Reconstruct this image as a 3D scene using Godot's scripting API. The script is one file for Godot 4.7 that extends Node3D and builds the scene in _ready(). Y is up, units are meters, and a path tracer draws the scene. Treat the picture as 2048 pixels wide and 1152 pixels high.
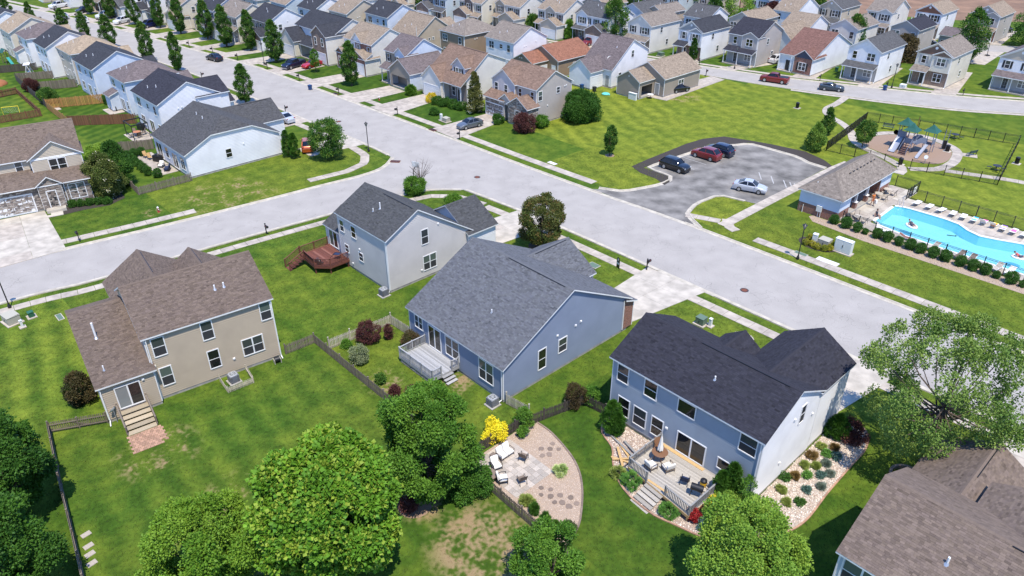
extends Node3D
# An aerial view over a residential subdivision. World axes follow the street grid: the main street runs along x, rear yards of the near row lie towards +z. Metres, y up.

class MB:  # collects triangles for one mesh
	var v := PackedVector3Array()
	var n := PackedVector3Array()
	var c := PackedColorArray()
	var uv := PackedVector2Array()
	var col := Color.WHITE
	func tri(a: Vector3, b: Vector3, d: Vector3) -> void:  # a, b, d run counter-clockwise seen from outside
		var m := (b - a).cross(d - a).normalized()
		v.push_back(a); v.push_back(d); v.push_back(b)
		n.push_back(m); n.push_back(m); n.push_back(m)
		c.push_back(col); c.push_back(col); c.push_back(col)
		uv.push_back(Vector2()); uv.push_back(Vector2()); uv.push_back(Vector2())
	func quad(a: Vector3,b: Vector3,d: Vector3,e: Vector3) -> void:
		tri(a,b,d)
		tri(a,d,e)
	func poly(p: Array) -> void:
		for i in range(1,p.size() - 1):
			tri(p[0],p[i],p[i + 1])
	func triuv(a: Vector3,b: Vector3,d: Vector3,ua: Vector2,ub: Vector2,ud: Vector2) -> void:
		tri(a,b,d)
		var k := uv.size()
		uv[k - 3] = ua; uv[k - 2] = ud; uv[k - 1] = ub
	func smooth_tri(a: Vector3,b: Vector3,d: Vector3,na: Vector3,nb: Vector3,nd: Vector3) -> void:
		tri(a,b,d)
		var k := n.size()
		n[k - 3] = na; n[k - 2] = nd; n[k - 1] = nb
	func box(lo: Vector3,hi: Vector3,t := Transform3D.IDENTITY) -> void:
		var p := []
		for i in 8:
			p.append(t * Vector3(hi.x if i & 1 else lo.x,hi.y if i & 2 else lo.y,hi.z if i & 4 else lo.z))
		quad(p[0],p[2],p[3],p[1]); quad(p[4],p[5],p[7],p[6])
		quad(p[0],p[4],p[6],p[2]); quad(p[1],p[3],p[7],p[5])
		quad(p[2],p[6],p[7],p[3]); quad(p[0],p[1],p[5],p[4])
	func bar(a: Vector3, b: Vector3, w: float, h: float) -> void:  # a square bar from a to b, w wide and h high
		var f := (b - a).normalized()
		var s := f.cross(Vector3.UP)
		s = (Vector3.RIGHT if s.length() < 0.01 else s.normalized()) * w * 0.5
		var u := s.cross(f).normalized() * h * 0.5
		var p := [a - s - u,a + s - u,a + s + u,a - s + u,b - s - u,b + s - u,b + s + u,b - s + u]
		quad(p[0],p[3],p[2],p[1]); quad(p[4],p[5],p[6],p[7])
		for i in 4:
			var j := (i + 1) % 4
			quad(p[i],p[j],p[j + 4],p[i + 4])
	func tube(path: Array,r0: float,r1: float,sides := 8,cap := true) -> void:
		var rings := []
		var side := Vector3.ZERO
		for i in path.size():
			var f: Vector3 = (path[mini(i + 1,path.size() - 1)] - path[maxi(i - 1,0)]).normalized()
			if side == Vector3.ZERO:
				side = f.cross(Vector3.UP if absf(f.y) < 0.9 else Vector3.RIGHT)
			side = (side - f * side.dot(f)).normalized()
			var up := f.cross(side)
			var r := lerpf(r0,r1,float(i) / maxf(1,path.size() - 1))
			var ring := []
			for k in sides:
				var a := TAU * k / sides
				ring.append([path[i] + (side * cos(a) + up * sin(a)) * r,side * cos(a) + up * sin(a)])
			rings.append(ring)
		for i in rings.size() - 1:
			for k in sides:
				var j := (k + 1) % sides
				var a = rings[i][k]; var b = rings[i][j]; var d = rings[i + 1][j]; var e = rings[i + 1][k]
				smooth_tri(a[0],b[0],d[0],a[1],b[1],d[1]); smooth_tri(a[0],d[0],e[0],a[1],d[1],e[1])
		if cap:
			var last = rings[-1]
			var fst = rings[0]
			for k in range(1,sides - 1):
				tri(last[0][0],last[k][0],last[k + 1][0]); tri(fst[0][0],fst[k + 1][0],fst[k][0])
	func lathe(o: Vector3, prof: Array, sides := 16, smooth := true) -> void:  # prof: Vector2(radius, height) from bottom to top
		for i in prof.size() - 1:
			var p: Vector2 = prof[i]; var q: Vector2 = prof[i + 1]
			var d := q - p
			var nn := Vector2(d.y,-d.x).normalized()
			for k in sides:
				var a := TAU * k / sides; var b := TAU * (k + 1) / sides
				var ca := Vector3(cos(a),0,-sin(a)); var cb := Vector3(cos(b),0,-sin(b))
				var A := o + ca * p.x + Vector3.UP * p.y; var B := o + cb * p.x + Vector3.UP * p.y
				var C := o + cb * q.x + Vector3.UP * q.y; var D := o + ca * q.x + Vector3.UP * q.y
				var na := ca * nn.x + Vector3.UP * nn.y; var nb := cb * nn.x + Vector3.UP * nn.y
				if smooth:
					if p.x > 0.0001: smooth_tri(A,B,C,na,nb,nb)
					if q.x > 0.0001: smooth_tri(A,C,D,na,nb,na)
				else:
					if p.x > 0.0001: tri(A,B,C)
					if q.x > 0.0001: tri(A,C,D)
	func blob(o: Vector3, r: Vector3, rings := 7, sides := 10, basis := Basis.IDENTITY) -> void:  # an ellipsoid
		var pt := func(i: int,k: int) -> Vector3:
			var a := PI * i / rings - PI / 2.0; var b := TAU * k / sides
			return Vector3(cos(a) * cos(b),sin(a),-cos(a) * sin(b))
		for i in rings:
			for k in sides:
				var a: Vector3 = pt.call(i,k); var b: Vector3 = pt.call(i,k + 1); var d: Vector3 = pt.call(i + 1,k + 1); var e: Vector3 = pt.call(i + 1,k)
				var f := func(w: Vector3) -> Vector3: return o + basis * (w * r)
				var g := func(w: Vector3) -> Vector3: return (basis * (w / r)).normalized()
				if i > 0: smooth_tri(f.call(a),f.call(b),f.call(d),g.call(a),g.call(b),g.call(d))
				if i < rings - 1: smooth_tri(f.call(a),f.call(d),f.call(e),g.call(a),g.call(d),g.call(e))
	func flat(points: Array, y: float, thick := 0.0) -> void:  # a horizontal sheet, or a slab when thick > 0; points are Vector2(x, z)
		var pp := PackedVector2Array(points)
		if Geometry2D.is_polygon_clockwise(pp):
			pp.reverse()
		var ix := Geometry2D.triangulate_polygon(pp)
		for i in range(0,ix.size(),3):
			var a := pp[ix[i]]; var b := pp[ix[i + 1]]; var d := pp[ix[i + 2]]
			if (b - a).cross(d - a) > 0:
				var t := b; b = d; d = t
			tri(Vector3(a.x,y,a.y),Vector3(b.x,y,b.y),Vector3(d.x,y,d.y))
		if thick > 0:
			for i in pp.size():
				var a := pp[i]; var b := pp[(i + 1) % pp.size()]
				quad(Vector3(b.x,y - thick,b.y),Vector3(a.x,y - thick,a.y),Vector3(a.x,y,a.y),Vector3(b.x,y,b.y))
	func put(o: MB,t: Transform3D) -> void:
		for i in o.v.size():
			v.push_back(t * o.v[i]); n.push_back((t.basis * o.n[i]).normalized()); c.push_back(o.c[i]); uv.push_back(o.uv[i])
	func mesh() -> ArrayMesh:
		var a := []
		a.resize(Mesh.ARRAY_MAX)
		a[Mesh.ARRAY_VERTEX] = v; a[Mesh.ARRAY_NORMAL] = n; a[Mesh.ARRAY_COLOR] = c; a[Mesh.ARRAY_TEX_UV] = uv
		var m := ArrayMesh.new()
		m.add_surface_from_arrays(Mesh.PRIMITIVE_TRIANGLES,a)
		return m

const O3 := Vector3.ZERO
var rng := RandomNumberGenerator.new()
var taken := {}
var M := {}
var cache := {}

func V2(x: float,z: float) -> Vector2: return Vector2(x,z)
func V3(x: float,y: float,z: float) -> Vector3: return Vector3(x,y,z)
func pts(a: Array) -> Array:  # a flat list of numbers as Vector2 points
	var o := []
	for i in range(0,a.size(),2):
		o.append(Vector2(a[i],a[i + 1]))
	return o
func rnd(a: float,b: float) -> float: return rng.randf_range(a,b)
func numbered(called: String) -> String:
	var k: int = taken.get(called,0)
	taken[called] = k + 1
	return called if k == 0 else "%s_%03d" % [called,k]
func tag(o: Node,label := "",category := "",group := "",kind := "") -> Node:
	if label: o.set_meta("label",label)
	if category: o.set_meta("category",category)
	if group: o.set_meta("group",group)
	if kind: o.set_meta("kind",kind)
	return o
func thing(called: String,label: String,category: String,at := O3,turn := 0.0,group := "") -> Node3D:
	var o := Node3D.new()
	o.name = numbered(called)
	add_child(o)
	o.position = at
	o.rotation_degrees.y = turn
	tag(o,label,category,group)
	return o
func part(parent: Node,called: String,m: Variant,mat: Material,at := Transform3D.IDENTITY) -> MeshInstance3D:
	var o := MeshInstance3D.new()
	o.name = numbered(called) if parent == self else called
	var me: Mesh = m.mesh() if m is MB else m
	o.mesh = me
	o.material_override = mat
	o.transform = at
	parent.add_child(o,true)
	return o
func shift(p: Vector3) -> Transform3D: return Transform3D(Basis(),p)
func one(parent: Node, called: String, m: String, shape: String, a: Array) -> MeshInstance3D:  # a part of a single primitive
	var b := MB.new()
	match shape:
		"box": b.box(a[0],a[1])
		"bar": b.bar(a[0],a[1],a[2],a[3])
		"tube": b.tube(a[0],a[1],a[2],a[3] if a.size() > 3 else 8)
		"lathe": b.lathe(a[0],a[1],a[2] if a.size() > 2 else 16,a[3] if a.size() > 3 else true)
		"blob": b.blob(a[0],a[1],a[2] if a.size() > 2 else 7,a[3] if a.size() > 3 else 10)
	return part(parent,called,b,M[m])
func structure(called: String,m: Variant,mat: Material) -> MeshInstance3D:
	var o := part(self,called,m,mat)
	o.set_meta("kind","structure")
	return o
func copy(o: Node3D,label := "",group := "") -> Node3D:
	var c: Node3D = o.duplicate()
	c.name = numbered(str(o.name).rstrip("0123456789").trim_suffix("_"))
	add_child(c)
	tag(c,label,"",group)
	return c

# ---- materials: base colours are linear ----
func lin(r: float,g: float,b: float) -> Color: return Color(r,g,b).linear_to_srgb()
func noise_tex(freq: float,lo: float,hi: float,size := 256,oct := 4,sd := 1) -> ImageTexture:
	var k := "n%f_%f_%f_%d_%d_%d" % [freq,lo,hi,size,oct,sd]
	if not cache.has(k):
		var f := FastNoiseLite.new()
		f.noise_type = FastNoiseLite.TYPE_SIMPLEX_SMOOTH
		f.frequency = freq; f.fractal_octaves = oct; f.seed = sd
		var im := f.get_seamless_image(size,size,false,false,0.1,true)
		im.convert(Image.FORMAT_L8)
		var d := im.get_data()
		for i in d.size():
			d[i] = int(255.0 * pow(clampf(lerpf(lo,hi,d[i] / 255.0),0,1),1 / 2.2))
		cache[k] = ImageTexture.create_from_image(Image.create_from_data(size,size,false,Image.FORMAT_L8,d))
	return cache[k]
func mat(called: String,r: float,g: float,b: float,rough := 0.8,tex: Texture2D = null,scale := 1.0,spec := 0.5) -> StandardMaterial3D:
	if M.has(called): return M[called]
	var m := StandardMaterial3D.new()
	m.resource_name = called
	m.albedo_color = lin(r,g,b)
	m.roughness = rough
	m.metallic_specular = spec
	if tex:
		m.albedo_texture = tex
		m.uv1_triplanar = true
		m.uv1_world_triplanar = true
		m.uv1_scale = Vector3.ONE * scale
	M[called] = m
	return m

# ------------------------------------------------------------------ light, camera, sky
func light_and_camera() -> void:
	var cam := Camera3D.new()
	cam.name = "camera"
	cam.position = Vector3(0,42,0)
	cam.rotation_degrees = Vector3(-30.91,46.94,0)
	cam.fov = 42.45
	cam.near = 0.5
	cam.far = 3000
	add_child(cam)
	cam.current = true
	var sun := DirectionalLight3D.new()
	sun.name = "sun"
	sun.light_energy = 1.4
	sun.light_color = Color(1.0,0.965,0.91)
	sun.light_angular_distance = 0.5
	sun.shadow_enabled = true
	add_child(sun)
	sun.look_at_from_position(Vector3(0.357,0.924,0.137) * 100,O3,Vector3.FORWARD)
	var e := Environment.new()
	e.background_mode = Environment.BG_SKY
	e.tonemap_mode = Environment.TONE_MAPPER_LINEAR
	e.tonemap_exposure = 1.45
	e.sdfgi_enabled = true
	e.ssao_enabled = true
	e.ssil_enabled = true
	var sk := ProceduralSkyMaterial.new()
	sk.sky_top_color = Color(0.30,0.47,0.74)
	sk.sky_horizon_color = Color(0.74,0.80,0.87)
	sk.sky_curve = 0.16
	sk.ground_bottom_color = Color(0.3,0.32,0.25)
	sk.ground_horizon_color = Color(0.6,0.64,0.62)
	sk.sky_energy_multiplier = 1.3
	sk.sun_angle_max = 4.0
	var sky := Sky.new()
	sky.sky_material = sk
	e.sky = sky
	var w := WorldEnvironment.new()
	w.name = "world_environment"
	w.environment = e
	add_child(w)

# ------------------------------------------------------------------ materials
func materials() -> void:
	var fine := noise_tex(0.02,0.72,1.0,512,5,3)
	var coarse := noise_tex(0.008,0.6,1.0,512,5,5)
	var soft := noise_tex(0.006,0.86,1.0,256,4,9)
	mat("concrete_walk",0.47,0.41,0.335,0.9,coarse,0.16)
	mat("concrete_pale",0.50,0.45,0.37,0.9,coarse,0.13)
	mat("concrete_aged",0.42,0.365,0.30,0.9,coarse,0.2)
	mat("concrete_kerb",0.50,0.45,0.36,0.9,coarse,0.21)
	mat("foundation",0.40,0.38,0.34,0.9,coarse,0.3)
	mat("mulch",0.05,0.036,0.027,0.95,fine,0.5)
	mat("bark",0.10,0.075,0.055,0.95,fine,0.8)
	mat("white_trim",0.78,0.78,0.77,0.5,soft,0.3)
	mat("black_metal",0.012,0.012,0.013,0.45)
	mat("dark_bronze",0.02,0.016,0.013,0.5)
	mat("grey_metal",0.30,0.31,0.32,0.45)
	mat("galvanised",0.45,0.46,0.47,0.35).metallic = 0.7
	mat("green_box",0.10,0.15,0.10,0.6)
	mat("green_dark_box",0.02,0.10,0.05,0.6)
	mat("pale_box",0.62,0.63,0.60,0.6)
	mat("tan_box",0.36,0.34,0.27,0.7)
	mat("blue_plastic",0.010,0.055,0.17,0.5)
	mat("dark_plastic",0.02,0.022,0.025,0.5)
	mat("rust_iron",0.17,0.055,0.028,0.85,fine,0.8)
	mat("hydrant_red",0.35,0.04,0.03,0.5)
	for s in [["glass_dark",0.010,0.011,0.013],["glass_grey",0.045,0.052,0.055],["glass_green",0.085,0.11,0.10],["glass_pale",0.19,0.21,0.21]]:
		var g := mat(s[0],s[1],s[2],s[3],0.06,null,1.0,0.5)
		g.clearcoat_enabled = true
		g.clearcoat = 0.4
		g.clearcoat_roughness = 0.04
	mat("screen",0.03,0.031,0.034,0.7)
	for s in [["fence_grey",0.19,0.155,0.12],["fence_dark",0.075,0.06,0.05],["fence_gold",0.42,0.22,0.065],["fence_red",0.17,0.075,0.035],["fence_cream",0.52,0.47,0.36],["wood_new",0.56,0.37,0.16],["wood_steps",0.42,0.35,0.24],["deck_red",0.155,0.05,0.032],["deck_red_pale",0.24,0.10,0.07],["deck_grey",0.36,0.36,0.355],["deck_tan",0.40,0.365,0.31],["rail_grey",0.27,0.265,0.25]]:
		mat(s[0],s[1],s[2],s[3],0.85,fine,0.6)
	# siding colours
	for s in [["side_white",0.74,0.745,0.75],["side_ivory",0.66,0.63,0.565],["side_cream",0.62,0.575,0.47],["side_tan",0.45,0.37,0.275],["side_beige",0.50,0.43,0.335],["side_taupe",0.30,0.255,0.20],["side_brown",0.285,0.205,0.13],["side_greige",0.41,0.37,0.335],["side_blue",0.215,0.255,0.335],["side_steel",0.31,0.355,0.405],["side_sky",0.46,0.53,0.56],["side_pale_blue",0.56,0.62,0.70],["side_grey",0.33,0.335,0.335],["side_navy",0.045,0.055,0.085],["side_rust",0.25,0.10,0.05],["side_chestnut",0.17,0.095,0.06],["side_warm",0.55,0.52,0.49],["side_mauve",0.50,0.46,0.455]]:
		mat(s[0],s[1],s[2],s[3],0.55,soft,0.25)
	brick_mat("brick_red",Color(0.24,0.085,0.05),Color(0.16,0.055,0.035),Color(0.36,0.31,0.27))
	brick_mat("brick_brown",Color(0.22,0.145,0.10),Color(0.14,0.09,0.065),Color(0.34,0.30,0.26))
	brick_mat("brick_grey",Color(0.22,0.19,0.165),Color(0.13,0.11,0.10),Color(0.34,0.31,0.28))
	# roof colours; the tabs of near roofs carry their own shade of it
	for s in [["roof_slate",0.125,0.13,0.14],["roof_charcoal",0.036,0.036,0.046],["roof_grey",0.077,0.079,0.080],["roof_ash",0.085,0.085,0.086],["roof_dark",0.043,0.045,0.052],["roof_brown",0.150,0.115,0.092],["roof_umber",0.172,0.132,0.105],["roof_tan",0.245,0.195,0.145],["roof_sand",0.30,0.235,0.165],["roof_chestnut",0.19,0.128,0.095],["roof_orange",0.235,0.11,0.07],["roof_maroon",0.165,0.09,0.072],["roof_mauve",0.14,0.115,0.112],["roof_taupe",0.20,0.17,0.142]]:
		var m := mat(s[0],s[1] * 1.25,s[2] * 1.25,s[3] * 1.25,0.95)
		m.albedo_texture = shingle_tex()
		m.uv1_scale = Vector3(1 / 9.0,1 / 9.0,1)
		m.metallic_specular = 0.25
		var t := mat(s[0] + "_tabs",s[1] * 1.15,s[2] * 1.15,s[3] * 1.15,0.95,noise_tex(0.03,0.8,1.0,256,4,12),0.35)
		t.vertex_color_use_as_albedo = true
		t.metallic_specular = 0.25
	asphalt_mats()

func brick_mat(called: String, a: Color, b: Color, joint: Color) -> void:  # bricks far below the size that can be told apart
	var im := Image.create(256,256,false,Image.FORMAT_RGB8)
	im.fill(joint.linear_to_srgb())
	var r := RandomNumberGenerator.new()
	r.seed = hash(called)
	for row in 32:
		for k in 13:
			var x := k * 20 + (10 if row % 2 else 0)
			var c := a.lerp(b,r.randf()) * r.randf_range(0.8,1.15)
			im.fill_rect(Rect2i(x,row * 8,18,7),c.linear_to_srgb())
	var m := mat(called,1,1,1,0.9,ImageTexture.create_from_image(im),0.39)
	m.uv1_world_triplanar = false

func shingle_tex() -> ImageTexture:
	if not cache.has("shingle"):
		var im := Image.create(512,512,false,Image.FORMAT_L8)
		var r := RandomNumberGenerator.new()
		r.seed = 77
		for row in 64:
			var x := -r.randi_range(0,20)
			while x < 512:
				var w := r.randi_range(9,26)
				var k := clampf(0.74 + r.randfn(0,0.11),0.45,1.0)
				im.fill_rect(Rect2i(x,row * 8,w,8),Color(k,k,k).linear_to_srgb())
				x += w
		cache["shingle"] = ImageTexture.create_from_image(im)
	return cache["shingle"]

func asphalt_mats() -> void:
	# pale worn street asphalt: blotches, fine aggregate and a web of sealed and open cracks
	for s in [["asphalt_street",0.325,0.302,0.272,0.055,21,150],["asphalt_lot",0.19,0.178,0.16,0.34,33,26]]:
		var size := 1024
		var im := Image.create(size,size,false,Image.FORMAT_RGB8)
		var f := FastNoiseLite.new()
		f.seed = s[5]; f.frequency = 0.006; f.fractal_octaves = 5
		var blot := f.get_seamless_image(size,size,false,false,0.1,true)
		f.frequency = 0.12; f.fractal_octaves = 2; f.seed = s[5] + 1
		var grit := f.get_seamless_image(size,size,false,false,0.1,true)
		blot.convert(Image.FORMAT_L8); grit.convert(Image.FORMAT_L8)
		var bd := blot.get_data(); var gd := grit.get_data()
		var out := PackedByteArray()
		out.resize(size * size * 3)
		for i in size * size:
			var k: float = 1.0 + s[4] * (bd[i] / 127.5 - 1.0) * 1.6 + 0.07 * (gd[i] / 127.5 - 1.0)
			for ch in 3:
				out[i * 3 + ch] = int(255 * pow(clampf(s[1 + ch] * k,0,1),1 / 2.2))
		im = Image.create_from_data(size,size,false,Image.FORMAT_RGB8,out)
		var r := RandomNumberGenerator.new()
		r.seed = s[5] + 5
		for n in s[6]:
			var p := Vector2(r.randf() * size,r.randf() * size)
			var a := r.randf() * TAU
			var dark := r.randf_range(0.72,0.86)
			for step in r.randi_range(30,150):
				a += r.randfn(0,0.35)
				p += Vector2(cos(a),sin(a)) * 1.2
				var q := Vector2i(posmod(int(p.x),size),posmod(int(p.y),size))
				var c := im.get_pixelv(q)
				im.set_pixelv(q,c * dark)
		var m := mat(s[0],1,1,1,0.93,ImageTexture.create_from_image(im),1.0 / 23.0)
		m.metallic_specular = 0.3

# ------------------------------------------------------------------ lawn colour
var gn := []
var zones := [  # rect x0, z0, x1, z1; yellowing, depth of green, mowing direction in degrees, swath, strength
	[-112,-140,-4,-86,0.62,1.0,28,1.5,0.10],[-75,-140,-4,-77,0.58,1.0,20,1.6,0.05],[-45,-100,-4,-76,0.42,0.9,0,1.3,0.02],
	[-106,-60,-92,-26,0.40,0.95,80,1.2,0.02],[-108,-28,-92,-12,0.1,0.85,70,1.2,0.03],[-86,-11,-59,20,0.32,1.0,10,1.3,0.14],
	[-57,-26.5,-20,10,0.16,0.88,7,1.25,0.10],[-80,-37,-57,-22,0.24,0.95,8,1.2,0.04],[-57,-34,-37,-26.5,0.34,0.92,0,1.2,0.02],[-34,-45,-8,-27,0.10,0.78,6,1.3,0.03],
	[-30,-26,-8,0,0.22,0.85,0,1.3,0.02],[-60,-61,-8,-50,0.38,0.95,0,1.1,0.02],[-300,-90,-97,-74,0.03,0.74,60,1.2,0.05],[-210,-39,-118,-29,0.05,0.80,62,1.1,0.13],[-210,-29,-118,-15,0.2,0.9,60,1.2,0.08],
	[-140,-152,-78,-138,0.06,0.82,30,1.2,0.05],[-80,-175,-30,-142,0.28,0.9,20,1.3,0.04]]
func grass(x: float,z: float) -> Color:
	var y := 0.22; var dp := 0.88; var st := 0.0
	for k in range(zones.size() - 1,-1,-1):
		var q: Array = zones[k]
		if x > q[0] and z > q[1] and x < q[2] and z < q[3]:
			y = q[4]; dp = q[5]
			var a := deg_to_rad(q[6])
			var s: float = (-x * sin(a) + z * cos(a)) / float(q[7])
			s += 0.35 * gn[2].get_noise_2d(x * 3,z * 3)
			st = q[8] * sin(s * PI)
			break
	var n0: float = gn[0].get_noise_2d(x,z)
	var n1: float = gn[1].get_noise_2d(x,z)
	var n2: float = gn[2].get_noise_2d(x,z)
	y = clampf(y + 0.2 * n0 + 0.22 * n1 + st * 0.8,0,1.15)
	var c := Color(0.058,0.124,0.014).lerp(Color(0.205,0.225,0.026),y)
	var k := dp * (1.0 + 0.22 * n1 + 0.26 * n2 + st)
	c = Color(c.r * k,c.g * k,c.b * k)
	# worn, sun-dried grass where the photograph shows straw-coloured patches
	for d in [[-27.2,-22.6,3.6,0.75],[-42.5,-32.6,1.6,0.6],[-33,-21.6,1.6,0.9],[-98.2,-26.2,1.2,0.2],[-52,-9.5,3.0,0.08],[-40,-12,5.0,0.03],[-96.5,-36,6,0.06],[-81,-121,3,0.3],[-47.2,-28.0,1.8,0.3]]:
		var r := Vector2(x - d[0],z - d[1]).length() / float(d[2])
		if r < 1.25:
			var m := clampf((1.25 - r) * 2.0,0,1) * clampf(float(d[3]) + 1.5 * n1 + 1.1 * n2 - 0.25,0,1)
			c = c.lerp(Color(0.29,0.215,0.115),m)
	return c
func lawn_image(x0: float,z0: float,x1: float,z1: float,size: int) -> ImageTexture:
	var out := PackedByteArray()
	out.resize(size * size * 3)
	var i := 0
	for r in size:
		var z := lerpf(z0,z1,(r + 0.5) / size)
		for k in size:
			var c := grass(lerpf(x0,x1,(k + 0.5) / size),z).linear_to_srgb()
			out[i] = int(clampf(c.r,0,1) * 255); out[i + 1] = int(clampf(c.g,0,1) * 255); out[i + 2] = int(clampf(c.b,0,1) * 255)
			i += 3
	return ImageTexture.create_from_image(Image.create_from_data(size,size,false,Image.FORMAT_RGB8,out))
func lawn_sheet(called: String,x0: float,z0: float,x1: float,z1: float,y: float,size: int,pieces: Array) -> void:
	var m := StandardMaterial3D.new()
	m.resource_name = called
	m.albedo_texture = lawn_image(x0,z0,x1,z1,size)
	m.roughness = 0.95
	m.metallic_specular = 0.2
	m.texture_repeat = false
	m.detail_enabled = true
	m.detail_blend_mode = BaseMaterial3D.BLEND_MODE_MUL
	m.detail_albedo = noise_tex(0.11,0.35,1.3,512,3,41)
	m.detail_uv_layer = BaseMaterial3D.DETAIL_UV_2
	m.uv2_triplanar = true
	m.uv2_world_triplanar = true
	m.uv2_scale = Vector3.ONE * 0.19
	var b := MB.new()
	for pc in pieces:
		b.flat(pc,y)
	for i in b.v.size():
		b.uv[i] = V2((b.v[i].x - x0) / (x1 - x0),(b.v[i].z - z0) / (z1 - z0))
	structure(called,b,m)
func rect(x0: float,z0: float,x1: float,z1: float) -> Array: return pts([x0,z0,x1,z0,x1,z1,x0,z1])
func round_rect(o: Array, i: Array) -> Array:  # four sheets that fill o round i; both x0, z0, x1, z1
	return [rect(o[0],o[1],o[2],i[1]),rect(o[0],i[3],o[2],o[3]),rect(o[0],i[1],i[0],i[3]),rect(i[2],i[1],o[2],i[3])]
var pool_line := [-31.6,-100.3,-30.4,-100.9,-27.4,-101.0,-25.4,-101.0,-23.6,-100.7,-22.2,-99.6,-20.6,-99.0,-18.6,-99.6,-16.1,-100.6,-12.0,-101.2,-6.0,-101.2,-6.0,-92.4,-17.3,-92.4,-22.4,-92.3,-27.0,-92.5,-31.4,-93.3]

# ------------------------------------------------------------------ roads and walks
func resample(line: Array,step: float) -> Array:
	var o := [line[0]]
	var left := step
	for i in line.size() - 1:
		var a: Vector2 = line[i]; var b: Vector2 = line[i + 1]
		var d := a.distance_to(b)
		var t := left
		while t < d:
			o.append(a.lerp(b,t / d))
			t += step
		left = t - d
	return o
func shifted(line: Array, d: float) -> Array:  # moved sideways by d to the left of its run
	var o := []
	for i in line.size():
		var f: Vector2 = (line[mini(i + 1,line.size() - 1)] - line[maxi(i - 1,0)]).normalized()
		o.append(line[i] + Vector2(-f.y,f.x) * d)
	return o
func spline(line: Array) -> Array:
	var o := []
	for i in line.size() - 1:
		var p0: Vector2 = line[maxi(i - 1,0)]; var p3: Vector2 = line[mini(i + 2,line.size() - 1)]
		for k in 6:
			o.append(line[i].cubic_interpolate(line[i + 1],p0,p3,k / 6.0))
	o.append(line[-1])
	return o
func band(b: MB,l: Array,r: Array,y: float) -> void:
	for i in mini(l.size(),r.size()) - 1:
		var q := [l[i],l[i + 1],r[i + 1],r[i]]
		b.flat(q,y)
func walk(called: String, line: Array, d0: float, d1: float, step := 1.55, y := 0.05) -> void:  # a pavement of single slabs with open joints
	var root := Node3D.new()
	root.name = numbered(called)
	add_child(root)
	root.set_meta("kind","structure")
	var mid := resample(line,step)
	var l := shifted(mid,d0); var r := shifted(mid,d1)
	for i in mid.size() - 1:
		slab(root,[l[i],l[i + 1],r[i + 1],r[i]],y)
func slab(root: Node,q: Array,y: float,mats_ := ["concrete_walk","concrete_walk","concrete_aged"],gap := 0.025,called := "slab") -> void:
	var c := Vector2()
	for p in q: c += p / q.size()
	var s := []
	for p in q:
		var d: Vector2 = c - p
		s.append(p + d.normalized() * gap)
	var b := MB.new()
	if y < 0.055: solid(q)
	b.flat(s,y + rnd(-0.004,0.004),0.08)
	part(root,called,b,M[mats_[rng.randi() % mats_.size()]])
var grid := PackedByteArray()
func solid(poly: Array) -> void:  # notes where no grass grows
	if grid.is_empty(): grid.resize(472 * 544)
	var lo := Vector2(INF,INF); var hi := -lo
	for p in poly: lo = lo.min(p); hi = hi.max(p)
	if hi.x < -112 or lo.x > 6 or hi.y < -128 or lo.y > 8: return
	var pp := PackedVector2Array(poly)
	for i in range(maxi(0,int((lo.x + 112) * 4)),mini(471,int((hi.x + 112) * 4)) + 1):
		for j in range(maxi(0,int((lo.y + 128) * 4)),mini(543,int((hi.y + 128) * 4)) + 1):
			if Geometry2D.is_point_in_polygon(V2(i * 0.25 - 111.87,j * 0.25 - 127.87),pp): grid[i * 544 + j] = 1
func turf() -> void:  # short blades on the lawns that lie near enough to show them
	var b := MB.new()
	var r := RandomNumberGenerator.new()
	r.seed = 5
	for k in 7:
		var a := r.randf() * TAU
		var o := V3(r.randfn() * 0.4,0,r.randfn() * 0.4)
		var s := V3(cos(a),0,sin(a)) * 0.14
		var tip := o + V3(r.randfn() * 0.45,r.randf_range(0.5,1.0),r.randfn() * 0.45)
		b.tri(o - s,o + s,tip)
	var list := []
	for q in [[-86,-62,-6,4,210000],[-75,-88,-6,-76,26000],[-106,-61,-92,-14,14000]]:
		for i in q[4]:
			var x := rnd(q[0],q[2]); var z := rnd(q[1],q[3])
			if grid[int((x + 112) * 4) * 544 + int((z + 128) * 4)]: continue
			var s := rnd(0.05,0.10)
			list.append([Transform3D(Basis(Vector3.UP,rnd(0,TAU)).scaled(V3(s,s * 0.8,s)),V3(x,0,z)),grass(x,z) * rnd(0.75,1.35)])
	var m := multi(list,b.mesh(),mat_vc("grass_blades",0.8))
	m.name = "grass"
	add_child(m)
	tag(m,"short green grass blades covering the near lawns","grass","","stuff")
func drive(q: Array,nu: int,nv: int,y := 0.056,pale := false,called := "driveway") -> void:  # q: four corners
	var root := Node3D.new()
	root.name = numbered(called)
	add_child(root)
	root.set_meta("kind","structure")
	solid(q)
	for i in nu:
		for j in nv:
			var f := func(u: float,v: float) -> Vector2: return q[0].lerp(q[1],u).lerp(q[3].lerp(q[2],u),v)
			slab(root,[f.call(float(i) / nu,float(j) / nv),f.call((i + 1.0) / nu,float(j) / nv),f.call((i + 1.0) / nu,(j + 1.0) / nv),f.call(float(i) / nu,(j + 1.0) / nv)],y,["concrete_pale","concrete_pale","concrete_walk"] if pale else ["concrete_walk","concrete_aged","concrete_walk"],0.014)
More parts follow.
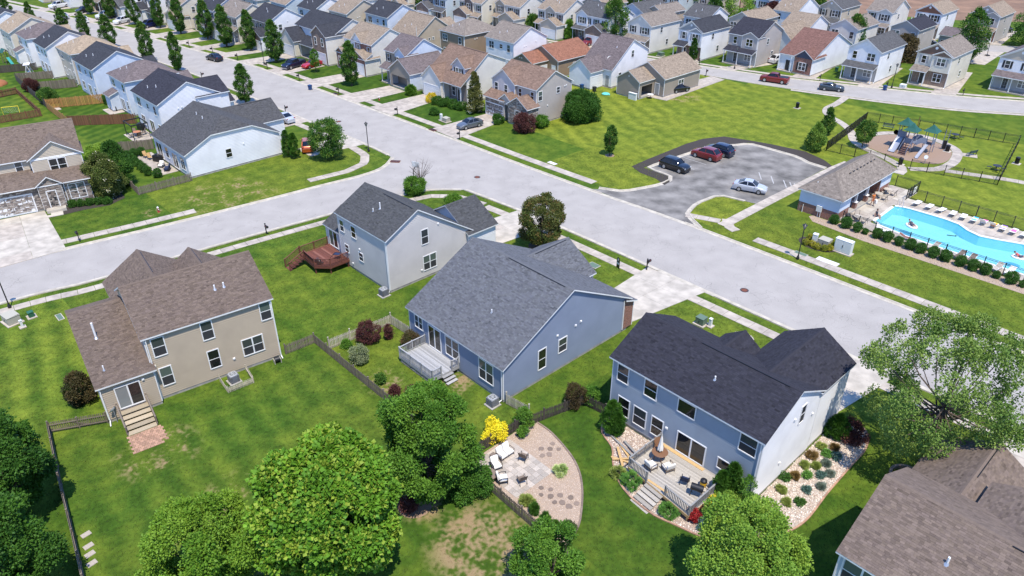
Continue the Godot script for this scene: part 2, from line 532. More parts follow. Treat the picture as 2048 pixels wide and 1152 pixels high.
func kerb(b: MB, line: Array, gaps: Array) -> void:  # gutter pan and rolled kerb along a road edge, on the left of its run; gaps are circles where driveways cross
	var m := resample(line,1.5)
	var g0 := shifted(m,-0.42); var g1 := shifted(m,0.02); var k1 := shifted(m,0.09); var k2 := shifted(m,0.2); var k3 := shifted(m,0.22)
	for i in m.size() - 1:
		b.flat([g0[i],g0[i + 1],g1[i + 1],g1[i]],0.016)
		var low := false
		for g in gaps:
			if m[i].distance_to(Vector2(g[0],g[1])) < g[2]: low = true
		var h := 0.045 if low else 0.12
		var P := func(a: Array,k: int,y: float) -> Vector3: return V3(a[k].x,y,a[k].y)
		b.quad(P.call(g1,i + 1,0.014),P.call(g1,i,0.014),P.call(k1,i,h * 0.85),P.call(k1,i + 1,h * 0.85))
		b.quad(P.call(k1,i + 1,h * 0.85),P.call(k1,i,h * 0.85),P.call(k2,i,h),P.call(k2,i + 1,h))
		b.quad(P.call(k2,i + 1,h),P.call(k2,i,h),P.call(k3,i,0),P.call(k3,i + 1,0))

var main_far := [15,-75.6,-8,-75.6,-46,-75.4,-62,-74.5,-78,-73.9,-94,-73.6,-121,-72.8,-149,-71.9,-162,-71.1,-191,-66.8,-224,-62.2,-259,-55.4,-281,-50.7,-340,-38]
var main_near_w := [-93,-61.3,-97,-61.5,-107,-61.4,-118,-60.7,-133,-60.3,-149,-59.5,-163,-58.7,-177,-57.4,-200,-54,-224,-50.2,-259,-43.4,-281,-38.7,-340,-26]
var main_near_e := [15,-62.8,-30,-62.8,-57,-62.7,-66,-62.3,-75.5,-61.5]
var side_up := [-98.5,30,-95.6,-8,-94.8,-15,-93.4,-24,-91.8,-37,-90.8,-47,-90,-54,-90.6,-58,-93,-61.3]
var side_low := [-89.5,30,-86,-5.8,-84.5,-14,-83.6,-24,-82.7,-33,-81.5,-43,-80.3,-52,-79,-57.5,-75.5,-61.5]
var far_near := [-10,-172,-32.7,-157.7,-42,-151.8,-51.6,-147.5,-60.5,-144.4,-74.2,-140.3,-85.3,-138,-101.7,-134.6,-118,-131,-131.5,-128,-180,-117.5,-260,-100]
var far_far := [-10,-182,-35.2,-166.2,-45.6,-160.3,-57.5,-154.9,-69.5,-150,-78,-146.9,-93,-143.1,-105.7,-140,-131.5,-134.8,-180,-124.5,-260,-107]
var back_near := [-20,-228,-54.8,-203.8,-80,-188.5,-92,-185,-113.5,-179.5,-150,-171,-220,-158]
var back_far := [-20,-237,-56,-211.5,-80,-195.9,-91.5,-192,-115,-185.5,-150,-177,-220,-165]

func setting() -> void:
	for k in 3:
		var f := FastNoiseLite.new()
		f.seed = 100 + k
		f.frequency = [0.07,0.42,1.9][k]
		f.fractal_octaves = [3,3,2][k]
		gn.append(f)
	var inner := []
	for r in [rect(-112,-128,6,-97),rect(-112,-97,6,8)]:
		for pc in Geometry2D.clip_polygons(PackedVector2Array(r),PackedVector2Array(pts(pool_line))): inner.append(Array(pc))
	lawn_sheet("lawn",-112,-128,6,8,0.0,1280,inner)
	lawn_sheet("outer_ground",-340,-300,60,60,0.0,1024,round_rect([-340,-300,60,60],[-112,-128,6,8]))
	var far := MB.new()
	for pc in round_rect([-2500,-2500,2500,2500],[-340,-300,60,60]): far.flat(pc,0.0)
	structure("distant_ground",far,mat("far_grass",0.075,0.10,0.02,0.95,noise_tex(0.008,0.6,1.0,512,5,5),0.02))
	var fld := MB.new()
	fld.flat(pts([-150,-197,-106,-217.4,-85.7,-231.3,-74.2,-235.9,-59.2,-248.2,-20,-275,400,-500,400,-1500,-900,-1500,-400,-200]),0.004)
	var fm := mat("field_soil",0.30,0.175,0.10,0.95,noise_tex(0.012,0.5,1.0,512,5,17),0.02)
	fm.detail_enabled = true
	fm.detail_blend_mode = BaseMaterial3D.BLEND_MODE_MUL
	fm.detail_albedo = noise_tex(0.05,0.7,1.1,512,4,23)
	fm.detail_uv_layer = BaseMaterial3D.DETAIL_UV_2
	fm.uv2_triplanar = true
	fm.uv2_world_triplanar = true
	fm.uv2_scale = Vector3(0.012,0.03,0.06)
	structure("ploughed_field",fld,fm)
	# roads
	var mf := spline(pts(main_far)); var mw := spline(pts(main_near_w)); var me := spline(pts(main_near_e))
	var road := MB.new()
	var nn := mw.duplicate(); nn.reverse()
	var ee := me.duplicate(); ee.reverse()
	road.flat(mf + nn + ee,0.004)
	solid(mf + nn + ee)
	structure("main_street",road,M["asphalt_street"])
	var su := spline(pts(side_up)); var sl := spline(pts(side_low))
	road = MB.new()
	var sr := sl.duplicate(); sr.reverse()
	road.flat(su + [V2(-88,-62.5)] + sr,0.008)
	solid(su + [V2(-88,-62.5)] + sr)
	structure("side_street",road,M["asphalt_street"])
	for s in [["park_road",far_near,far_far],["rear_road",back_near,back_far]]:
		road = MB.new()
		var a := spline(pts(s[1])); var b := spline(pts(s[2])); b.reverse()
		road.flat(a + b,0.004)
		structure(s[0],road,M["asphalt_street"])
	# kerbs; each runs with the grass on its left
	var drv := [[-96,-74,3.6],[-113.5,-73.5,3.4],[-124,-73,3.3],[-138.3,-72.5,3.2],[-151.5,-71.8,3.0],[-163.5,-71,2.8],[-173.5,-69.6,2.5],[-183.5,-68,2.2],[-192.8,-66.5,2.2],[-204,-65.5,2.4],[-216,-64,2.6],[-226.6,-62,2.6],[-40,-62.7,3.7],[-19,-62.8,3.6],[-62,-62.6,3.0],[-95.2,-11.4,3.8],[-120.3,-60.5,2.6],[-104,-61.4,3.3],[-54,-75,7.2],[-137,-60,2.6]]
	var kb := MB.new()
	var r2 := mf.duplicate()
	kerb(kb,r2,drv)
	structure("street_kerb",kb,M["concrete_kerb"])
	kb = MB.new()
	var w2 := mw.duplicate(); w2.reverse()
	kerb(kb,w2,drv)
	structure("street_kerb",kb,M["concrete_kerb"])
	kb = MB.new()
	var e2 := me.duplicate(); e2.reverse()
	kerb(kb,e2,drv)
	structure("street_kerb",kb,M["concrete_kerb"])
	kb = MB.new()
	var u2 := su.duplicate(); u2.reverse()
	kerb(kb,u2,drv)
	structure("street_kerb",kb,M["concrete_kerb"])
	kb = MB.new()
	kerb(kb,sl,drv)
	structure("street_kerb",kb,M["concrete_kerb"])
	kb = MB.new()
	var ff := spline(pts(far_far)); var fn := spline(pts(far_near)); fn.reverse()
	kerb(kb,ff,[])
	structure("street_kerb",kb,M["concrete_kerb"])
	kb = MB.new()
	kerb(kb,fn,[])
	structure("street_kerb",kb,M["concrete_kerb"])
	# pavements; slabs are built one by one as far as their joints can be told apart
	var cut := func(line: Array,x0: float,x1: float) -> Array: return line.filter(func(p: Vector2) -> bool: return p.x > x0 and p.x < x1)
	walk("sidewalk",cut.call(mf,-170,-63.5),1.7,3.1)
	walk("sidewalk",cut.call(mf,-41,16),1.7,3.1)
	walk("sidewalk",cut.call(w2,-175,-101),1.5,2.8)
	walk("sidewalk",cut.call(e2,-70,16),1.5,2.8)
	walk("sidewalk",cut.call(u2,-97.2,-92.3).filter(func(p: Vector2) -> bool: return p.y > -48),1.5,2.9)
	walk("sidewalk",pts([-93.6,-47,-92.9,-53,-93.9,-56.8,-96.8,-58.8,-101.5,-59.3]),-0.7,0.7,1.2)
	walk("sidewalk",sl.filter(func(p: Vector2) -> bool: return p.y < 8 and p.y > -53),1.2,2.4)
	walk("sidewalk",pts([-78.3,-52,-77.2,-56.5,-74.5,-59.3,-69.5,-60.3]),-0.6,0.6,1.2)
	for s in [[mf,-340,-170,1.7,3.1],[w2,-340,-175,1.5,2.8],[ff,-200,0,1.3,2.5],[fn,-70,0,0.3,1.2]]:
		var b := MB.new()
		var ln: Array = cut.call(s[0],s[1],s[2])
		band(b,shifted(ln,s[3]),shifted(ln,s[4]),0.03)
		structure("sidewalk",b,M["concrete_walk"])
	# driveways: street left, street right, house right, house left
	for d in [[-99.6,-74.0,-92.6,-73.9,-94.4,-87.0,-99.3,-86.9,2,5],[-117.2,-73.2,-110.3,-73.4,-112.0,-85.6,-117.0,-85.6,2,5],[-127.4,-72.8,-120.8,-73.0,-120.9,-84.0,-126.4,-84.2,2,4],[-141.6,-72.3,-135.4,-72.6,-135.6,-84.6,-140.6,-84.6,2,4],[-154.6,-71.8,-148.8,-72.2,-148.9,-82.8,-153.8,-82.8,2,4],[-166.3,-70.7,-160.8,-71.5,-160.4,-82.0,-165.2,-82.0,2,4],[-176,-69.3,-171,-70.2,-170.2,-80,-174.4,-80,1,4],[-185.6,-67.8,-181.6,-68.4,-181.4,-79,-185.8,-79,1,4],[-195,-66.3,-190.8,-67,-191,-78.5,-195,-78.5,1,4],[-206.5,-64.8,-201.8,-65.6,-203,-77,-208,-77,1,4],[-219,-63,-213,-64,-212,-74.5,-216.5,-74.5,1,4],[-229.5,-61.4,-224,-62.4,-223,-72,-228,-72,1,4],[-237.6,-59.8,-233.6,-60.5,-235,-70,-239,-70,1,4],[-252,-56.8,-247,-57.6,-247,-67,-251,-67,1,4],[-265,-54.3,-260,-55.4,-259,-65,-264,-65,1,4],
		[-36.2,-62.6,-44.0,-62.6,-43.2,-51.6,-38.0,-51.6,2,4],[-15.6,-62.7,-22.8,-62.7,-22.0,-53.0,-17.0,-53.0,2,4],[-59.0,-62.5,-65.4,-62.4,-66.4,-52.6,-60.0,-52.6,2,4],[-94.9,-7.6,-94.6,-14.8,-108.4,-16.0,-109.4,-10.2,2,6],[-123.2,-60.6,-117.6,-60.8,-117.4,-51,-122,-51,2,3],[-107.2,-61.3,-101.0,-61.4,-102.0,-52.2,-106.4,-52.2,2,3],[-139.2,-60,-134.4,-60.2,-134,-50,-138.4,-50,2,3],[1.5,-62.6,-5.6,-62.6,-5.0,-50.4,0.6,-50.4,2,4],
		[-74.4,-149.1,-70.0,-151.0,-73.2,-172.0,-76.4,-172.0,1,6],[-61.8,-153.3,-58.2,-155.0,-61.2,-174.0,-63.9,-173.0,1,6],[-49.6,-159.0,-45.6,-161.0,-49.4,-181.0,-52.4,-180.0,1,6],[-98.4,-142.0,-94.4,-143.2,-96.8,-161.0,-99.8,-161.0,1,5],[-110.3,-139.2,-106.4,-140.3,-109.6,-158.0,-113.0,-158.0,1,5],[-89.0,-144.2,-85.4,-145.0,-81.2,-160.0,-84.0,-161.0,1,5],[-127.6,-135.6,-120.6,-137.2,-119.6,-144.0,-125.4,-144.0,1,3],[-141,-132.8,-134.6,-134.2,-135.0,-142.4,-140.4,-142.4,1,3],[-176.5,-125.3,-170.5,-126.6,-171.0,-134.0,-175.2,-134.0,1,3],
		[-74.6,-200.0,-66.6,-204.4,-68.2,-220,-72.4,-222,1,3],[-59.2,-209.8,-54.0,-213.0,-56.4,-233,-61.0,-232,1,4],[-54.8,-203.6,-51.0,-206.0,-50.0,-190.0,-56.0,-188.0,1,3],[-87.6,-116.0,-86.0,-137.8,-82.6,-137.6,-81.9,-116.8,2,5],[-100.6,-115.0,-94.4,-115.4,-95.4,-121.4,-100.8,-121.6,2,2]]:
		drive([V2(d[0],d[1]),V2(d[2],d[3]),V2(d[4],d[5]),V2(d[6],d[7])],d[8],d[9],0.056,d[0] > -110 and d[1] > -70)
	# the car park with its kerb, mulch edge and painted bays
	var lot := pts([-63.5,-74.9,-59.9,-77.4,-58.1,-82.4,-57.7,-85.2,-58.9,-86.9,-63.3,-86.9,-63.0,-90,-61.9,-103.4,-59.9,-104.4,-58.4,-107.6,-55,-107.8,-49.4,-107.8,-48.2,-106.8,-44.6,-106.6,-44.8,-87.4,-50.0,-86.2,-50.4,-81.6,-49.4,-77.8,-45.6,-75.0])
	var lb := MB.new()
	lb.flat(lot,0.012)
	solid(lot)
	structure("parking_lot",lb,M["asphalt_lot"])
	lb = MB.new()
	kerb(lb,resample(pts([-45.6,-75.6,-49.4,-77.8,-50.4,-81.6,-50.0,-86.2,-44.8,-87.4]),1.0),[])
	structure("lot_kerb",lb,M["concrete_kerb"])
	lb = MB.new()
	var oe := pts([-63.6,-75.6,-59.9,-77.4,-58.1,-82.4,-57.7,-85.2,-58.9,-86.9,-63.3,-86.9,-63.0,-90,-61.9,-103.4,-59.9,-104.4,-58.4,-107.6,-55,-107.8,-49.4,-107.8,-48.2,-106.8,-44.6,-106.6])
	oe.reverse()
	kerb(lb,resample(oe,1.0),[])
	structure("lot_kerb",lb,M["concrete_kerb"])
	lb = MB.new()
	lb.flat(pts([-57.5,-85.0,-57.3,-83.5,-59.6,-84.5,-62.5,-84.6,-65.1,-85.7,-65.3,-90,-65.3,-100,-64.8,-104,-63.1,-107.5,-59.2,-108.9,-56.2,-109.8,-50.3,-110.9,-46.5,-109.6,-43.7,-107.6,-44.4,-106.85,-48.1,-107.05,-49.3,-108.05,-58.6,-107.9,-60.1,-104.6,-62.1,-103.6,-63.25,-90,-63.55,-86.65,-59.0,-86.65]),0.02)
	var mm := mat("mulch_sheet",0.055,0.043,0.034,0.95,noise_tex(0.05,0.4,1.0,512,4,8),0.35)
	structure("mulch_border",lb,mm)
	for k in 7:
		var b := MB.new()
		var x := -50.6 + k * 1.0 if k < 6 else -44.9
		b.flat([V2(x - 0.05,-97.6),V2(x + 0.05,-97.7),V2(x + 1.75,-95.5),V2(x + 1.65,-95.4)],0.017)
		if k % 2 == 0 or k > 3: structure("bay_line",b,mat("worn_paint",0.5,0.49,0.46,0.8,noise_tex(0.05,0.5,1.0,512,4,8),0.35))
	for k in 4:
		var b := MB.new()
		var z := -91.5 - k * 3.0
		b.flat([V2(-62.6,z),V2(-62.6,z - 0.09),V2(-57.8,z - 0.09),V2(-57.8,z)],0.017)
		structure("bay_line",b,M["worn_paint"])
	walk("park_path",pts([-44.2,-78.2,-44.1,-90,-43.7,-107,-43.2,-112]),-0.75,0.75,1.5)
	walk("park_path",pts([-49.3,-77.5,-44.9,-79.2]),-0.65,0.65,1.5)
	walk("park_path",pts([-44.8,-80.3,-43.6,-78.6,-41.2,-77.9]),-0.7,0.7,1.2)
	walk("park_path",spline(pts([-59.7,-144.6,-58.9,-139,-58.6,-134.4,-56.6,-131,-53,-128.6,-49.8,-125.5,-47.4,-121.5,-44.6,-119.2,-40.2,-117.3,-36.6,-114.8,-36.2,-111])),-0.7,0.7,1.6)
	walk("park_path",spline(pts([-46.6,-126.8,-44.5,-130,-41,-131.8,-37.2,-131.2,-34,-128.9,-32.6,-124.6,-32.4,-121,-33.2,-118,-36,-115.4])),-0.75,0.75,1.4)
	walk("park_path",pts([-33,-127.6,-30.4,-128.6]),-0.8,0.8,1.2)
	walk("park_path",pts([-32,-118.6,-24,-121.8,-18,-123]),-0.7,0.7,1.6)
	# surface irons
	for p in [[-77.9,-65.8],[-33.5,-66.2],[-113.9,-64.6]]:
		var t := thing("manhole_cover",["round iron manhole cover in the street junction","round iron manhole cover in the street before the grey-roofed blue house","round iron manhole cover in the street nearest the corner lamp post"][taken.get("manhole_cover",0)],"manhole cover",V3(p[0],0.005,p[1]),0,"street manhole covers")
		var b: MB
		one(t,"lid","rust_iron","lathe",[O3,[V2(0.34,0),V2(0.34,0.012),V2(0,0.014)],20,false])
		one(t,"ring","black_metal","lathe",[O3,[V2(0.46,0),V2(0.46,0.01),V2(0.35,0.012),V2(0.35,0.0)],20,false])
	for p in [[-91.2,-60.6,"rust-brown storm drain inlet at the street corner kerb"],[-128.9,-73.1,"rust-brown storm drain inlet beside the blue wheeled bin"],[-98.9,-73.9,"rust-brown storm drain inlet by the driveway of the tan gabled house"]]:
		var t := thing("storm_drain",p[2],"storm drain",V3(p[0],0,p[1]),40 if p[0] > -92 else 0,"kerb inlets")
		var b: MB
		one(t,"hood","rust_iron","box",[V3(-0.75,0,-0.4),V3(0.75,0.1,0.4)])
		b = MB.new()
		for k in 7: b.box(V3(-0.62 + k * 0.19,0.1,-0.33),V3(-0.52 + k * 0.19,0.125,0.33))
		part(t,"grate",b,M["black_metal"])

# ------------------------------------------------------------------ house building
const TH := 0.14
func span(poly: Array, y: float) -> Vector2:  # where a convex (t, y) outline is cut at height y
	var lo := INF; var hi := -INF
	for i in poly.size():
		var a: Vector2 = poly[i]; var b: Vector2 = poly[(i + 1) % poly.size()]
		if absf(a.y - b.y) < 1e-5:
			if absf(a.y - y) < 1e-4:
				lo = minf(lo,minf(a.x,b.x)); hi = maxf(hi,maxf(a.x,b.x))
		elif y >= minf(a.y,b.y) - 1e-5 and y <= maxf(a.y,b.y) + 1e-5:
			var t := a.x + (b.x - a.x) * (y - a.y) / (b.y - a.y)
			lo = minf(lo,t); hi = maxf(hi,t)
	return Vector2(lo,hi)
func at_face(f: String,plane: float,t: float,y: float,o: float) -> Vector3:
	match f:
		"z+": return Vector3(t,y,plane + o)
		"z-": return Vector3(t,y,plane - o)
		"x+": return Vector3(plane + o,y,t)
	return Vector3(plane - o,y,t)
func siding(b: MB, f: String, plane: float, poly: Array, course: float) -> void:  # lapped boards
	var y0 := INF; var y1 := -INF
	for p in poly: y0 = minf(y0,p.y); y1 = maxf(y1,p.y)
	var n := ceili((y1 - y0) / course)
	var rev := f == "z-" or f == "x+"
	for i in n:
		var a := y0 + i * course; var e := minf(a + course,y1)
		if e - a < 0.01: continue
		var s := span(poly,a + 0.0005); var t := span(poly,e - 0.0005)
		if s.x > s.y or t.x > t.y: continue
		var A := at_face(f,plane,s.x,a,0.03); var B := at_face(f,plane,s.y,a,0.03); var C := at_face(f,plane,t.y,e,0.0); var D := at_face(f,plane,t.x,e,0.0)
		var E := at_face(f,plane,s.x,a,0.0); var F := at_face(f,plane,s.y,a,0.0)
		if rev:
			b.quad(B,A,D,C); b.quad(F,E,A,B)
		else:
			b.quad(A,B,C,D); b.quad(E,F,B,A)
func panel(b: MB, f: String, plane: float, poly: Array) -> void:  # flat masonry face
	var p := []
	for q in poly: p.append(at_face(f,plane,q.x,q.y,0.0))
	if f == "z-" or f == "x+": p.reverse()
	b.poly(p)
func stones(b: MB, f: String, plane: float, poly: Array, tones: Array) -> void:  # laid stone: single uneven blocks
	var y0 := INF; var y1 := -INF
	for p in poly: y0 = minf(y0,p.y); y1 = maxf(y1,p.y)
	var y := y0
	while y < y1:
		var h := minf(rnd(0.09,0.2),y1 - y)
		var s := span(poly,y + h * 0.5)
		var t := s.x
		while t < s.y:
			var w := minf(rnd(0.2,0.6),s.y - t)
			b.col = tones[rng.randi() % tones.size()] * rnd(0.75,1.15)
			var o := rnd(0.03,0.07)
			var A := at_face(f,plane,t + 0.008,y + 0.008,0.0); var B := at_face(f,plane,t + w - 0.008,y + h - 0.008,o)
			b.box(Vector3(minf(A.x,B.x),minf(A.y,B.y),minf(A.z,B.z)),Vector3(maxf(A.x,B.x),maxf(A.y,B.y),maxf(A.z,B.z)))
			t += w
		y += h
	b.col = Color.WHITE

func roof_polys(v: Dictionary) -> Array:
	var ov: float = v.get("ov",0.3); var og: float = v.get("og",0.25)
	var x0: float = v.x[0]; var x1: float = v.x[1]; var z0: float = v.z[0]; var z1: float = v.z[1]
	var h: float = v.h
	var r: String = v.get("r","x")
	if r == "x":
		var X0 := x0 - og; var X1 := x1 + og; var A := z0 - ov; var B := z1 + ov
		var hA: float = v.get("hA",h); var rz: float = v.get("rz",(A + B) / 2); var rh: float = v.rh
		return [[V3(X1,hA,A),V3(X0,hA,A),V3(X0,rh,rz),V3(X1,rh,rz)],[V3(X0,h,B),V3(X1,h,B),V3(X1,rh,rz),V3(X0,rh,rz)]]
	if r == "z":
		var Z0 := z0 - og; var Z1 := z1 + og; var A := x0 - ov; var B := x1 + ov
		var hA: float = v.get("hA",h); var rx: float = v.get("rx",(A + B) / 2); var rh: float = v.rh
		var q0: float = v.get("ridge_z0",Z0); var q1: float = v.get("ridge_z1", Z1)  # a ridge that runs on into a larger roof leaves a valley
		return [[V3(A,hA,Z0),V3(A,hA,Z1),V3(rx,rh,q1),V3(rx,rh,q0)],[V3(B,h,Z1),V3(B,h,Z0),V3(rx,rh,q0),V3(rx,rh,q1)]]
	if r == "jerk":  # a gable whose top is cut back to a small hip at the x1 end
		var X0 := x0 - og; var X1 := x1 + og; var A := z0 - ov; var B := z1 + ov
		var rz := (A + B) / 2; var rh: float = v.rh; var hj: float = v.hj
		var t: float = (hj - h) / (rh - h)
		var za := lerpf(A,rz,t); var zb := lerpf(B,rz,t); var k: float = v.get("jk",2.4)
		return [[V3(X1,h,A),V3(X0,h,A),V3(X0,rh,rz),V3(X1 - k,rh,rz),V3(X1,hj,za)],[V3(X0,h,B),V3(X1,h,B),V3(X1,hj,zb),V3(X1 - k,rh,rz),V3(X0,rh,rz)],[V3(X1,hj,zb),V3(X1,hj,za),V3(X1 - k,rh,rz)]]
	if r == "hip":
		var X0 := x0 - ov; var X1 := x1 + ov; var Z0 := z0 - ov; var Z1 := z1 + ov
		var rh: float = v.rh
		if X1 - X0 >= Z1 - Z0:
			var k: float = (Z1 - Z0) / 2 * v.get("hk",1.0); var m := (Z0 + Z1) / 2
			k = minf(k,(X1 - X0) / 2 - 0.05)
			return [[V3(X1,h,Z0),V3(X0,h,Z0),V3(X0 + k,rh,m),V3(X1 - k,rh,m)],[V3(X0,h,Z1),V3(X1,h,Z1),V3(X1 - k,rh,m),V3(X0 + k,rh,m)],[V3(X0,h,Z0),V3(X0,h,Z1),V3(X0 + k,rh,m)],[V3(X1,h,Z1),V3(X1,h,Z0),V3(X1 - k,rh,m)]]
		var k: float = (X1 - X0) / 2 * v.get("hk",1.0); var m := (X0 + X1) / 2
		k = minf(k,(Z1 - Z0) / 2 - 0.05)
		return [[V3(X0,h,Z0),V3(X0,h,Z1),V3(m,rh,Z1 - k),V3(m,rh,Z0 + k)],[V3(X1,h,Z1),V3(X1,h,Z0),V3(m,rh,Z0 + k),V3(m,rh,Z1 - k)],[V3(X1,h,Z0),V3(X0,h,Z0),V3(m,rh,Z0 + k)],[V3(X0,h,Z1),V3(X1,h,Z1),V3(m,rh,Z1 - k)]]
	if r == "shed+":  # falls towards +z
		return [[V3(x0 - og,h,z1 + ov),V3(x1 + og,h,z1 + ov),V3(x1 + og,v.rh,z0),V3(x0 - og,v.rh,z0)]]
	if r == "shed-":
		return [[V3(x1 + og,h,z0 - ov),V3(x0 - og,h,z0 - ov),V3(x0 - og,v.rh,z1),V3(x1 + og,v.rh,z1)]]
	if r == "shedx+":
		return [[V3(x1 + ov,h,z1 + og),V3(x1 + ov,h,z0 - og),V3(x0,v.rh,z0 - og),V3(x0,v.rh,z1 + og)]]
	return []
func slope_faces(b: MB,poly: Array,tabs: bool,singles: Node = null,mat_tabs: Material = null) -> void:
	var o: Vector3 = poly[0]
	var u: Vector3 = (poly[1] - o).normalized()
	var n: Vector3 = (poly[1] - o).cross(poly[2] - o).normalized()
	var w := n.cross(u)
	if not tabs:
		for i in range(1,poly.size() - 1):
			var q := func(p: Vector3) -> Vector2: return Vector2((p - o).dot(u) + o.x * 0.7,-(p - o).dot(w) + o.z * 0.3)
			var up := n * 0.012
			b.triuv(poly[0] + up,poly[i] + up,poly[i + 1] + up,q.call(poly[0]),q.call(poly[i]),q.call(poly[i + 1]))
		return
	var p2 := []
	var top := 0.0
	for p in poly:
		p2.append(Vector2((p - o).dot(u),(p - o).dot(w)))
		top = maxf(top,p2[-1].y)
	var row := 0.145
	var y := 0.0
	var count := 0
	while y < top - 0.02:
		var e := minf(y + row,top)
		var s := span(p2,y + 0.001); var t := span(p2,e - 0.001)
		var lo := minf(s.x,t.x); var hi := maxf(s.y,t.y)
		var x := lo - rnd(0.0,0.25)
		while x < hi:
			var wd := rnd(0.16,0.42)
			var k := clampf(0.82 + rng.randfn(0,0.11),0.5,1.2)
			b.col = Color(k,k,k * rnd(0.97,1.04))
			var lift := rnd(0.014,0.026)
			var f := func(a: float,c: float,up: float) -> Vector3: return o + u * a + w * c + n * up
			var a0 := clampf(x,s.x,s.y); var a1 := clampf(x + wd - 0.006,s.x,s.y); var b0 := clampf(x,t.x,t.y); var b1 := clampf(x + wd - 0.006,t.x,t.y)
			if a1 - a0 > 0.01 or b1 - b0 > 0.01:
				if singles and count < 300 and y < 2.6 and absf(a0 - b0) < 0.001 and absf(a1 - b1) < 0.001:
					count += 1
					var sb := MB.new()
					sb.col = b.col
					sb.quad(f.call(a0,y,lift),f.call(a1,y,lift),f.call(b1,e + 0.02,0.008),f.call(b0,e + 0.02,0.008))
					sb.quad(f.call(a0,y,0.0),f.call(a1,y,0.0),f.call(a1,y,lift),f.call(a0,y,lift))
					part(singles,"shingle",sb,mat_tabs)
				else:
					b.quad(f.call(a0,y,lift),f.call(a1,y,lift),f.call(b1,e + 0.02,0.008),f.call(b0,e + 0.02,0.008))
					b.quad(f.call(a0,y,0.0),f.call(a1,y,0.0),f.call(a1,y,lift),f.call(a0,y,lift))
			x += wd
		y = e
	b.col = Color.WHITE
func roof(root: Node,v: Dictionary,roofmat: String,tabs: bool,singles := false) -> Node3D:
	var polys := roof_polys(v)
	if polys.is_empty(): return null
	var b := MB.new(); var tr := MB.new()
	var r := MeshInstance3D.new()
	r.name = "roof"
	root.add_child(r,true)
	var mt: Material = M[roofmat + ("_tabs" if tabs else "")]
	var under := MB.new()
	under.col = Color(0.5,0.5,0.5)
	for i in polys.size():
		var poly: Array = polys[i]
		slope_faces(b,poly,tabs,r if singles and i == 1 else null,mt)
		var low := []
		for p in poly: low.append(p - Vector3.UP * TH)
		if tabs: under.poly(poly)
		var lr := low.duplicate(); lr.reverse()
		tr.poly(lr)
		for k in poly.size():
			var j := (k + 1) % poly.size()
			if maxf(poly[k].y,poly[j].y) > v.get("rh",99.0) - 0.01 and absf(poly[k].y - poly[j].y) < 0.01: continue
			if v.get("r","") == "hip" and k > 0: continue
			tr.quad(low[k],low[j],poly[j],poly[k])
	b.put(under,Transform3D.IDENTITY)
	# ridge and hip caps
	var seen_ := {}
	for poly in polys:
		for k in poly.size():
			var a: Vector3 = poly[k]; var e: Vector3 = poly[(k + 1) % poly.size()]
			if maxf(a.y,e.y) < v.get("rh",99.0) - 0.01 or (absf(a.y - e.y) > 0.01 and v.get("r","") != "hip"): continue
			if v.get("r","").begins_with("shed"): continue
			var key := str(a.snapped(Vector3.ONE * 0.01).min(e.snapped(Vector3.ONE * 0.01))) + str(a.distance_to(e)).substr(0,4)
			if seen_.has(key) or a.distance_to(e) < 0.2: continue
			seen_[key] = true
			var f := (e - a).normalized()
			var s := f.cross(Vector3.UP).normalized()
			b.col = Color(0.86,0.86,0.86)
			var up := Vector3.UP * 0.035; var dn := -Vector3.UP * 0.05
			b.quad(a + up,e + up,e + dn + s * 0.15,a + dn + s * 0.15); b.quad(e + up,a + up,a + dn - s * 0.15,e + dn - s * 0.15)
			b.col = Color.WHITE
	r.mesh = b.mesh()
	r.material_override = mt
	part(root,"fascia",tr,M[v.get("trim","white_trim")])
	if v.get("vent",false) and v.get("r","x") in ["x","z"]:
		var rb := MB.new()
		var p: Array = polys[1]
		var off: Vector3 = ((p[1] - p[2]).normalized()) * 0.22
		var A: Vector3 = p[2].lerp(p[3],0.07) + off + Vector3.UP * 0.05; var B: Vector3 = p[2].lerp(p[3],0.6) + off + Vector3.UP * 0.05
		rb.bar(A,B,0.07,0.05)
		part(r,"ridge_vent",rb,M["black_metal"])
	return r
func roof_y(v: Dictionary,x: float,z: float) -> float:
	var best := -1.0
	for poly in roof_polys(v):
		var n: Vector3 = (poly[1] - poly[0]).cross(poly[2] - poly[0]).normalized()
		var y: float = poly[0].y - (n.x * (x - poly[0].x) + n.z * (z - poly[0].z)) / n.y
		best = y if best < 0 else minf(best,y)
	return best
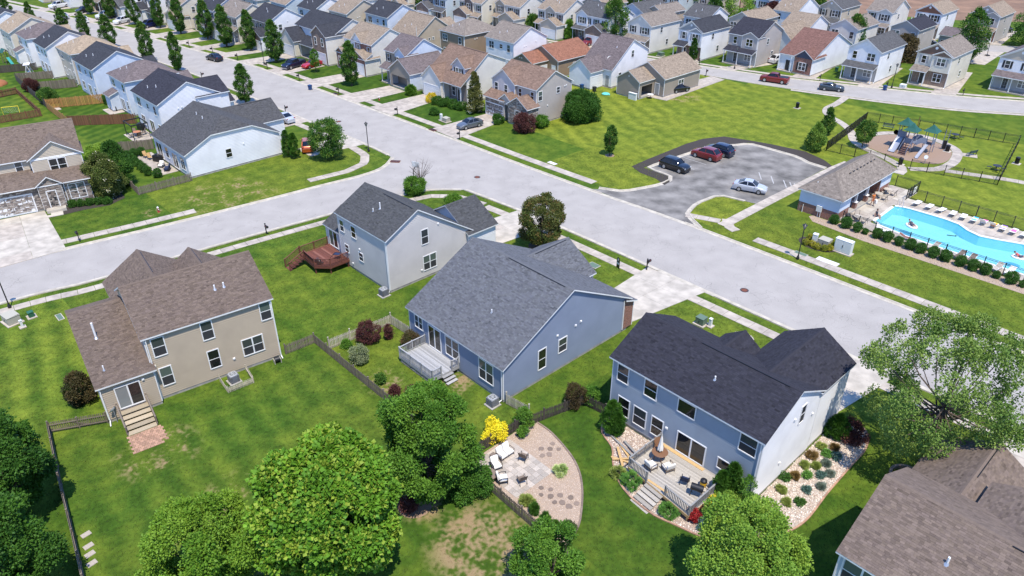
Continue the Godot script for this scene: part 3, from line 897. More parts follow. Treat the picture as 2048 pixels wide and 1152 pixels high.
func walls(root: Node,v: Dictionary,wallmat: String,course: float) -> void:
	var groups := {}
	var y0: float = v.get("y0",0.3)
	var x0: float = v.x[0]; var x1: float = v.x[1]; var z0: float = v.z[0]; var z1: float = v.z[1]
	var r: String = v.get("r","x")
	for f in ["z+","z-","x+","x-"]:
		if f in v.get("skip",[]): continue
		var plane: float = {"z+":z1,"z-":z0,"x+":x1,"x-": x0}[f]
		var ta: float = x0 if f[0] == "z" else z0; var tb: float = x1 if f[0] == "z" else z1
		var Y := func(t: float) -> float:
			if r == "n": return v.h
			return roof_y(v,t if f[0] == "z" else plane,plane if f[0] == "z" else t) - TH - 0.005
		var poly := [V2(ta,y0),V2(tb,y0),V2(tb,Y.call(tb))]
		var rt := INF
		if r == "x" and f[0] == "x":rt = v.get("rz",(z0 + z1) / 2)
		if r == "z" and f[0] == "z":rt = v.get("rx",(x0 + x1) / 2)
		if r == "jerk" and f == "x+":
			var half := (z1 - z0) / 2 + 0.3; var q: float = half * (v.rh - v.hj) / (v.rh - v.h); var mz := (z0 + z1) / 2
			poly.append(V2(mz + q,v.hj - TH)); poly.append(V2(mz - q,v.hj - TH))
		if r == "jerk" and f == "x-": rt = (z0 + z1) / 2
		if rt > ta + 0.05 and rt < tb - 0.05: poly.append(V2(rt,v.rh - TH - 0.005))
		poly.append(V2(ta,Y.call(ta)))
		var m: String = v.get("fw",{}).get(f,v.get("wall",wallmat))
		if not groups.has(m): groups[m] = MB.new()
		var pieces := [poly]
		if v.has("open") and v.open[0] == f:  # a doorway left open: wall pieces round it
			var o: Array = v.open
			pieces = [[V2(ta,y0),V2(o[1],y0),V2(o[1],o[3]),V2(ta,o[3])],[V2(o[2],y0),V2(tb,y0),V2(tb,o[3]),V2(o[2],o[3])],[V2(ta,o[3]),V2(tb,o[3])] + poly.slice(2)]
		for pc in pieces:
			if m.begins_with("brick"): panel(groups[m],f,plane,pc)
			elif m.begins_with("stone"):
				groups[m].col = Color(0.26,0.23,0.2)
				panel(groups[m],f,plane,pc)
				stones(groups[m],f,plane,pc,[Color(0.36,0.30,0.25),Color(0.25,0.20,0.165),Color(0.45,0.40,0.345),Color(0.19,0.16,0.14)])
			else: siding(groups[m],f,plane,pc,course)
	for m in groups:
		if m.begins_with("stone"):
			var sm := mat("stone_blocks",1,1,1,0.9,noise_tex(0.03,0.75,1.0,256,4,12),1.2)
			sm.vertex_color_use_as_albedo = true
			part(root,"stone_wall",groups[m],sm)
		else: part(root,"wall",groups[m],M[m])
	if y0 <= 0.31 and not v.get("nofound",false):
		var fb := MB.new()
		fb.box(V3(x0 + 0.012,0,z0 + 0.012),V3(x1 - 0.012,y0,z1 - 0.012))
		part(root,"foundation",fb,M["foundation"])
	if v.get("corners",true):
		var k := 0
		for cx in [x0,x1]:
			for cz in [z0,z1]:
				var top := (v.h if r == "n" else roof_y(v,cx,cz) - TH) as float
				if top - y0 < 0.4: continue
				var cb := MB.new()
				cb.box(V3(cx - 0.05 if cx == x1 else cx - 0.03,y0,cz - 0.05 if cz == z1 else cz - 0.03),V3(cx + 0.03 if cx == x1 else cx + 0.05,top,cz + 0.03 if cz == z1 else cz + 0.05))
				part(root,"corner_board",cb,M[v.get("trim","white_trim")])

# windows and doors hang on a wall face: local x along the wall, y up, z outwards
func face_at(f: String,plane: float,t: float,y: float) -> Transform3D:
	var turn: float = {"z+":0.0,"z-":PI,"x+":PI / 2,"x-": -PI / 2}[f]
	return Transform3D(Basis(Vector3.UP,turn),at_face(f,plane,t,y,0.0))
func window_frame(w: float,h: float,n: int,kind: String) -> ArrayMesh:
	var k := "wf%.2f_%.2f_%d_%s" % [w,h,n,kind]
	if not cache.has(k):
		var b := MB.new()
		var t := 0.085
		b.box(V3(-w / 2 - t,-t,0),V3(-w / 2,h + t,0.07)); b.box(V3(w / 2,-t,0),V3(w / 2 + t,h + t,0.07))
		b.box(V3(-w / 2,h,0),V3(w / 2,h + t,0.07)); b.box(V3(-w / 2,-t,0),V3(w / 2,0,0.085))
		for i in range(1,n):
			var x := -w / 2 + w * i / n
			b.box(V3(x - 0.06,0,0),V3(x + 0.06,h,0.062))
		if kind != "f":
			for i in n:
				var a := -w / 2 + w * i / n + (0.06 if i > 0 else 0.0); var e := -w / 2 + w * (i + 1) / n - (0.06 if i < n - 1 else 0.0)
				b.box(V3(a,h / 2 - 0.03,0),V3(e,h / 2 + 0.03,0.055))
		cache[k] = b.mesh()
	return cache[k]
func pane_mesh(w: float,h: float) -> ArrayMesh:
	var k := "pn%.2f_%.2f" % [w,h]
	if not cache.has(k):
		var b := MB.new()
		b.box(V3(-w / 2,0,0),V3(w / 2,h,0.035))
		cache[k] = b.mesh()
	return cache[k]
func window(root: Node,f: String,plane: float,t: float,y: float,w: float,h: float,n := 1,kind := "",shutter := "") -> void:
	var tr := face_at(f,plane,t,y)
	var o := part(root,"window",window_frame(w,h,n,kind),M["white_trim"],tr)
	var ups := ["glass_grey","glass_green","glass_dark","glass_grey"]
	var up: String = ups[rng.randi() % 4]
	for i in n:
		var cw := w / n - (0.1 if n > 1 else 0.0)
		var cx := -w / 2 + w * (i + 0.5) / n
		if kind == "f":
			part(o,"pane",pane_mesh(cw,h),M[up],shift(V3(cx,0,0.004)))
		else:
			part(o,"pane",pane_mesh(cw,h / 2 - 0.03),M["glass_dark" if up == "glass_dark" else "screen"],shift(V3(cx,0,0.002)))
			part(o,"pane",pane_mesh(cw,h / 2 - 0.03),M[up],shift(V3(cx,h / 2 + 0.03,0.008)))
	if shutter:
		for s in [-1,1]:
			var k := "sh%.2f" % h
			if not cache.has(k):
				var b := MB.new()
				b.box(V3(-0.19,0,0),V3(0.19,h,0.03))
				for j in int(h / 0.11): b.box(V3(-0.15,0.05 + j * 0.11,0.03),V3(0.15,0.11 + j * 0.11,0.045))
				cache[k] = b.mesh()
			part(root,"shutter",cache[k],M[shutter],face_at(f,plane,t,y) * shift(V3(s * (w / 2 + 0.3),0,0.022)))
func door(root: Node,f: String,plane: float,t: float,y: float,w: float,h: float,m := "dark_plastic") -> void:
	var b := MB.new()
	b.box(V3(-w / 2 - 0.1,0,0),V3(-w / 2,h + 0.1,0.07)); b.box(V3(w / 2,0,0),V3(w / 2 + 0.1,h + 0.1,0.07)); b.box(V3(-w / 2,h,0),V3(w / 2,h + 0.1,0.07))
	var o := part(root,"door_frame",b,M["white_trim"],face_at(f,plane,t,y))
	b = MB.new()
	b.box(V3(-w / 2,0,0),V3(w / 2,h,0.035))
	for i in 2:
		for j in 3: b.box(V3(-w * 0.4 + i * w * 0.42,h * (0.08 + j * 0.3),0.035),V3(-w * 0.4 + i * w * 0.42 + w * 0.36,h * (0.32 + j * 0.3),0.05))
	part(o,"door",b,M[m])
	one(o,"handle","galvanised","blob",[V3(w * 0.42,h * 0.47,0.07),V3(0.035,0.035,0.035),4,6])
func slider(root: Node,f: String,plane: float,t: float,y: float,w: float,h: float,g := "glass_dark") -> void:
	var b := MB.new()
	var k := 0.09
	b.box(V3(-w / 2 - k,0,0),V3(-w / 2,h + k,0.08)); b.box(V3(w / 2,0,0),V3(w / 2 + k,h + k,0.08)); b.box(V3(-w / 2,h,0),V3(w / 2,h + k,0.08)); b.box(V3(-w / 2,0,0),V3(w / 2,0.1,0.09)); b.box(V3(-0.06,0.1,0),V3(0.06,h,0.075))
	var o := part(root,"sliding_door",b,M["white_trim"],face_at(f,plane,t,y))
	for s in [-1,1]:
		part(o,"pane",pane_mesh(w / 2 - 0.06,h - 0.1),M[g if s < 0 else "glass_dark"],shift(V3(s * (w / 4 + 0.03),0.1,0.004)))
func garage_door(root: Node,f: String,plane: float,t: float,w: float,h: float,m := "white_trim",lights := false) -> void:
	var b := MB.new()
	b.box(V3(-w / 2 - 0.14,0,0),V3(-w / 2,h + 0.16,0.07)); b.box(V3(w / 2,0,0),V3(w / 2 + 0.14,h + 0.16,0.07)); b.box(V3(-w / 2,h,0),V3(w / 2,h + 0.16,0.07))
	var o := part(root,"garage_frame",b,M["white_trim"],face_at(f,plane,t,0.07))
	for j in 4:
		b = MB.new()
		b.box(V3(-w / 2,h * j / 4 + 0.012,0),V3(w / 2,h * (j + 1) / 4,0.03))
		if j < 3 or not lights:
			for i in 8: b.box(V3(-w / 2 + w * (i + 0.1) / 8,h * j / 4 + 0.09,0.03),V3(-w / 2 + w * (i + 0.9) / 8,h * (j + 1) / 4 - 0.08,0.042))
		part(o,"panel",b,M[m])
	if lights:
		for i in 8: part(o,"pane",pane_mesh(w / 8 * 0.62,h / 4 * 0.5),M["glass_dark"],shift(V3(-w / 2 + w * (i + 0.5) / 8,h * 0.82,0.003)))
func vent_pipe(root: Node,x: float,y: float,z: float,h := 0.45,r := 0.055,m := "white_trim",flash := true) -> void:
	var b := MB.new()
	b.tube([V3(x,y - 0.3,z),V3(x,y + h,z)],r,r,10)
	var o := part(root,"vent_pipe",b,M[m])
	if flash:
		one(o,"flashing","galvanised","lathe",[V3(x,y - 0.12,z),[V2(r * 3.2,0),V2(r * 1.15,0.2)],10])
func wall_vent(root: Node,f: String,plane: float,t: float,y: float,s := 0.11) -> void:
	var b := MB.new()
	b.box(V3(-s,-s,0),V3(s,s,0.05)); b.box(V3(-s * 0.8,-s * 0.3,0.05),V3(s * 0.8,s * 0.9,0.13))
	part(root,"wall_vent",b,M["white_trim"],face_at(f,plane,t,y))
func posts(root: Node,list: Array,h: float,y := 0.2,w := 0.14,m := "white_trim") -> void:
	for p in list:
		var b := MB.new()
		b.box(V3(p[0] - w / 2,y,p[1] - w / 2),V3(p[0] + w / 2,h,p[1] + w / 2))
		b.box(V3(p[0] - w * 0.7,y,p[1] - w * 0.7),V3(p[0] + w * 0.7,y + 0.15,p[1] + w * 0.7))
		part(root,"porch_post",b,M[m])
func pad(root: Node,x0: float,z0: float,x1: float,z1: float,y: float,m := "concrete_walk",called := "porch_floor") -> void:
	var b := MB.new()
	b.box(V3(x0,0,z0),V3(x1,y,z1))
	part(root,called,b,M[m])
func downspout(root: Node,x: float,z: float,top: float,dx := 0.0,dz := 0.35,m := "white_trim") -> void:
	var b := MB.new()
	b.bar(V3(x,top,z),V3(x,0.25,z),0.08,0.06)
	b.bar(V3(x,0.26,z),V3(x + dx,0.08,z + dz),0.08,0.06)
	part(root,"downspout",b,M[m])

# one house: vols are wall boxes with roofs (x and z spans, eave height h, ridge height rh), items hang on them
func house(called: String,label: String,vols: Array,wallmat: String,roofmat: String,items: Array,o := {}) -> Node3D:
	var free: bool = o.has("at")
	var c := Vector3((vols[0].x[0] + vols[0].x[1]) / 2.0,0,(vols[0].z[0] + vols[0].z[1]) / 2.0)
	var root := thing(called,label,"house",o.at if free else c,o.get("turn",0.0),o.get("group","houses of the subdivision"))
	var sh := O3 if free else c
	var tabs: bool = o.get("tabs",false)
	var course: float = o.get("course",0.2)
	for v in vols:
		var fp := [V3(v.x[0],0,v.z[0]),V3(v.x[1],0,v.z[0]),V3(v.x[1],0,v.z[1]),V3(v.x[0],0,v.z[1])]
		solid(fp.map(func(q: Vector3) -> Vector2:
			var w := root.transform * (q - sh)
			return V2(w.x,w.z)))
		v.x = [v.x[0] - sh.x,v.x[1] - sh.x]; v.z = [v.z[0] - sh.z,v.z[1] - sh.z]
		for k in ["rz","ridge_z0","ridge_z1"]:
			if v.has(k): v[k] -= sh.z
		if v.has("rx"): v.rx -= sh.x
		if v.has("open"):
			var k: float = sh.x if v.open[0][0] == "z" else sh.z
			v.open = [v.open[0],v.open[1] - k,v.open[2] - k,v.open[3]]
		if not v.has("rh") and v.get("r","x") in ["x","z","hip"]:
			var half: float = ((v.z[1] - v.z[0]) if v.get("r","x") == "x" else (v.x[1] - v.x[0]) if v.r == "z" else minf(v.x[1] - v.x[0],v.z[1] - v.z[0])) / 2 + v.get("ov",0.3)
			v.rh = v.h + half * v.get("p",0.56)
		if v.get("body",true): walls(root,v,wallmat,course)
		var rf := roof(root,v,v.get("roof",roofmat),tabs,v.get("singles",false))
		if rf and v.has("pipes"):
			for p in v.pipes:
				var px: float = p[0] - sh.x; var pz: float = p[1] - sh.z
				vent_pipe(rf,px,roof_y(v,px,pz),pz,p[2] if p.size() > 2 else 0.4,p[3] if p.size() > 3 else 0.055)
	for i in items:
		var k: String = i[0]
		if k in ["w","slider","door","garage","vent","clad"]:
			var f: String = i[1].left(2)
			var v: Dictionary = vols[int(i[1].substr(2)) if i[1].length() > 2 else 0]
			var plane: float = {"z+":v.z[1],"z-":v.z[0],"x+":v.x[1],"x-": v.x[0]}[f]
			var s: float = sh.x if f[0] == "z" else sh.z
			var t: float = i[2] - s
			match k:
				"w":window(root,f,plane,t,i[3],i[4],i[5],i[6] if i.size() > 6 else 1,i[7] if i.size() > 7 else "",i[8] if i.size() > 8 else "")
				"slider":slider(root,f,plane,t,i[3],i[4],i[5],i[6] if i.size() > 6 else "glass_dark")
				"door":door(root,f,plane,t,i[3],i[4],i[5],i[6] if i.size() > 6 else "dark_plastic")
				"garage":garage_door(root,f,plane,t,i[3],i[4],i[5] if i.size() > 5 else "white_trim",i.size() > 6)
				"vent": wall_vent(root,f,plane,t,i[3])
				"clad": # ["clad", face, t0, t1, y0, y1, material, apex height or 0]
					var b := MB.new()
					var t1: float = i[3] - s
					var poly := [V2(t,i[4]),V2(t1,i[4]),V2(t1,i[5]),V2(t,i[5])]
					if i.size() > 7 and i[7] > 0: poly = [V2(t,i[4]),V2(t1,i[4]),V2(t1,i[5]),V2((t + t1) / 2,i[7]),V2(t,i[5])]
					if i[6].begins_with("brick"): panel(b,f,plane + (0.03 if f[1] == "+" else -0.03),poly)
					else: siding(b,f,plane + (0.022 if f[1] == "+" else -0.022),poly,course)
					part(root,"cladding",b,M[i[6]])
		elif k == "posts":
			var l := []
			for p in i[1]: l.append([p[0] - sh.x,p[1] - sh.z])
			posts(root,l,i[2],i[3] if i.size() > 3 else 0.2,i[4] if i.size() > 4 else 0.14)
		elif k == "pad":pad(root,i[1] - sh.x,i[2] - sh.z,i[3] - sh.x,i[4] - sh.z,i[5],i[6] if i.size() > 6 else "concrete_walk")
		elif k == "spout": downspout(root,i[1] - sh.x,i[2] - sh.z,i[3],i[4] if i.size() > 4 else 0.0,i[5] if i.size() > 5 else 0.35)
	return root

# ------------------------------------------------------------------ the houses
func win_row(list: Array,face: String,shutter := "") -> Array:  # [t, y, w, h, lights]
	var o := []
	for w in list: o.append(["w",face,w[0],w[1],w[2],w[3],w[4] if w.size() > 4 else 1,"",shutter])
	return o

func near_houses() -> void:
	# white house with the red deck
	house("white_house","white two-storey house with grey roof beside the red wooden deck",[
		{"x":[-69.1,-59.5],"z":[-49.5,-37.5],"r":"x","h":6.4,"hA":3.5,"rz":-41.7,"rh":8.75,"vent":true,"ov":0.22,"pipes":[[-63.9,-40.0,0.7,0.07],[-64.4,-39.4,0.35]]},
		{"x":[-72.9,-69.1],"z":[-43.0,-37.9],"r":"x","h":3.5,"rh":5.1,"ov": 0.25},
		{"x":[-67.0,-59.2],"z":[-52.6,-48.5],"r":"z","h":3.5,"rh":5.9,"wall":"side_white"}],"side_warm","roof_grey",
		win_row([[-68.25,4.35,0.75,1.35],[-65.85,4.4,0.85,1.35],[-67.7,1.9,0.72,0.9],[-64.8,1.9,0.8,0.95]],"z+") + win_row([[-42.5,4.3,0.85,1.7],[-43.0,1.05,1.75,1.7,2]],"x+") + [["slider","z+1",-71.3,1.0,1.7,2.1,"glass_green"],["vent","x+",-44.4,6.1],["vent","x+",-41.8,1.2],["vent","z+",-64.9,3.3],["vent","z+",-66.7,0.8],["spout",-59.45,-37.35,6.3],["garage","z-2",-63.2,4.9,2.4]],{"tabs":true,"course":0.2,"group":"houses in the near row"})
	# blue ranch
	house("blue_house","blue one-storey ranch house with a broad slate-grey roof and grey deck",[
		{"x":[-51.0,-37.5],"z":[-50.8,-34.0],"r":"x","h":3.7,"rh":8.2,"vent":true,"ov":0.25,"pipes":[[-42.6,-37.3,0.3]]},
		{"x":[-51.0,-43.3],"z":[-52.0,-44.0],"r":"z","h":3.7,"rh":6.3,"vent":true,"fw":{"z-":"brick_red"}},
		{"x":[-43.3,-37.42],"z":[-51.5,-50.0],"r":"shed-","h":3.2,"rh":3.85,"ov":0.3,"wall":"brick_red","nofound":true}],"side_blue","roof_slate",
		win_row([[-49.45,2.0,1.15,1.3,2],[-44.4,1.25,1.85,1.95,2],[-39.7,1.15,1.8,2.05,2]],"z+") + win_row([[-38.7,1.35,0.9,2.05],[-41.35,1.95,1.0,1.4]],"x+") + [["slider","z+",-47.0,0.75,1.75,2.4],["vent","x+",-43.0,4.0],["vent","x+",-43.7,4.15],["vent","x+",-40.6,4.0],["spout",-37.6,-33.9,3.6,0.0,0.9],["garage","z-2",-40.5,4.7,2.2]],{"tabs":true,"course":0.2,"group":"houses in the near row"})
	# slate-blue house with charcoal roof
	house("grey_house","grey-blue two-storey house with charcoal roof, rear deck and stone bed",[
		{"x":[-30.1,-16.4],"z":[-47.8,-39.5],"r":"x","h":6.2,"rh":8.5,"vent":true,"ov":0.28,"pipes":[[-22.0,-41.5,0.3,0.06]],"fw":{"x+":"side_white"}},
		{"x":[-22.2,-16.46],"z":[-52.8,-47.7],"r":"z","h":6.2,"rh":8.1,"og":0.2,"ridge_z1":-43.9,"skip":["z+"],"fw":{"x+":"side_white"}},
		{"x":[-25.4,-22.5],"z":[-48.7,-47.7],"r":"z","h":6.25,"rh":7.45,"og":0.2,"ridge_z1":-45.4,"skip":["z+"]}],"side_steel","roof_charcoal",
		win_row([[-29.0,4.25,1.05,1.55],[-26.2,4.3,1.15,1.5],[-17.5,4.35,1.3,1.5],[-28.65,0.95,1.1,1.7],[-26.95,0.9,1.2,1.7],[-25.2,0.95,1.05,1.7]],"z+") + [["w","z+",-22.8,4.6,1.5,1.15,1,"f"],["w","z+",-19.0,1.6,1.05,0.9,1,"f"],["slider","z+",-21.95,0.72,2.5,1.95],["w","x+",-45.0,4.7,0.65,1.6],["vent","x+",-43.8,5.6],["vent","x+",-46.9,4.4],["vent","x+",-42.9,1.9],["vent","z+",-24.3,2.3],["spout",-16.5,-39.4,6.1],["garage","z-1",-19.3,4.9,2.4]],{"tabs":true,"course":0.2,"group":"houses in the near row"})
	# tan house on the left, turned a little with the side street
	house("tan_house","tan two-storey house with brown roof, low wing and wooden rear steps",[
		{"x":[0.3,11.2],"z":[-10.0,-0.45],"r":"x","h":6.6,"rh":9.35,"ov":0.25,"pipes":[[7.2,-2.6,0.4,0.07],[8.0,-2.6,0.4,0.07]]},
		{"x":[-4.0,0.3],"z":[-9.8,0.15],"r":"x","h":3.75,"hA":6.05,"rz":-8.0,"rh":6.8,"ov":0.25,"pipes":[[-2.75,-4.6,1.5,0.09],[-3.1,-1.2,0.45,0.06]]},
		{"x":[0.1,7.4],"z":[-18.2,-9.0],"r":"z","h":3.6,"rh":6.2,"vent":true},{"x":[5.6,11.0],"z":[-16.3,-9.0],"r":"z","h":3.62,"rh":5.85,"vent":true}],"side_tan","roof_brown",
		win_row([[1.3,4.45,0.95,1.75],[5.36,4.5,0.9,1.75],[1.27,1.35,0.9,1.8],[5.36,1.4,0.9,1.8],[8.9,1.5,1.85,1.65,2],[10.6,4.55,0.9,1.75]],"z+") + [["slider","z+1",-1.95,0.95,1.85,2.15,"glass_pale"],["vent","z+",-0.0 + 0.55,3.6],["vent","z+",7.0,1.6],["vent","z+1",-0.65,3.1],["spout",-3.95,0.28,3.6,-0.1,0.5],["spout",0.42,-0.3,6.4,-0.2,0.3],["spout",11.2,-0.33,6.4]],{"tabs":true,"course":0.2,"at":V3(-57.9,0,-11.9),"turn":83.0,"group":"houses in the near row"})
	# brown roof at the lower right
	house("brown_roof_house","grey house under a wide brown shingle roof in the lower right corner",[
		{"x":[-8.3,9.0],"z":[-44.0,-34.4],"r":"x","h":6.2,"rh":8.95,"ov":0.25,"singles":true,"vent":true,"pipes":[[-3.6,-36.6,0.5,0.07]]},
		{"x":[-8.5,-1.9],"z":[-51.3,-43.8],"r":"z","h":3.9,"rh":6.2,"vent":true},{"x":[-3.9,7.0],"z":[-46.6,-40.0],"r":"z","h":6.22,"rh":8.85}],"side_sky","roof_umber",
		win_row([[-6.9,4.2,2.2,1.7,2],[-3.5,4.2,1.1,1.7]],"z+") + [["spout",-8.3,-34.3,6.1]],{"tabs":true,"course":0.2,"group":"houses in the near row"})
	# stone-fronted house
	house("stone_front_house","tan house with stone front, wide garage door and dark front door",[
		{"x":[-9.0,6.3],"z":[-11.5,-2.2],"r":"x","h":6.3,"rh":9.5,"ov":0.35,"pipes":[]},{"x":[0.35,6.35],"z":[-6.0,-1.4],"r":"z","h":6.3,"rh":8.5,"ov": 0.35},
		{"x":[-9.0,6.32],"z":[-2.2,0.85],"r":"shed+","h":3.55,"rh":4.9,"ov":0.5,"fw":{"z+":"stone"}},{"x":[0.3,3.0],"z":[-0.5,1.25],"r":"z","h":3.55,"rh":4.75,"ov":0.3,"wall":"stone"}],"side_beige","roof_umber",
		[["w","z+2",4.7,1.0,1.85,2.0,2],["w","z+1",3.4,4.2,1.95,1.8,2],["w","z+0",-1.1,4.75,0.75,1.4],["w","z+0",-4.6,4.75,0.75,1.4],["garage","z+2",-3.1,4.9,2.5],["door","z+3",1.65,0.42,1.0,2.25],["pad",0.5,1.25,2.8,2.3,0.4,"concrete_pale"],["pad",0.9,2.3,2.3,3.6,0.07,"concrete_pale"],["pad",-0.4,2.9,0.95,3.6,0.068,"concrete_pale"],["clad","z+1",0.4,6.3,6.15,6.4,"white_trim"],["spout",3.3,0.95,3.4]],{"tabs":true,"course":0.2,"at":V3(-109.4,0,-16.0),"turn": 78.0})
	# white ranch across the side street
	house("white_ranch","white one-storey ranch house with dark clipped-gable roof by the corner lawn",[
		{"x":[-118.4,-106.0],"z":[-49.4,-34.8],"r":"jerk","h":3.6,"rh":7.3,"hj":5.75,"jk":2.8,"ov":0.3,"pipes":[[-114,-40.5],[-111.6,-40.4]]},{"x":[-119.6,-112.0],"z":[-53.4,-44.0],"r":"z","h":3.6,"rh":6.1,"vent":true}],"side_white","roof_ash",
		[["w","x+",-41.1,1.75,0.85,1.25],["vent","x+",-43.6,3.2],["slider","z+",-116.6,0.3,2.0,2.4],["w","z+",-113.6,1.2,1.1,1.6],["slider","z+",-110.6,0.3,1.8,2.3],["w","z+",-107.8,1.0,1.4,1.8,2],["spout",-106.0,-49.5,3.4,0.3,0.0]],{"tabs":true,"course": 0.22})

# a house seen from behind: rear wall towards +z
func rear_house(label: String,x0: float,x1: float,z0: float,z1: float,side: String,rf: String,kind := "x",o := {}) -> Node3D:
	var w := x1 - x0
	var vols := [{"x":[x0,x1],"z":[z0,z1],"r":kind,"h":o.get("h",6.2),"p":o.get("p",0.52),"vent":kind != "hip","pipes":[[x0 + w * 0.5,z1 - 2.2],[x0 + w * 0.32,z1 - 1.5]]}]
	var g: float = o.get("gx",0.0)
	if not o.get("nogar",false): vols.append({"x":[x0 + w * 0.15 + g,x0 + w * 0.75 + g],"z":[z0 - 3.2,z0 + 2.5],"r":"z","h":3.6,"p": 0.6})
	if o.get("up",false): vols.append({"x":[x0 + w * 0.35,x1 - 0.06],"z":[z0 - 1.4,z0 + 4],"r":"z","h":6.22,"p": 0.5})
	if o.has("bay"): vols.append({"x":[x0 - 0.2 + w * 0.05,x0 + w * 0.35],"z":[z1 - 0.2,z1 + 1.6],"r":"shed+","h":2.9,"rh": 3.7})
	var it := []
	if o.get("h",6.2) > 5:
		it += win_row([[x0 + w * 0.2,4.1,1.5,1.4,2],[x0 + w * 0.82,4.1,0.85,1.4],[x0 + w * 0.22,1.0,1.5,1.5,2],[x0 + w * 0.86,1.1,0.8,1.4]],"z+")
		if w > 8.6: it += win_row([[x0 + w * 0.55,4.5,0.8,0.8]],"z+")
		it += [["slider","z+",x0 + w * 0.56,0.35,1.7,2.1],["vent","x+",z1 - 3.0,5.0],["vent","x+",z1 - 3.6,5.1],["vent","x+",z1 - 6.5,5.6]]
	else:
		it += win_row([[x0 + w * 0.3,1.1,1.5,1.4,2]],"z+")
	it += [["spout",x1 - 0.05,z1 + 0.1,5.9]]
	for q in o.get("xw",[]): it.append(["w","x+",q[0],q[1],q[2],q[3]])
	return house(o.get("called","rear_facing_house"),label,vols,side,rf,it,{"group":o.get("group","houses along the main street")})

# a wide two-storey house with a garage wing, front towards +z
func garage_house(label: String,x0: float,x1: float,z0: float,z1: float,side: String,rf: String,front: String,o := {}) -> Node3D:
	var w := x1 - x0
	var right: bool = o.get("right", true)  # garage on the right
	var ga := x1 - 5.6 if right else x0 - 0.05
	var gb := x1 + 0.05 if right else x0 + 5.6
	var vols := [{"x":[x0,x1],"z":[z0,z1],"r":o.get("r","x"),"h":6.2,"p":0.54,"fw":{"z+":o.get("upper",side)},"vent":true,"pipes":[[x0 + w * 0.4,z1 - 3.2],[x0 + w * 0.55,z1 - 2.6]]},{"x":[ga,gb],"z":[z1 - 1.5,z1 + 2.4],"r":"z","h":3.45,"p":0.5,"fw":{"z+": front}}]
	vols.append({"x":[x0 + 0.1 if right else gb + 0.1,ga - 0.1 if right else x1 - 0.1],"z":[z1,z1 + 1.3],"r":"shed+","h":3.0,"rh":3.8,"body": false})
	if o.get("gable",true):
		var gx: float = o.get("gx",x0 + w * 0.3)
		vols.append({"x":[gx - 1.7,gx + 1.7],"z":[z1 - 2.5,z1 + 0.35],"r":"z","h":6.2,"p":0.62,"y0":3.4,"fw":{"z+":o.get("gfront",front)}})
	var sh: String = o.get("shutter","dark_plastic")
	var it := []
	var ws := [x0 + w * 0.13,x0 + w * 0.38,x0 + w * 0.62,x0 + w * 0.87]
	for i in 4:
		if o.get("gable",true) and absf(ws[i] - o.get("gx",x0 + w * 0.3)) < 1.6: continue
		it.append(["w","z+",ws[i],4.2,0.85,1.4,1,"",sh])
	if o.get("gable",true): it.append(["w","z+3",o.get("gx",x0 + w * 0.3),4.25,1.5,1.4,2,"",sh])
	var px := (x0 + ga) / 2 if right else (gb + x1) / 2
	it += [["garage","z+1",(ga + gb) / 2,4.6,2.2],["door","z+",px + (0.8 if right else -0.8),0.3,0.95,2.1],["w","z+",px - (1.0 if right else -1.0),1.1,1.1,1.5,2],["clad","z+",x0 + 0.1,x1 - 0.1,0.3,3.0,front],
		["posts",[[x0 + 0.25 if right else gb + 0.4,z1 + 1.25],[ga - 0.4 if right else x1 - 0.25,z1 + 1.25]],2.9],["pad",x0 + 0.1 if right else gb + 0.1,z1 + 0.04,ga - 0.1 if right else x1 - 0.1,z1 + 1.5,0.22],["w","x+",z1 - 3.0,4.2,0.8,1.3],["vent","x+",z1 - 5.0,6.0]]
	return house(o.get("called","garage_house"),label,vols,side,rf,it,{"group":o.get("group","houses along the main street")})

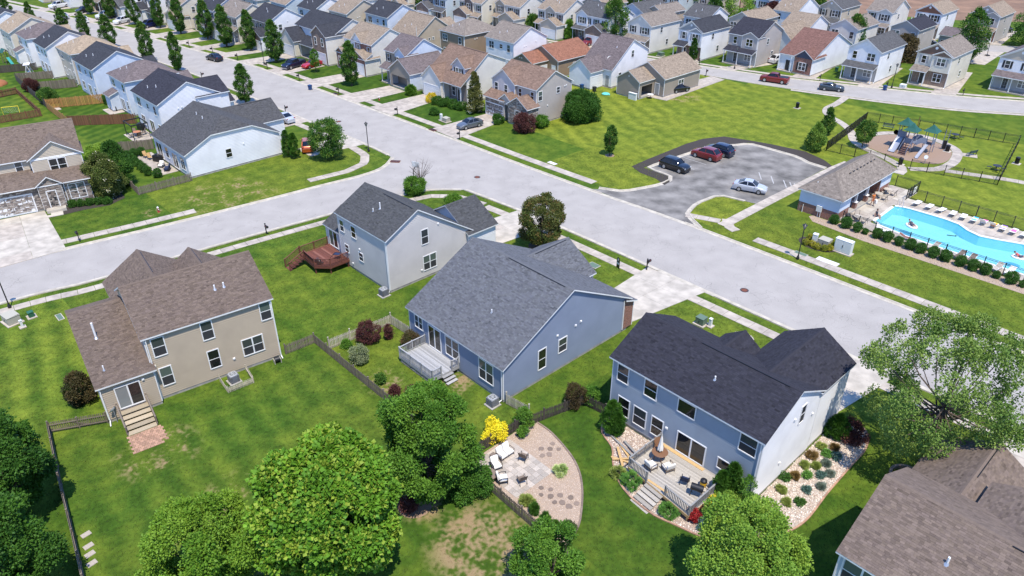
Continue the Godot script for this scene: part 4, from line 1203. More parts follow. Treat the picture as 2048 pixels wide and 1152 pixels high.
# a narrow two-storey house with a full porch, front towards +z
func porch_house(label: String,x0: float,x1: float,z1: float,depth: float,side: String,rf: String,front: String,o := {}) -> Node3D:
	var w := x1 - x0
	var z0 := z1 - depth
	var fg: bool = o.get("front_gable",true)
	var vols := [{"x":[x0,x1],"z":[z0,z1],"r":"z" if fg else "x","h":o.get("h",6.2),"p":o.get("p",0.62),"ov":0.3,"og": 0.3}]
	var pl: float = x0 + 0.05; var pr: float = x1 - 0.05
	if o.get("half_porch",false): pr = x0 + w * 0.46
	vols.append({"x":[pl,pr],"z":[z1,z1 + 1.7],"r":"shed+","h":2.95,"rh":3.75,"body":false,"ov":0.25,"og": 0.15})
	if o.get("sub",true): vols.append({"x":[x0 + w * 0.47,x1 - 0.04],"z":[z1 - 2.5,z1 + 0.3],"r":"z","h":6.18,"p":0.5,"y0":3.0,"og":0.2,"ov": 0.2})
	var sh: String = o.get("shutter","dark_plastic")
	var acc: String = o.get("accent","")
	var it := [["w","z+",x0 + w * 0.22,4.25,0.8,1.4,1,"",sh],["w","z+2" if o.get("sub",true) else "z+",x0 + w * 0.73,4.25,1.55,1.4,2,"",sh],["door","z+",x0 + w * 0.3,0.3,0.95,2.1],["w","z+",x0 + w * 0.72,1.05,1.5,1.5,2],["clad","z+",x0 + 0.05,x1 - 0.05,0.3,2.9,front],
		["pad",x0 + 0.05,z1 + 0.03,x1 - 0.05,z1 + 1.8,0.22],["w","x+",z1 - 4.0,4.3,0.75,1.2],["w","x+",z1 - 6.5,1.3,0.75,1.2],["spout",x1,z1 + 0.08,6.0]]
	if acc and fg:
		it.append(["clad","z+",x0 + 0.05,x1 - 0.05,6.05,6.06,acc,6.05 + (w / 2) * 0.58])
		if o.get("sub",true): it.append(["clad","z+2",x0 + w * 0.49,x1 - 0.1,6.02,6.03,acc,6.02 + w * 0.265 * 0.46])
	var pp := [[pl + 0.15,z1 + 1.65],[pr - 0.15,z1 + 1.65]]
	if not o.get("half_porch",false): pp.insert(1,[(pl + pr) / 2,z1 + 1.65])
	it.append(["posts",pp,2.85])
	if fg:
		pass
	var h := house(o.get("called","porch_house"),label,vols,side,rf,it,{"group":o.get("group","houses along the park road")})
	if fg:
		var b := MB.new()
		b.lathe(O3,[V2(0.28,0),V2(0.28,0.05),V2(0,0.06)],8,false)
		part(h,"gable_vent",b,M["white_trim"],Transform3D(Basis(Vector3.RIGHT,PI / 2),V3(0,6.2 + (w / 2) * 0.36,depth / 2 + 0.04)))
	return h

func street_houses() -> void:
	# west side of the main street, seen from behind
	rear_house("white two-storey house with charcoal roof above the black pergola patio",-135.2,-123.9,-48.6,-38.3,"side_white","roof_charcoal","x",{"up":true,"xw":[]})
	rear_house("blue-grey house with grey hip roof between two white gabled houses",-149.5,-141.4,-48.6,-39.1,"side_pale_blue","roof_mauve","hip",{"bay": true})
	rear_house("pale grey house with slate roof beyond the golden picket fence",-164.7,-153.9,-47.5,-37.7,"side_pale_blue","roof_dark","x")
	rear_house("beige house with sandy hip roof, fourth from the corner ranch",-178.0,-169.5,-47.5,-38.4,"side_beige","roof_sand","hip")
	rear_house("white house with dark blue-grey roof next to the sandy hip roof",-187.0,-178.3,-46.0,-36.3,"side_white","roof_dark","x")
	rear_house("white house with mottled purple-brown hip roof and small rear bay",-198.3,-190.5,-45.0,-35.7,"side_white","roof_mauve","hip",{"bay": true})
	rear_house("cream house with tan gable roof near the upper left edge",-209.0,-199.4,-44.5,-34.6,"side_cream","roof_sand","x")
	rear_house("white house with dark slate roof at the upper left edge",-222.5,-212.0,-42.0,-32.5,"side_white","roof_dark","x")
	rear_house("grey-roofed house cut by the upper left edge",-236.0,-226.0,-40.0,-30.0,"side_beige","roof_taupe","hip")
	# east side, fronts to the street, nearest first
	house("gabled_house","greige two-storey house with brown roof and stone-trimmed garage beside the park",[
		{"x":[-99.2,-88.6],"z":[-97.2,-88.5],"r":"x","h":6.2,"rh":8.75,"pipes":[]},{"x":[-99.25,-93.5],"z":[-92.5,-88.0],"r":"z","h":6.2,"rh":8.4,"fw":{"z+":"side_mauve"}},
		{"x":[-99.4,-94.4],"z":[-88.6,-86.4],"r":"shed+","h":3.5,"rh":4.75,"ov":0.45,"fw":{"z+":"stone"}},{"x":[-95.6,-92.4],"z":[-88.5,-86.3],"r":"z","h":3.52,"rh":4.9,"y0":2.9,"ov":0.25},{"x":[-92.9,-88.2],"z":[-88.6,-85.9],"r":"z","h":3.45,"rh":5.1,"wall":"stone"}],"side_greige","roof_chestnut",
		win_row([[-98.8 + 0.6,4.2,0.8,1.5],[-95.7,4.2,0.8,1.5]],"z+1") + win_row([[-92.6,4.3,0.75,1.3],[-89.6,4.3,0.75,1.3]],"z+") + win_row([[-89.4,4.2,0.85,1.55],[-93.8,4.7,0.75,1.0]],"x+") + [["w","z+4",-90.5,1.0,1.2,1.7,1],["door","z+",-93.6,0.3,1.0,2.2],["garage","z+2",-97.0,4.5,2.3,"white_trim",1],["vent","x+",-95.4,5.6],["vent","x+",-95.8,5.65],["vent","x+",-91.2,3.0],["posts",[[-94.5,-86.5]],3.4]],{"course":0.2,"group":"houses along the main street"})
	house("cream_house","cream house with brown roof, white-windowed dormer and covered porch",[
		{"x":[-116.8,-106.0],"z":[-97.3,-87.6],"r":"x","h":3.6,"hA":6.2,"rz":-92.8,"rh":8.7,"ov":1.7,"vent":true},{"x":[-117.0,-111.4],"z":[-92.0,-85.6],"r":"z","h":3.6,"rh":6.2},{"x":[-110.8,-107.2],"z":[-92.0,-88.2],"r":"z","h":6.35,"rh":8.1,"y0":4.4,"wall":"side_mauve"}],"side_ivory","roof_chestnut",
		[["w","z+2",-109.0,4.75,1.6,1.35,2,"","dark_plastic"],["garage","z+1",-114.2,4.6,2.3],["w","x+",-90.3,3.4,0.6,1.5,1,"f"],["clad","z+",-111.3,-106.1,0.3,3.5,"brick_grey"],["door","z+",-108.2,0.3,1.0,2.1],["w","z+",-109.9,1.0,0.9,1.6],["posts",[[-106.25,-86.2],[-111.2,-86.2]],3.45],["pad",-111.3,-87.56,-106.0,-86.0,0.25]],{"course":0.2,"group":"houses along the main street"})
	house("white_house_with_open_garage","white house with mottled dark roof and its garage door open",[
		{"x":[-130.0,-122.9],"z":[-95.0,-86.3],"r":"x","h":6.2,"rh":8.9,"fw":{"z+":"side_taupe"}},{"x":[-126.2,-119.4],"z":[-94.0,-84.4],"r":"z","h":3.55,"rh":6.0,"open":["z+",-125.4,-120.5,2.55],"fw":{"z+":"side_taupe"}},{"x":[-126.3,-123.0],"z":[-89.0,-86.0],"r":"z","h":6.2,"rh":7.6,"y0":3.4},{"x":[-130.0,-126.2],"z":[-86.2,-84.8],"r":"shed+","h":3.0,"rh":3.9,"body":false}],"side_pale_blue","roof_mauve",
		[["w","z+",-129.0,4.1,0.85,1.45,1,"","dark_plastic"],["w","z+2",-125.4,4.1,0.85,1.45,1,"","dark_plastic"],["w","z+2",-123.8,4.1,0.8,1.45,1,"","dark_plastic"],["door","z+",-127.3,0.3,1.0,2.2],["posts",[[-126.5,-84.9],[-129.8,-84.9]],2.9],["pad",-130.0,-86.25,-126.3,-84.7,0.22]],{"course":0.2,"group":"houses along the main street"})
	house("brick_front_house","cream house with tan roof and red brick garage front behind a columnar tree",[
		{"x":[-145.6,-135.2],"z":[-96.0,-86.4],"r":"x","h":6.2,"rh":8.9,"fw":{"z+":"brick_red"}},{"x":[-145.7,-135.1],"z":[-86.4,-84.6],"r":"shed+","h":3.5,"rh":4.6,"ov":0.35,"fw":{"z+":"brick_red"}},{"x":[-141.0,-135.0],"z":[-88.0,-84.4],"r":"z","h":3.5,"rh":5.0,"fw":{"z+":"brick_red"}},{"x":[-146.0,-143.0],"z":[-88.0,-84.3],"r":"z","h":3.5,"rh":4.7,"fw":{"z+":"brick_red"}},{"x":[-142.2,-138.6],"z":[-89.5,-86.2],"r":"z","h":6.2,"rh":8.0,"y0":5.9,"wall":"side_white"}],"side_ivory","roof_tan",
		win_row([[-145.0,4.1,0.7,1.4],[-143.6,4.1,0.7,1.4],[-142.2,4.1,0.7,1.4]],"z+") + [["clad","z+",-145.5,-141.4,3.8,6.0,"side_white"],["w","z+",-140.2,4.1,0.8,1.45,1,"","side_grey"],["w","z+",-136.3,4.1,0.8,1.45,1,"","side_grey"],["w","z+3",-144.5,1.0,1.3,1.6,2],["garage","z+2",-138.0,4.6,2.3]],{"course":0.2,"group":"houses along the main street"})
	house("grey_roof_brick_house","house with dark grey roof, brown brick gable and cream garage behind parked cars",[
		{"x":[-165.0,-148.4],"z":[-95.5,-85.6],"r":"x","h":6.2,"rh":9.0,"vent":true,"fw":{"z+":"side_white"}},{"x":[-154.2,-148.2],"z":[-92.0,-83.3],"r":"z","h":6.2,"rh":8.3,"fw":{"z+":"brick_brown"}},{"x":[-166.2,-160.2],"z":[-91.0,-81.9],"r":"z","h":3.55,"rh":6.2,"wall":"side_cream"},{"x":[-160.2,-154.2],"z":[-85.8,-83.2],"r":"shed+","h":3.1,"rh":4.6,"body":false}],"side_ivory","roof_dark",
		[["w","z+1",-152.6,4.0,0.8,1.6],["w","z+1",-149.8,4.0,0.8,1.6],["w","z+",-157.4,4.1,0.9,1.45,1,"","dark_plastic"],["garage","z+2",-163.2,4.5,2.3],["garage","z+1",-151.2,4.4,2.3],["door","z+",-156.0,0.3,1.0,2.2],["posts",[[-159.9,-83.3],[-154.6,-83.3]],3.0],["pad",-160.1,-85.55,-154.3,-83.1,0.22]],{"course":0.22,"group":"houses along the main street"})
	garage_house("white house with dark grey roof and windows in a row, behind a columnar tree",-180.0,-170.2,-91.0,-81.2,"side_white","roof_dark","brick_brown",{"gable":false,"shutter":"","upper":"side_taupe"})
	garage_house("cream house with tan hip-like roof and low garage on the upper main street",-192.0,-181.6,-88.0,-78.8,"side_cream","roof_taupe","side_greige",{"gx":-189.0,"right": false})
	garage_house("beige house with dark roof and twin windows, upper main street",-204.0,-193.4,-87.5,-78.4,"side_white","roof_dark","side_tan",{"gx":-200.8,"gfront":"brick_brown"})
	garage_house("cream house with brown roof and blue bin by its garage, upper main street",-215.6,-206.2,-84.5,-75.4,"side_cream","roof_tan","side_beige",{"right":true,"gx": -213})
	garage_house("white house with slate roof beside the dark blue van",-228.6,-218.0,-82.5,-73.2,"side_white","roof_dark","brick_brown",{"gx":-225,"right": false})
	garage_house("white house with grey roof and taupe garage near the top left",-242.0,-231.5,-80.0,-70.5,"side_white","roof_ash","side_taupe",{"gx": -239})
	garage_house("house with red brick garage front near the top left",-255.5,-245.0,-77.5,-67.8,"side_beige","roof_taupe","brick_red",{"gx":-252,"right": false})
	garage_house("white house cut by the top edge beside the white pickup",-270.0,-259.0,-74.5,-65.0,"side_white","roof_ash","side_white",{"gx": -266})
	garage_house("tan house cut by the top left edge",-285.0,-274.0,-71.0,-61.5,"side_beige","roof_tan","side_tan",{"gx": -281})
	# second row, backs towards the camera
	var g2 := {"group":"houses of the second row"}
	rear_house("white house with tan gable roof in the middle of the second row",-125.2,-116.4,-119.0,-109.3,"side_white","roof_taupe","x",g2)
	rear_house("brown-sided house with taupe hip roof in the second row",-137.4,-129.0,-116.5,-106.3,"side_brown","roof_taupe","hip",g2)
	rear_house("beige one-storey house with tan gable roof and three small side windows",-154.6,-144.8,-116.0,-105.2,"side_tan","roof_tan","x",{"h":3.6,"p":0.68,"group":"houses of the second row","xw":[[-107.4,2.2,0.5,0.5],[-108.6,2.3,0.5,0.5],[-109.8,2.4,0.5,0.5],[-112.6,2.0,0.8,1.4]]})
	rear_house("pale blue house with dark grey roof in the second row",-165.8,-156.4,-114.5,-105.2,"side_pale_blue","roof_dark","x",g2)
	rear_house("beige house with tan roof in the second row near the columnar tree",-175.0,-166.8,-110.6,-100.4,"side_beige","roof_tan","x",g2)
	rear_house("house with plain dark roof behind the brown brick gable",-184.6,-176.4,-106.5,-97.0,"side_white","roof_dark","x",g2)
	rear_house("pale green-grey house with tan roof in the second row",-196.4,-188.2,-105.5,-95.6,"side_sky","roof_tan","x",g2)
	rear_house("beige house at the left of the second row",-209.0,-199.5,-103.0,-93.0,"side_cream","roof_taupe","hip",g2)
	rear_house("white house with sand roof far left in the second row",-223.0,-213.0,-100.0,-90.5,"side_white","roof_sand","x",g2)
	rear_house("beige house with dark roof at the far left top of the second row",-237.0,-227.0,-97.0,-87.5,"side_beige","roof_dark","x",g2)
	rear_house("cream house at the top edge of the second row",-251.0,-241.0,-94.0,-84.5,"side_cream","roof_tan","hip",g2)
	# third row, fronts to the park road
	var g3 := "houses of the third row"
	garage_house("beige house with brown roof and white garage door across the park road",-140.2,-131.4,-149.5,-140.2,"side_ivory","roof_tan","side_beige",{"gx":-135.6,"group":g3,"right": true})
	garage_house("dark-roofed house with brick base and open dark garage across the park road",-129.4,-118.6,-151.5,-142.6,"side_white","roof_ash","brick_brown",{"gx":-127,"gfront":"side_white","group": g3})
	garage_house("beige house with tan roof and white porch, third row",-153.6,-144.2,-146.5,-137.6,"side_ivory","roof_tan","side_tan",{"gx":-151.4,"group": g3})
	garage_house("cream house with brick entrance gable, third row",-163.6,-154.6,-142.8,-133.6,"side_cream","roof_tan","brick_brown",{"gx":-159.4,"group":g3,"right": false})
	garage_house("pale blue house with shuttered windows and white garage, third row",-176.6,-166.4,-140.2,-131.0,"side_sky","roof_ash","brick_brown",{"gable":false,"group":g3,"right": false})
	garage_house("cream house with porch at the top edge, third row",-189.5,-180.0,-138.0,-128.4,"side_cream","roof_tan","side_tan",{"gx":-186,"group": g3})
	garage_house("grey house at the top edge left of the cream porch house",-202.5,-193.0,-134.5,-125.4,"side_white","roof_dark","brick_brown",{"gx":-199,"group": g3})
	garage_house("white house with tan roof at the top left of the third row",-216.0,-206.0,-131.5,-122.4,"side_white","roof_tan","side_tan",{"gx":-212,"group": g3})
	rear_house("white house with tan roof behind the third row",-150.5,-140.5,-161.0,-152.5,"side_white","roof_taupe","x",{"group": g3})
	rear_house("tan gabled house behind the beige house with the white garage",-138.5,-130.5,-163.5,-155.0,"side_beige","roof_tan","z",{"group": g3})
	rear_house("white house behind the dark-roofed house across the park road",-124.6,-116.8,-164.0,-153.6,"side_white","roof_ash","z",{"group": g3})

func park_side_houses() -> void:
	# ranches between the main street row and the park road
	house("orange_roof_ranch","brown one-storey house with orange-brown shingle roof",[
		{"x":[-116.4,-107.0],"z":[-123.8,-113.0],"r":"z","h":3.55,"rh":6.0,"ov":0.3},{"x":[-115.6,-109.9],"z":[-113.2,-108.4],"r":"z","h":3.3,"rh":5.0,"ov":0.25}],"side_brown","roof_orange",
		[["w","x+",-118.4,1.0,1.6,1.5,2],["door","z+",-108.2,0.3,0.95,2.1,"white_trim"],["garage","x+1",-110.8,3.6,2.2],["vent","z+1",-113.6,3.9],["vent","z+1",-113.0,3.9]],{"group":"ranch houses by the park lawn"})
	house("mauve_roof_house","white house with mauve-brown roof sweeping down to a side garage",[
		{"x":[-102.6,-94.6],"z":[-126.5,-115.4],"r":"x","h":3.6,"hA":6.0,"rz":-121.6,"rh":8.7,"ov":0.3,"pipes":[[-97,-119.5,0.2]]},{"x":[-102.4,-96.8],"z":[-118.5,-111.6],"r":"z","h":3.4,"rh":5.6}],"side_white","roof_mauve",
		win_row([[-121.6,5.2,0.7,1.3],[-118.0,1.2,0.7,1.5]],"x+") + [["garage","x+1",-113.8,4.0,2.3],["door","z+",-95.6,0.3,0.9,2.1,"side_grey"]],{"group":"ranch houses by the park lawn"})
	house("taupe_ranch","taupe one-storey house with open garage on a concrete pad by the park lawn",[
		{"x":[-92.0,-83.6],"z":[-129.6,-118.0],"r":"z","h":3.55,"rh":6.1,"ov":0.3},{"x":[-91.4,-86.0],"z":[-118.2,-113.4],"r":"z","h":3.3,"rh":5.1,"ov":0.25,"open":["x+",-117.4,-114.2,2.4],"skip":[]}],"side_taupe","roof_tan",
		[["w","x+",-123.4,1.0,1.6,1.5,2],["door","z+",-85.2,0.3,0.95,2.1,"side_grey"],["vent","z+1",-88.6,4.0]],{"group":"ranch houses by the park lawn"})
	# narrow houses, fronts to the park road
	porch_house("beige porch house with taupe roof left of the white parked car",-113.6,-107.0,-143.6,11.0,"side_ivory","roof_taupe","brick_grey",{"sub": false})
	porch_house("white porch house with dark roof behind a tall clipped evergreen",-101.4,-95.0,-146.6,10.5,"side_white","roof_dark","brick_brown",{"half_porch":true,"accent":"side_grey","shutter":"side_grey"})
	porch_house("grey-brown porch house with navy roof and three upper windows",-91.0,-83.8,-151.0,10.5,"side_greige","roof_charcoal","side_grey",{"front_gable":false,"shutter":"","p": 0.5})
	house("maroon_roof_ranch","white one-storey house with maroon roof and brick bay facing the park road",[
		{"x":[-79.4,-71.8],"z":[-171.0,-153.2],"r":"x","h":3.55,"hA":3.55,"rh":7.6,"ov":0.3,"pipes":[]},{"x":[-75.8,-71.7],"z":[-158.0,-152.6],"r":"z","h":3.5,"rh":5.2,"fw":{"z+":"brick_red"}}],"side_white","roof_maroon",
		[["w","z+1",-73.8,1.0,1.5,1.5,2,"","dark_plastic"],["door","z+",-77.4,0.3,0.95,2.1],["posts",[[-79.2,-152.6],[-76.4,-152.6]],3.3],["clad","z+1",-75.6,-71.9,3.45,3.46,"side_navy",5.0],["pad",-79.4,-153.16,-75.9,-152.4,0.22]],{"group":"houses along the park road"})
	porch_house("white porch house with blue-grey roof right of the maroon roof",-66.8,-60.2,-157.4,11.5,"side_white","roof_ash","side_grey",{"sub":false,"shutter":""})
	porch_house("cream house with brown gable peaks and brick porch along the park road",-55.6,-48.9,-163.8,11.0,"side_cream","roof_taupe","brick_brown",{"half_porch":true,"accent":"side_chestnut","shutter":"side_grey"})
	porch_house("white porch house with taupe roof at the right edge",-42.8,-35.6,-171.4,12.0,"side_white","roof_mauve","side_grey",{"accent":"side_beige","sub": false})
	# far houses before the ploughed field
	var gf := "houses before the ploughed field"
	porch_house("tan porch house with grey roof, leftmost before the ploughed field",-92.8,-86.8,-195.2,10.0,"side_beige","roof_ash","side_grey",{"sub":false,"group": gf})
	porch_house("beige porch house with taupe roof, second before the ploughed field",-82.2,-76.0,-199.6,10.0,"side_ivory","roof_taupe","brick_brown",{"front_gable":false,"group":gf,"p": 0.5})
	porch_house("white porch house with rust gable, third before the ploughed field",-73.4,-67.2,-207.4,10.0,"side_white","roof_tan","brick_grey",{"accent":"side_rust","sub":false,"group": gf})
	porch_house("tan house with brick base, rightmost before the ploughed field",-62.8,-56.2,-214.0,10.0,"side_greige","roof_tan","brick_red",{"group":gf,"shutter":""})
	rear_house("tan gabled house with navy roof behind the cream brown-peaked house",-69.6,-63.4,-193.5,-184.0,"side_greige","roof_charcoal","z",{"group":gf,"called":"gable_end_house"})
	rear_house("ivory gabled house with tan roof left of the tall tree",-79.6,-73.2,-185.5,-174.8,"side_ivory","roof_taupe","z",{"group":gf,"called":"gable_end_house"})
	house("small_garage","small ivory garage with tan roof behind the maroon-roofed house",[{"x":[-80.4,-75.2],"z":[-180.0,-173.4],"r":"z","h":3.2,"p":0.6}],"side_ivory","roof_tan",[["door","z+",-79.4,0.1,0.9,2.0,"white_trim"]],{"group":gf}).set_meta("category","garage")
	house("small_garage","small grey garage with brown roof right of the navy-roofed house",[{"x":[-63.6,-58.0],"z":[-204.0,-198.6],"r":"x","h":3.2,"p":0.5}],"side_grey","roof_mauve",[["door","z+",-62.6,0.1,0.9,2.0]],{"group":gf}).set_meta("category","garage")
	house("blue_gable_house","pale blue house with tan cross-gabled roof behind the maroon roof",[{"x":[-88.4,-81.8],"z":[-178.0,-168.8],"r":"x","h":6.0,"rh":8.4,"pipes":[[-85,-170.5]]},{"x":[-87.6,-81.2],"z":[-170.0,-160.8],"r":"z","h":4.4,"rh":7.4,"wall":"side_sky"}],"side_white","roof_tan",[["w","z+1",-84.6,4.2,1.5,1.2,2],["w","z+",-83.0,5.0 - 0.6,0.8,1.2]],{"group": gf})
	rear_house("white house with tan roof beside the dark red tree",-98.4,-92.4,-194.0,-182.6,"side_white","roof_tan","x",{"group": gf})
	rear_house("beige gabled house with tan roof behind the navy-roofed porch house",-100.2,-93.6,-176.0,-165.0,"side_beige","roof_tan","z",{"group":gf,"called":"gable_end_house"})
	house("small_garage","low beige garage beside the beige gabled house",[{"x":[-103.6,-99.6],"z":[-169.5,-164.5],"r":"z","h":3.2,"p":0.6}],"side_beige","roof_tan",[["vent","z+",-101.6,3.6]],{"group":gf}).set_meta("category","garage")
	rear_house("grey-roofed white house behind the white porch house",-109.6,-102.8,-168.5,-160.0,"side_white","roof_ash","x",{"group": gf})
	house("small_garage","low white garage with grey roof behind the dark pickup",[{"x":[-114.0,-109.0],"z":[-166.5,-161.4],"r":"z","h":3.2,"p":0.6}],"side_ivory","roof_ash",[["vent","z+",-111.6,3.6]],{"group":gf}).set_meta("category","garage")
	rear_house("tan gabled house behind the beige porch house",-119.6,-113.8,-166.0,-157.2,"side_tan","roof_taupe","z",{"group":gf,"called":"gable_end_house"})
	porch_house("blue-grey porch house at the top edge behind the tan gable",-132.0,-125.6,-180.0,10.0,"side_sky","roof_ash","side_grey",{"sub":false,"group": gf})
	porch_house("beige porch house with brick base at the top edge",-123.6,-117.0,-186.5,10.0,"side_beige","roof_maroon","brick_red",{"sub":false,"group": gf})
	porch_house("ivory house at the top edge right of the street trees",-148.0,-141.0,-187.0,10.0,"side_ivory","roof_tan","side_grey",{"sub":false,"group": gf})
	porch_house("white house at the top edge over the third row",-163.0,-156.0,-183.0,10.0,"side_white","roof_ash","side_grey",{"sub":false,"group": gf})
	porch_house("grey house behind the evergreen at the top edge",-112.0,-106.0,-193.0,10.0,"side_pale_blue","roof_ash","side_grey",{"sub":false,"group": gf})

# ------------------------------------------------------------------ fences, decks, yard furniture
func picket_mesh(w: float,h: float,style: String) -> ArrayMesh:
	var k := "pk%.2f%.2f%s" % [w,h,style]
	if not cache.has(k):
		var b := MB.new()
		var t := 0.012
		var prof := [V2(-w / 2,0),V2(w / 2,0),V2(w / 2,h - w * 0.55),V2(0,h),V2(-w / 2,h - w * 0.55)]
		if style == "flat": prof = [V2(-w / 2,0),V2(w / 2,0),V2(w / 2,h),V2(-w / 2,h)]
		if style == "dog": prof = [V2(-w / 2,0),V2(w / 2,0),V2(w / 2,h - 0.04),V2(w * 0.28,h),V2(-w * 0.28,h),V2(-w / 2,h - 0.04)]
		var fr := []; var bk := []
		for p in prof: fr.append(V3(p.x,p.y,t)); bk.push_front(V3(p.x,p.y,-t))
		b.poly(fr); b.poly(bk)
		for i in prof.size():
			var a: Vector2 = prof[i]; var e: Vector2 = prof[(i + 1) % prof.size()]
			b.quad(V3(a.x,a.y,-t),V3(e.x,e.y,-t),V3(e.x,e.y,t),V3(a.x,a.y,t))
		cache[k] = b.mesh()
	return cache[k]
func tones(m: String) -> Array:  # a few neighbouring shades of one timber, so that single boards differ
	var o := []
	for i in 3:
		var k := m + "_tone%d" % i
		if not M.has(k):
			var c: StandardMaterial3D = M[m].duplicate()
			var l: Color = c.albedo_color.srgb_to_linear() * [0.82,1.0,1.16][i]
			c.albedo_color = Color(minf(l.r,0.95),minf(l.g,0.95),minf(l.b,0.95)).linear_to_srgb()
			c.resource_name = k
			M[k] = c
		o.append(M[k])
	return o
func fence(called: String,label: String,line: Array,h: float,m: String,o := {}) -> Node3D:
	var w: float = o.get("w",0.09); var gap: float = o.get("gap",0.06); var style: String = o.get("style","point")
	var p0: Vector2 = line[0]
	var root := thing(called,label,"fence",V3(p0.x,0,p0.y),0,o.get("group","garden fences"))
	var tn := tones(m)
	var pm := picket_mesh(w,h - 0.06,style)
	var pb := MB.new()
	var pw: float = o.get("post",0.1)
	pb.box(V3(-pw / 2,0,-pw / 2),V3(pw / 2,h + o.get("post_up",0.03),pw / 2))
	pb.box(V3(-pw * 0.65,h + o.get("post_up",0.03),-pw * 0.65),V3(pw * 0.65,h + o.get("post_up",0.03) + 0.04,pw * 0.65))
	var post := pb.mesh()
	var count := 0
	for s in line.size() - 1:
		var a: Vector2 = line[s] - p0; var b: Vector2 = line[s + 1] - p0
		var d := b - a
		var len_ := d.length()
		var f := d / len_
		var turn := Basis(Vector3.UP,atan2(-f.y,f.x))
		var nrm := Vector2(-f.y,f.x) * (0.055 if o.get("side",1) > 0 else -0.055)
		var n := maxi(1,roundi(len_ / 2.4))
		for i in n + 1:
			if i == 0 and s > 0: continue
			var q := a + d * i / n
			part(root,"post",post,tn[i % 3],Transform3D(turn,V3(q.x,0,q.y)))
		for y in o.get("rails",[0.25,h - 0.3]):
			for i in n:
				var q := a + d * i / n; var e := a + d * (i + 1) / n
				var rb := MB.new()
				rb.bar(V3(q.x,y,q.y),V3(e.x,y,e.y),0.045,0.09)
				part(root,"rail",rb,tn[(i + 1) % 3])
		var x := gap / 2 + w / 2
		var rest := MB.new()
		while x < len_ - w / 2:
			var q := a + f * x + nrm
			var tilt := Basis(Vector3.BACK,rnd(-0.02,0.02))
			var tr := Transform3D(turn * tilt,V3(q.x,0.05 + rnd(-0.015,0.015),q.y))
			count += 1
			if count <= 300: part(root,"picket",pm,tn[rng.randi() % 3],tr)
			else: rest.box(V3(-w / 2,0,-0.012),V3(w / 2,h - 0.06,0.012),tr)
			x += w + gap
		if rest.v.size(): part(root,"pickets",rest,tn[1]).set_meta("kind","stuff")
	if o.has("brace"):
		var e: Array = o.brace
		var bb := MB.new()
		bb.bar(V3(e[0] - p0.x,0.2,e[1] - p0.y),V3(e[2] - p0.x,h - 0.25,e[3] - p0.y),0.05,0.09)
		part(root,"gate_brace",bb,tn[0])
	return root
func railing(root: Node,line: Array,y: float,h: float,m: String,step := 0.14) -> void:
	var tn := tones(m)
	var k := "bal%.2f" % h
	if not cache.has(k):
		var b := MB.new()
		b.box(V3(-0.022,0.1,-0.022),V3(0.022,h - 0.06,0.022))
		cache[k] = b.mesh()
		b = MB.new()
		b.box(V3(-0.05,-0.3,-0.05),V3(0.05,h + 0.05,0.05)); b.box(V3(-0.065,h + 0.05,-0.065),V3(0.065,h + 0.08,0.065))
		cache[k + "p"] = b.mesh()
	for s in line.size() - 1:
		var a: Vector3 = line[s]; var e: Vector3 = line[s + 1]
		var n := maxi(1,roundi(a.distance_to(e) / 1.9))
		for i in n + 1:
			if i == 0 and s > 0: continue
			part(root,"post",cache[k + "p"],tn[i % 3],Transform3D(Basis(),a.lerp(e,float(i) / n) + V3(0,y,0)))
		for q in [0.1,h]:
			var b := MB.new()
			b.bar(a + V3(0,y + q,0),e + V3(0,y + q,0),0.05 if q < 0.5 else 0.12,0.06 if q < 0.5 else 0.04)
			part(root,"rail",b,tn[1])
		var c := int(a.distance_to(e) / step)
		for i in range(1,c):
			part(root,"baluster",cache[k],tn[rng.randi() % 3],Transform3D(Basis(),a.lerp(e,float(i) / c) + V3(0,y,0)))
func deck(called: String,label: String,outline: Array,y: float,board: String,skirt: String,alongx := true) -> Node3D:
	var root := thing(called,label,"deck",Vector3(outline[0].x,0,outline[0].y),0,"rear decks")
	var o: Vector2 = outline[0]
	var loc := PackedVector2Array()
	for p in outline: loc.append(p - o)
	var lo := Vector2(INF,INF); var hi := -lo
	for p in loc: lo = lo.min(p); hi = hi.max(p)
	solid(outline)
	var tn := tones(board)
	var t := lo.y if alongx else lo.x
	while t < (hi.y if alongx else hi.x):
		var strip := PackedVector2Array([V2(lo.x - 1,t),V2(hi.x + 1,t),V2(hi.x + 1,t + 0.138),V2(lo.x - 1,t + 0.138)]) if alongx else PackedVector2Array([V2(t,lo.y - 1),V2(t,hi.y + 1),V2(t + 0.138,hi.y + 1),V2(t + 0.138,lo.y - 1)])
		for pc in Geometry2D.intersect_polygons(strip,loc):
			var b := MB.new()
			b.flat(Array(pc),y,0.035)
			part(root,"board",b,tn[rng.randi() % 3])
		t += 0.145
	var sk := MB.new()
	for i in loc.size():
		var a := loc[i]; var e := loc[(i + 1) % loc.size()]
		sk.bar(V3(a.x,y - 0.16,a.y),V3(e.x,y - 0.16,e.y),0.045,0.24)
	part(root,"rim_joist",sk,M[skirt])
	for p in loc:
		var b := MB.new()
		var q: Vector2 = p.lerp((lo + hi) / 2,0.06)
		b.box(V3(q.x - 0.06,0,q.y - 0.06),V3(q.x + 0.06,y - 0.05,q.y + 0.06))
		part(root,"post",b,M[skirt])
	return root
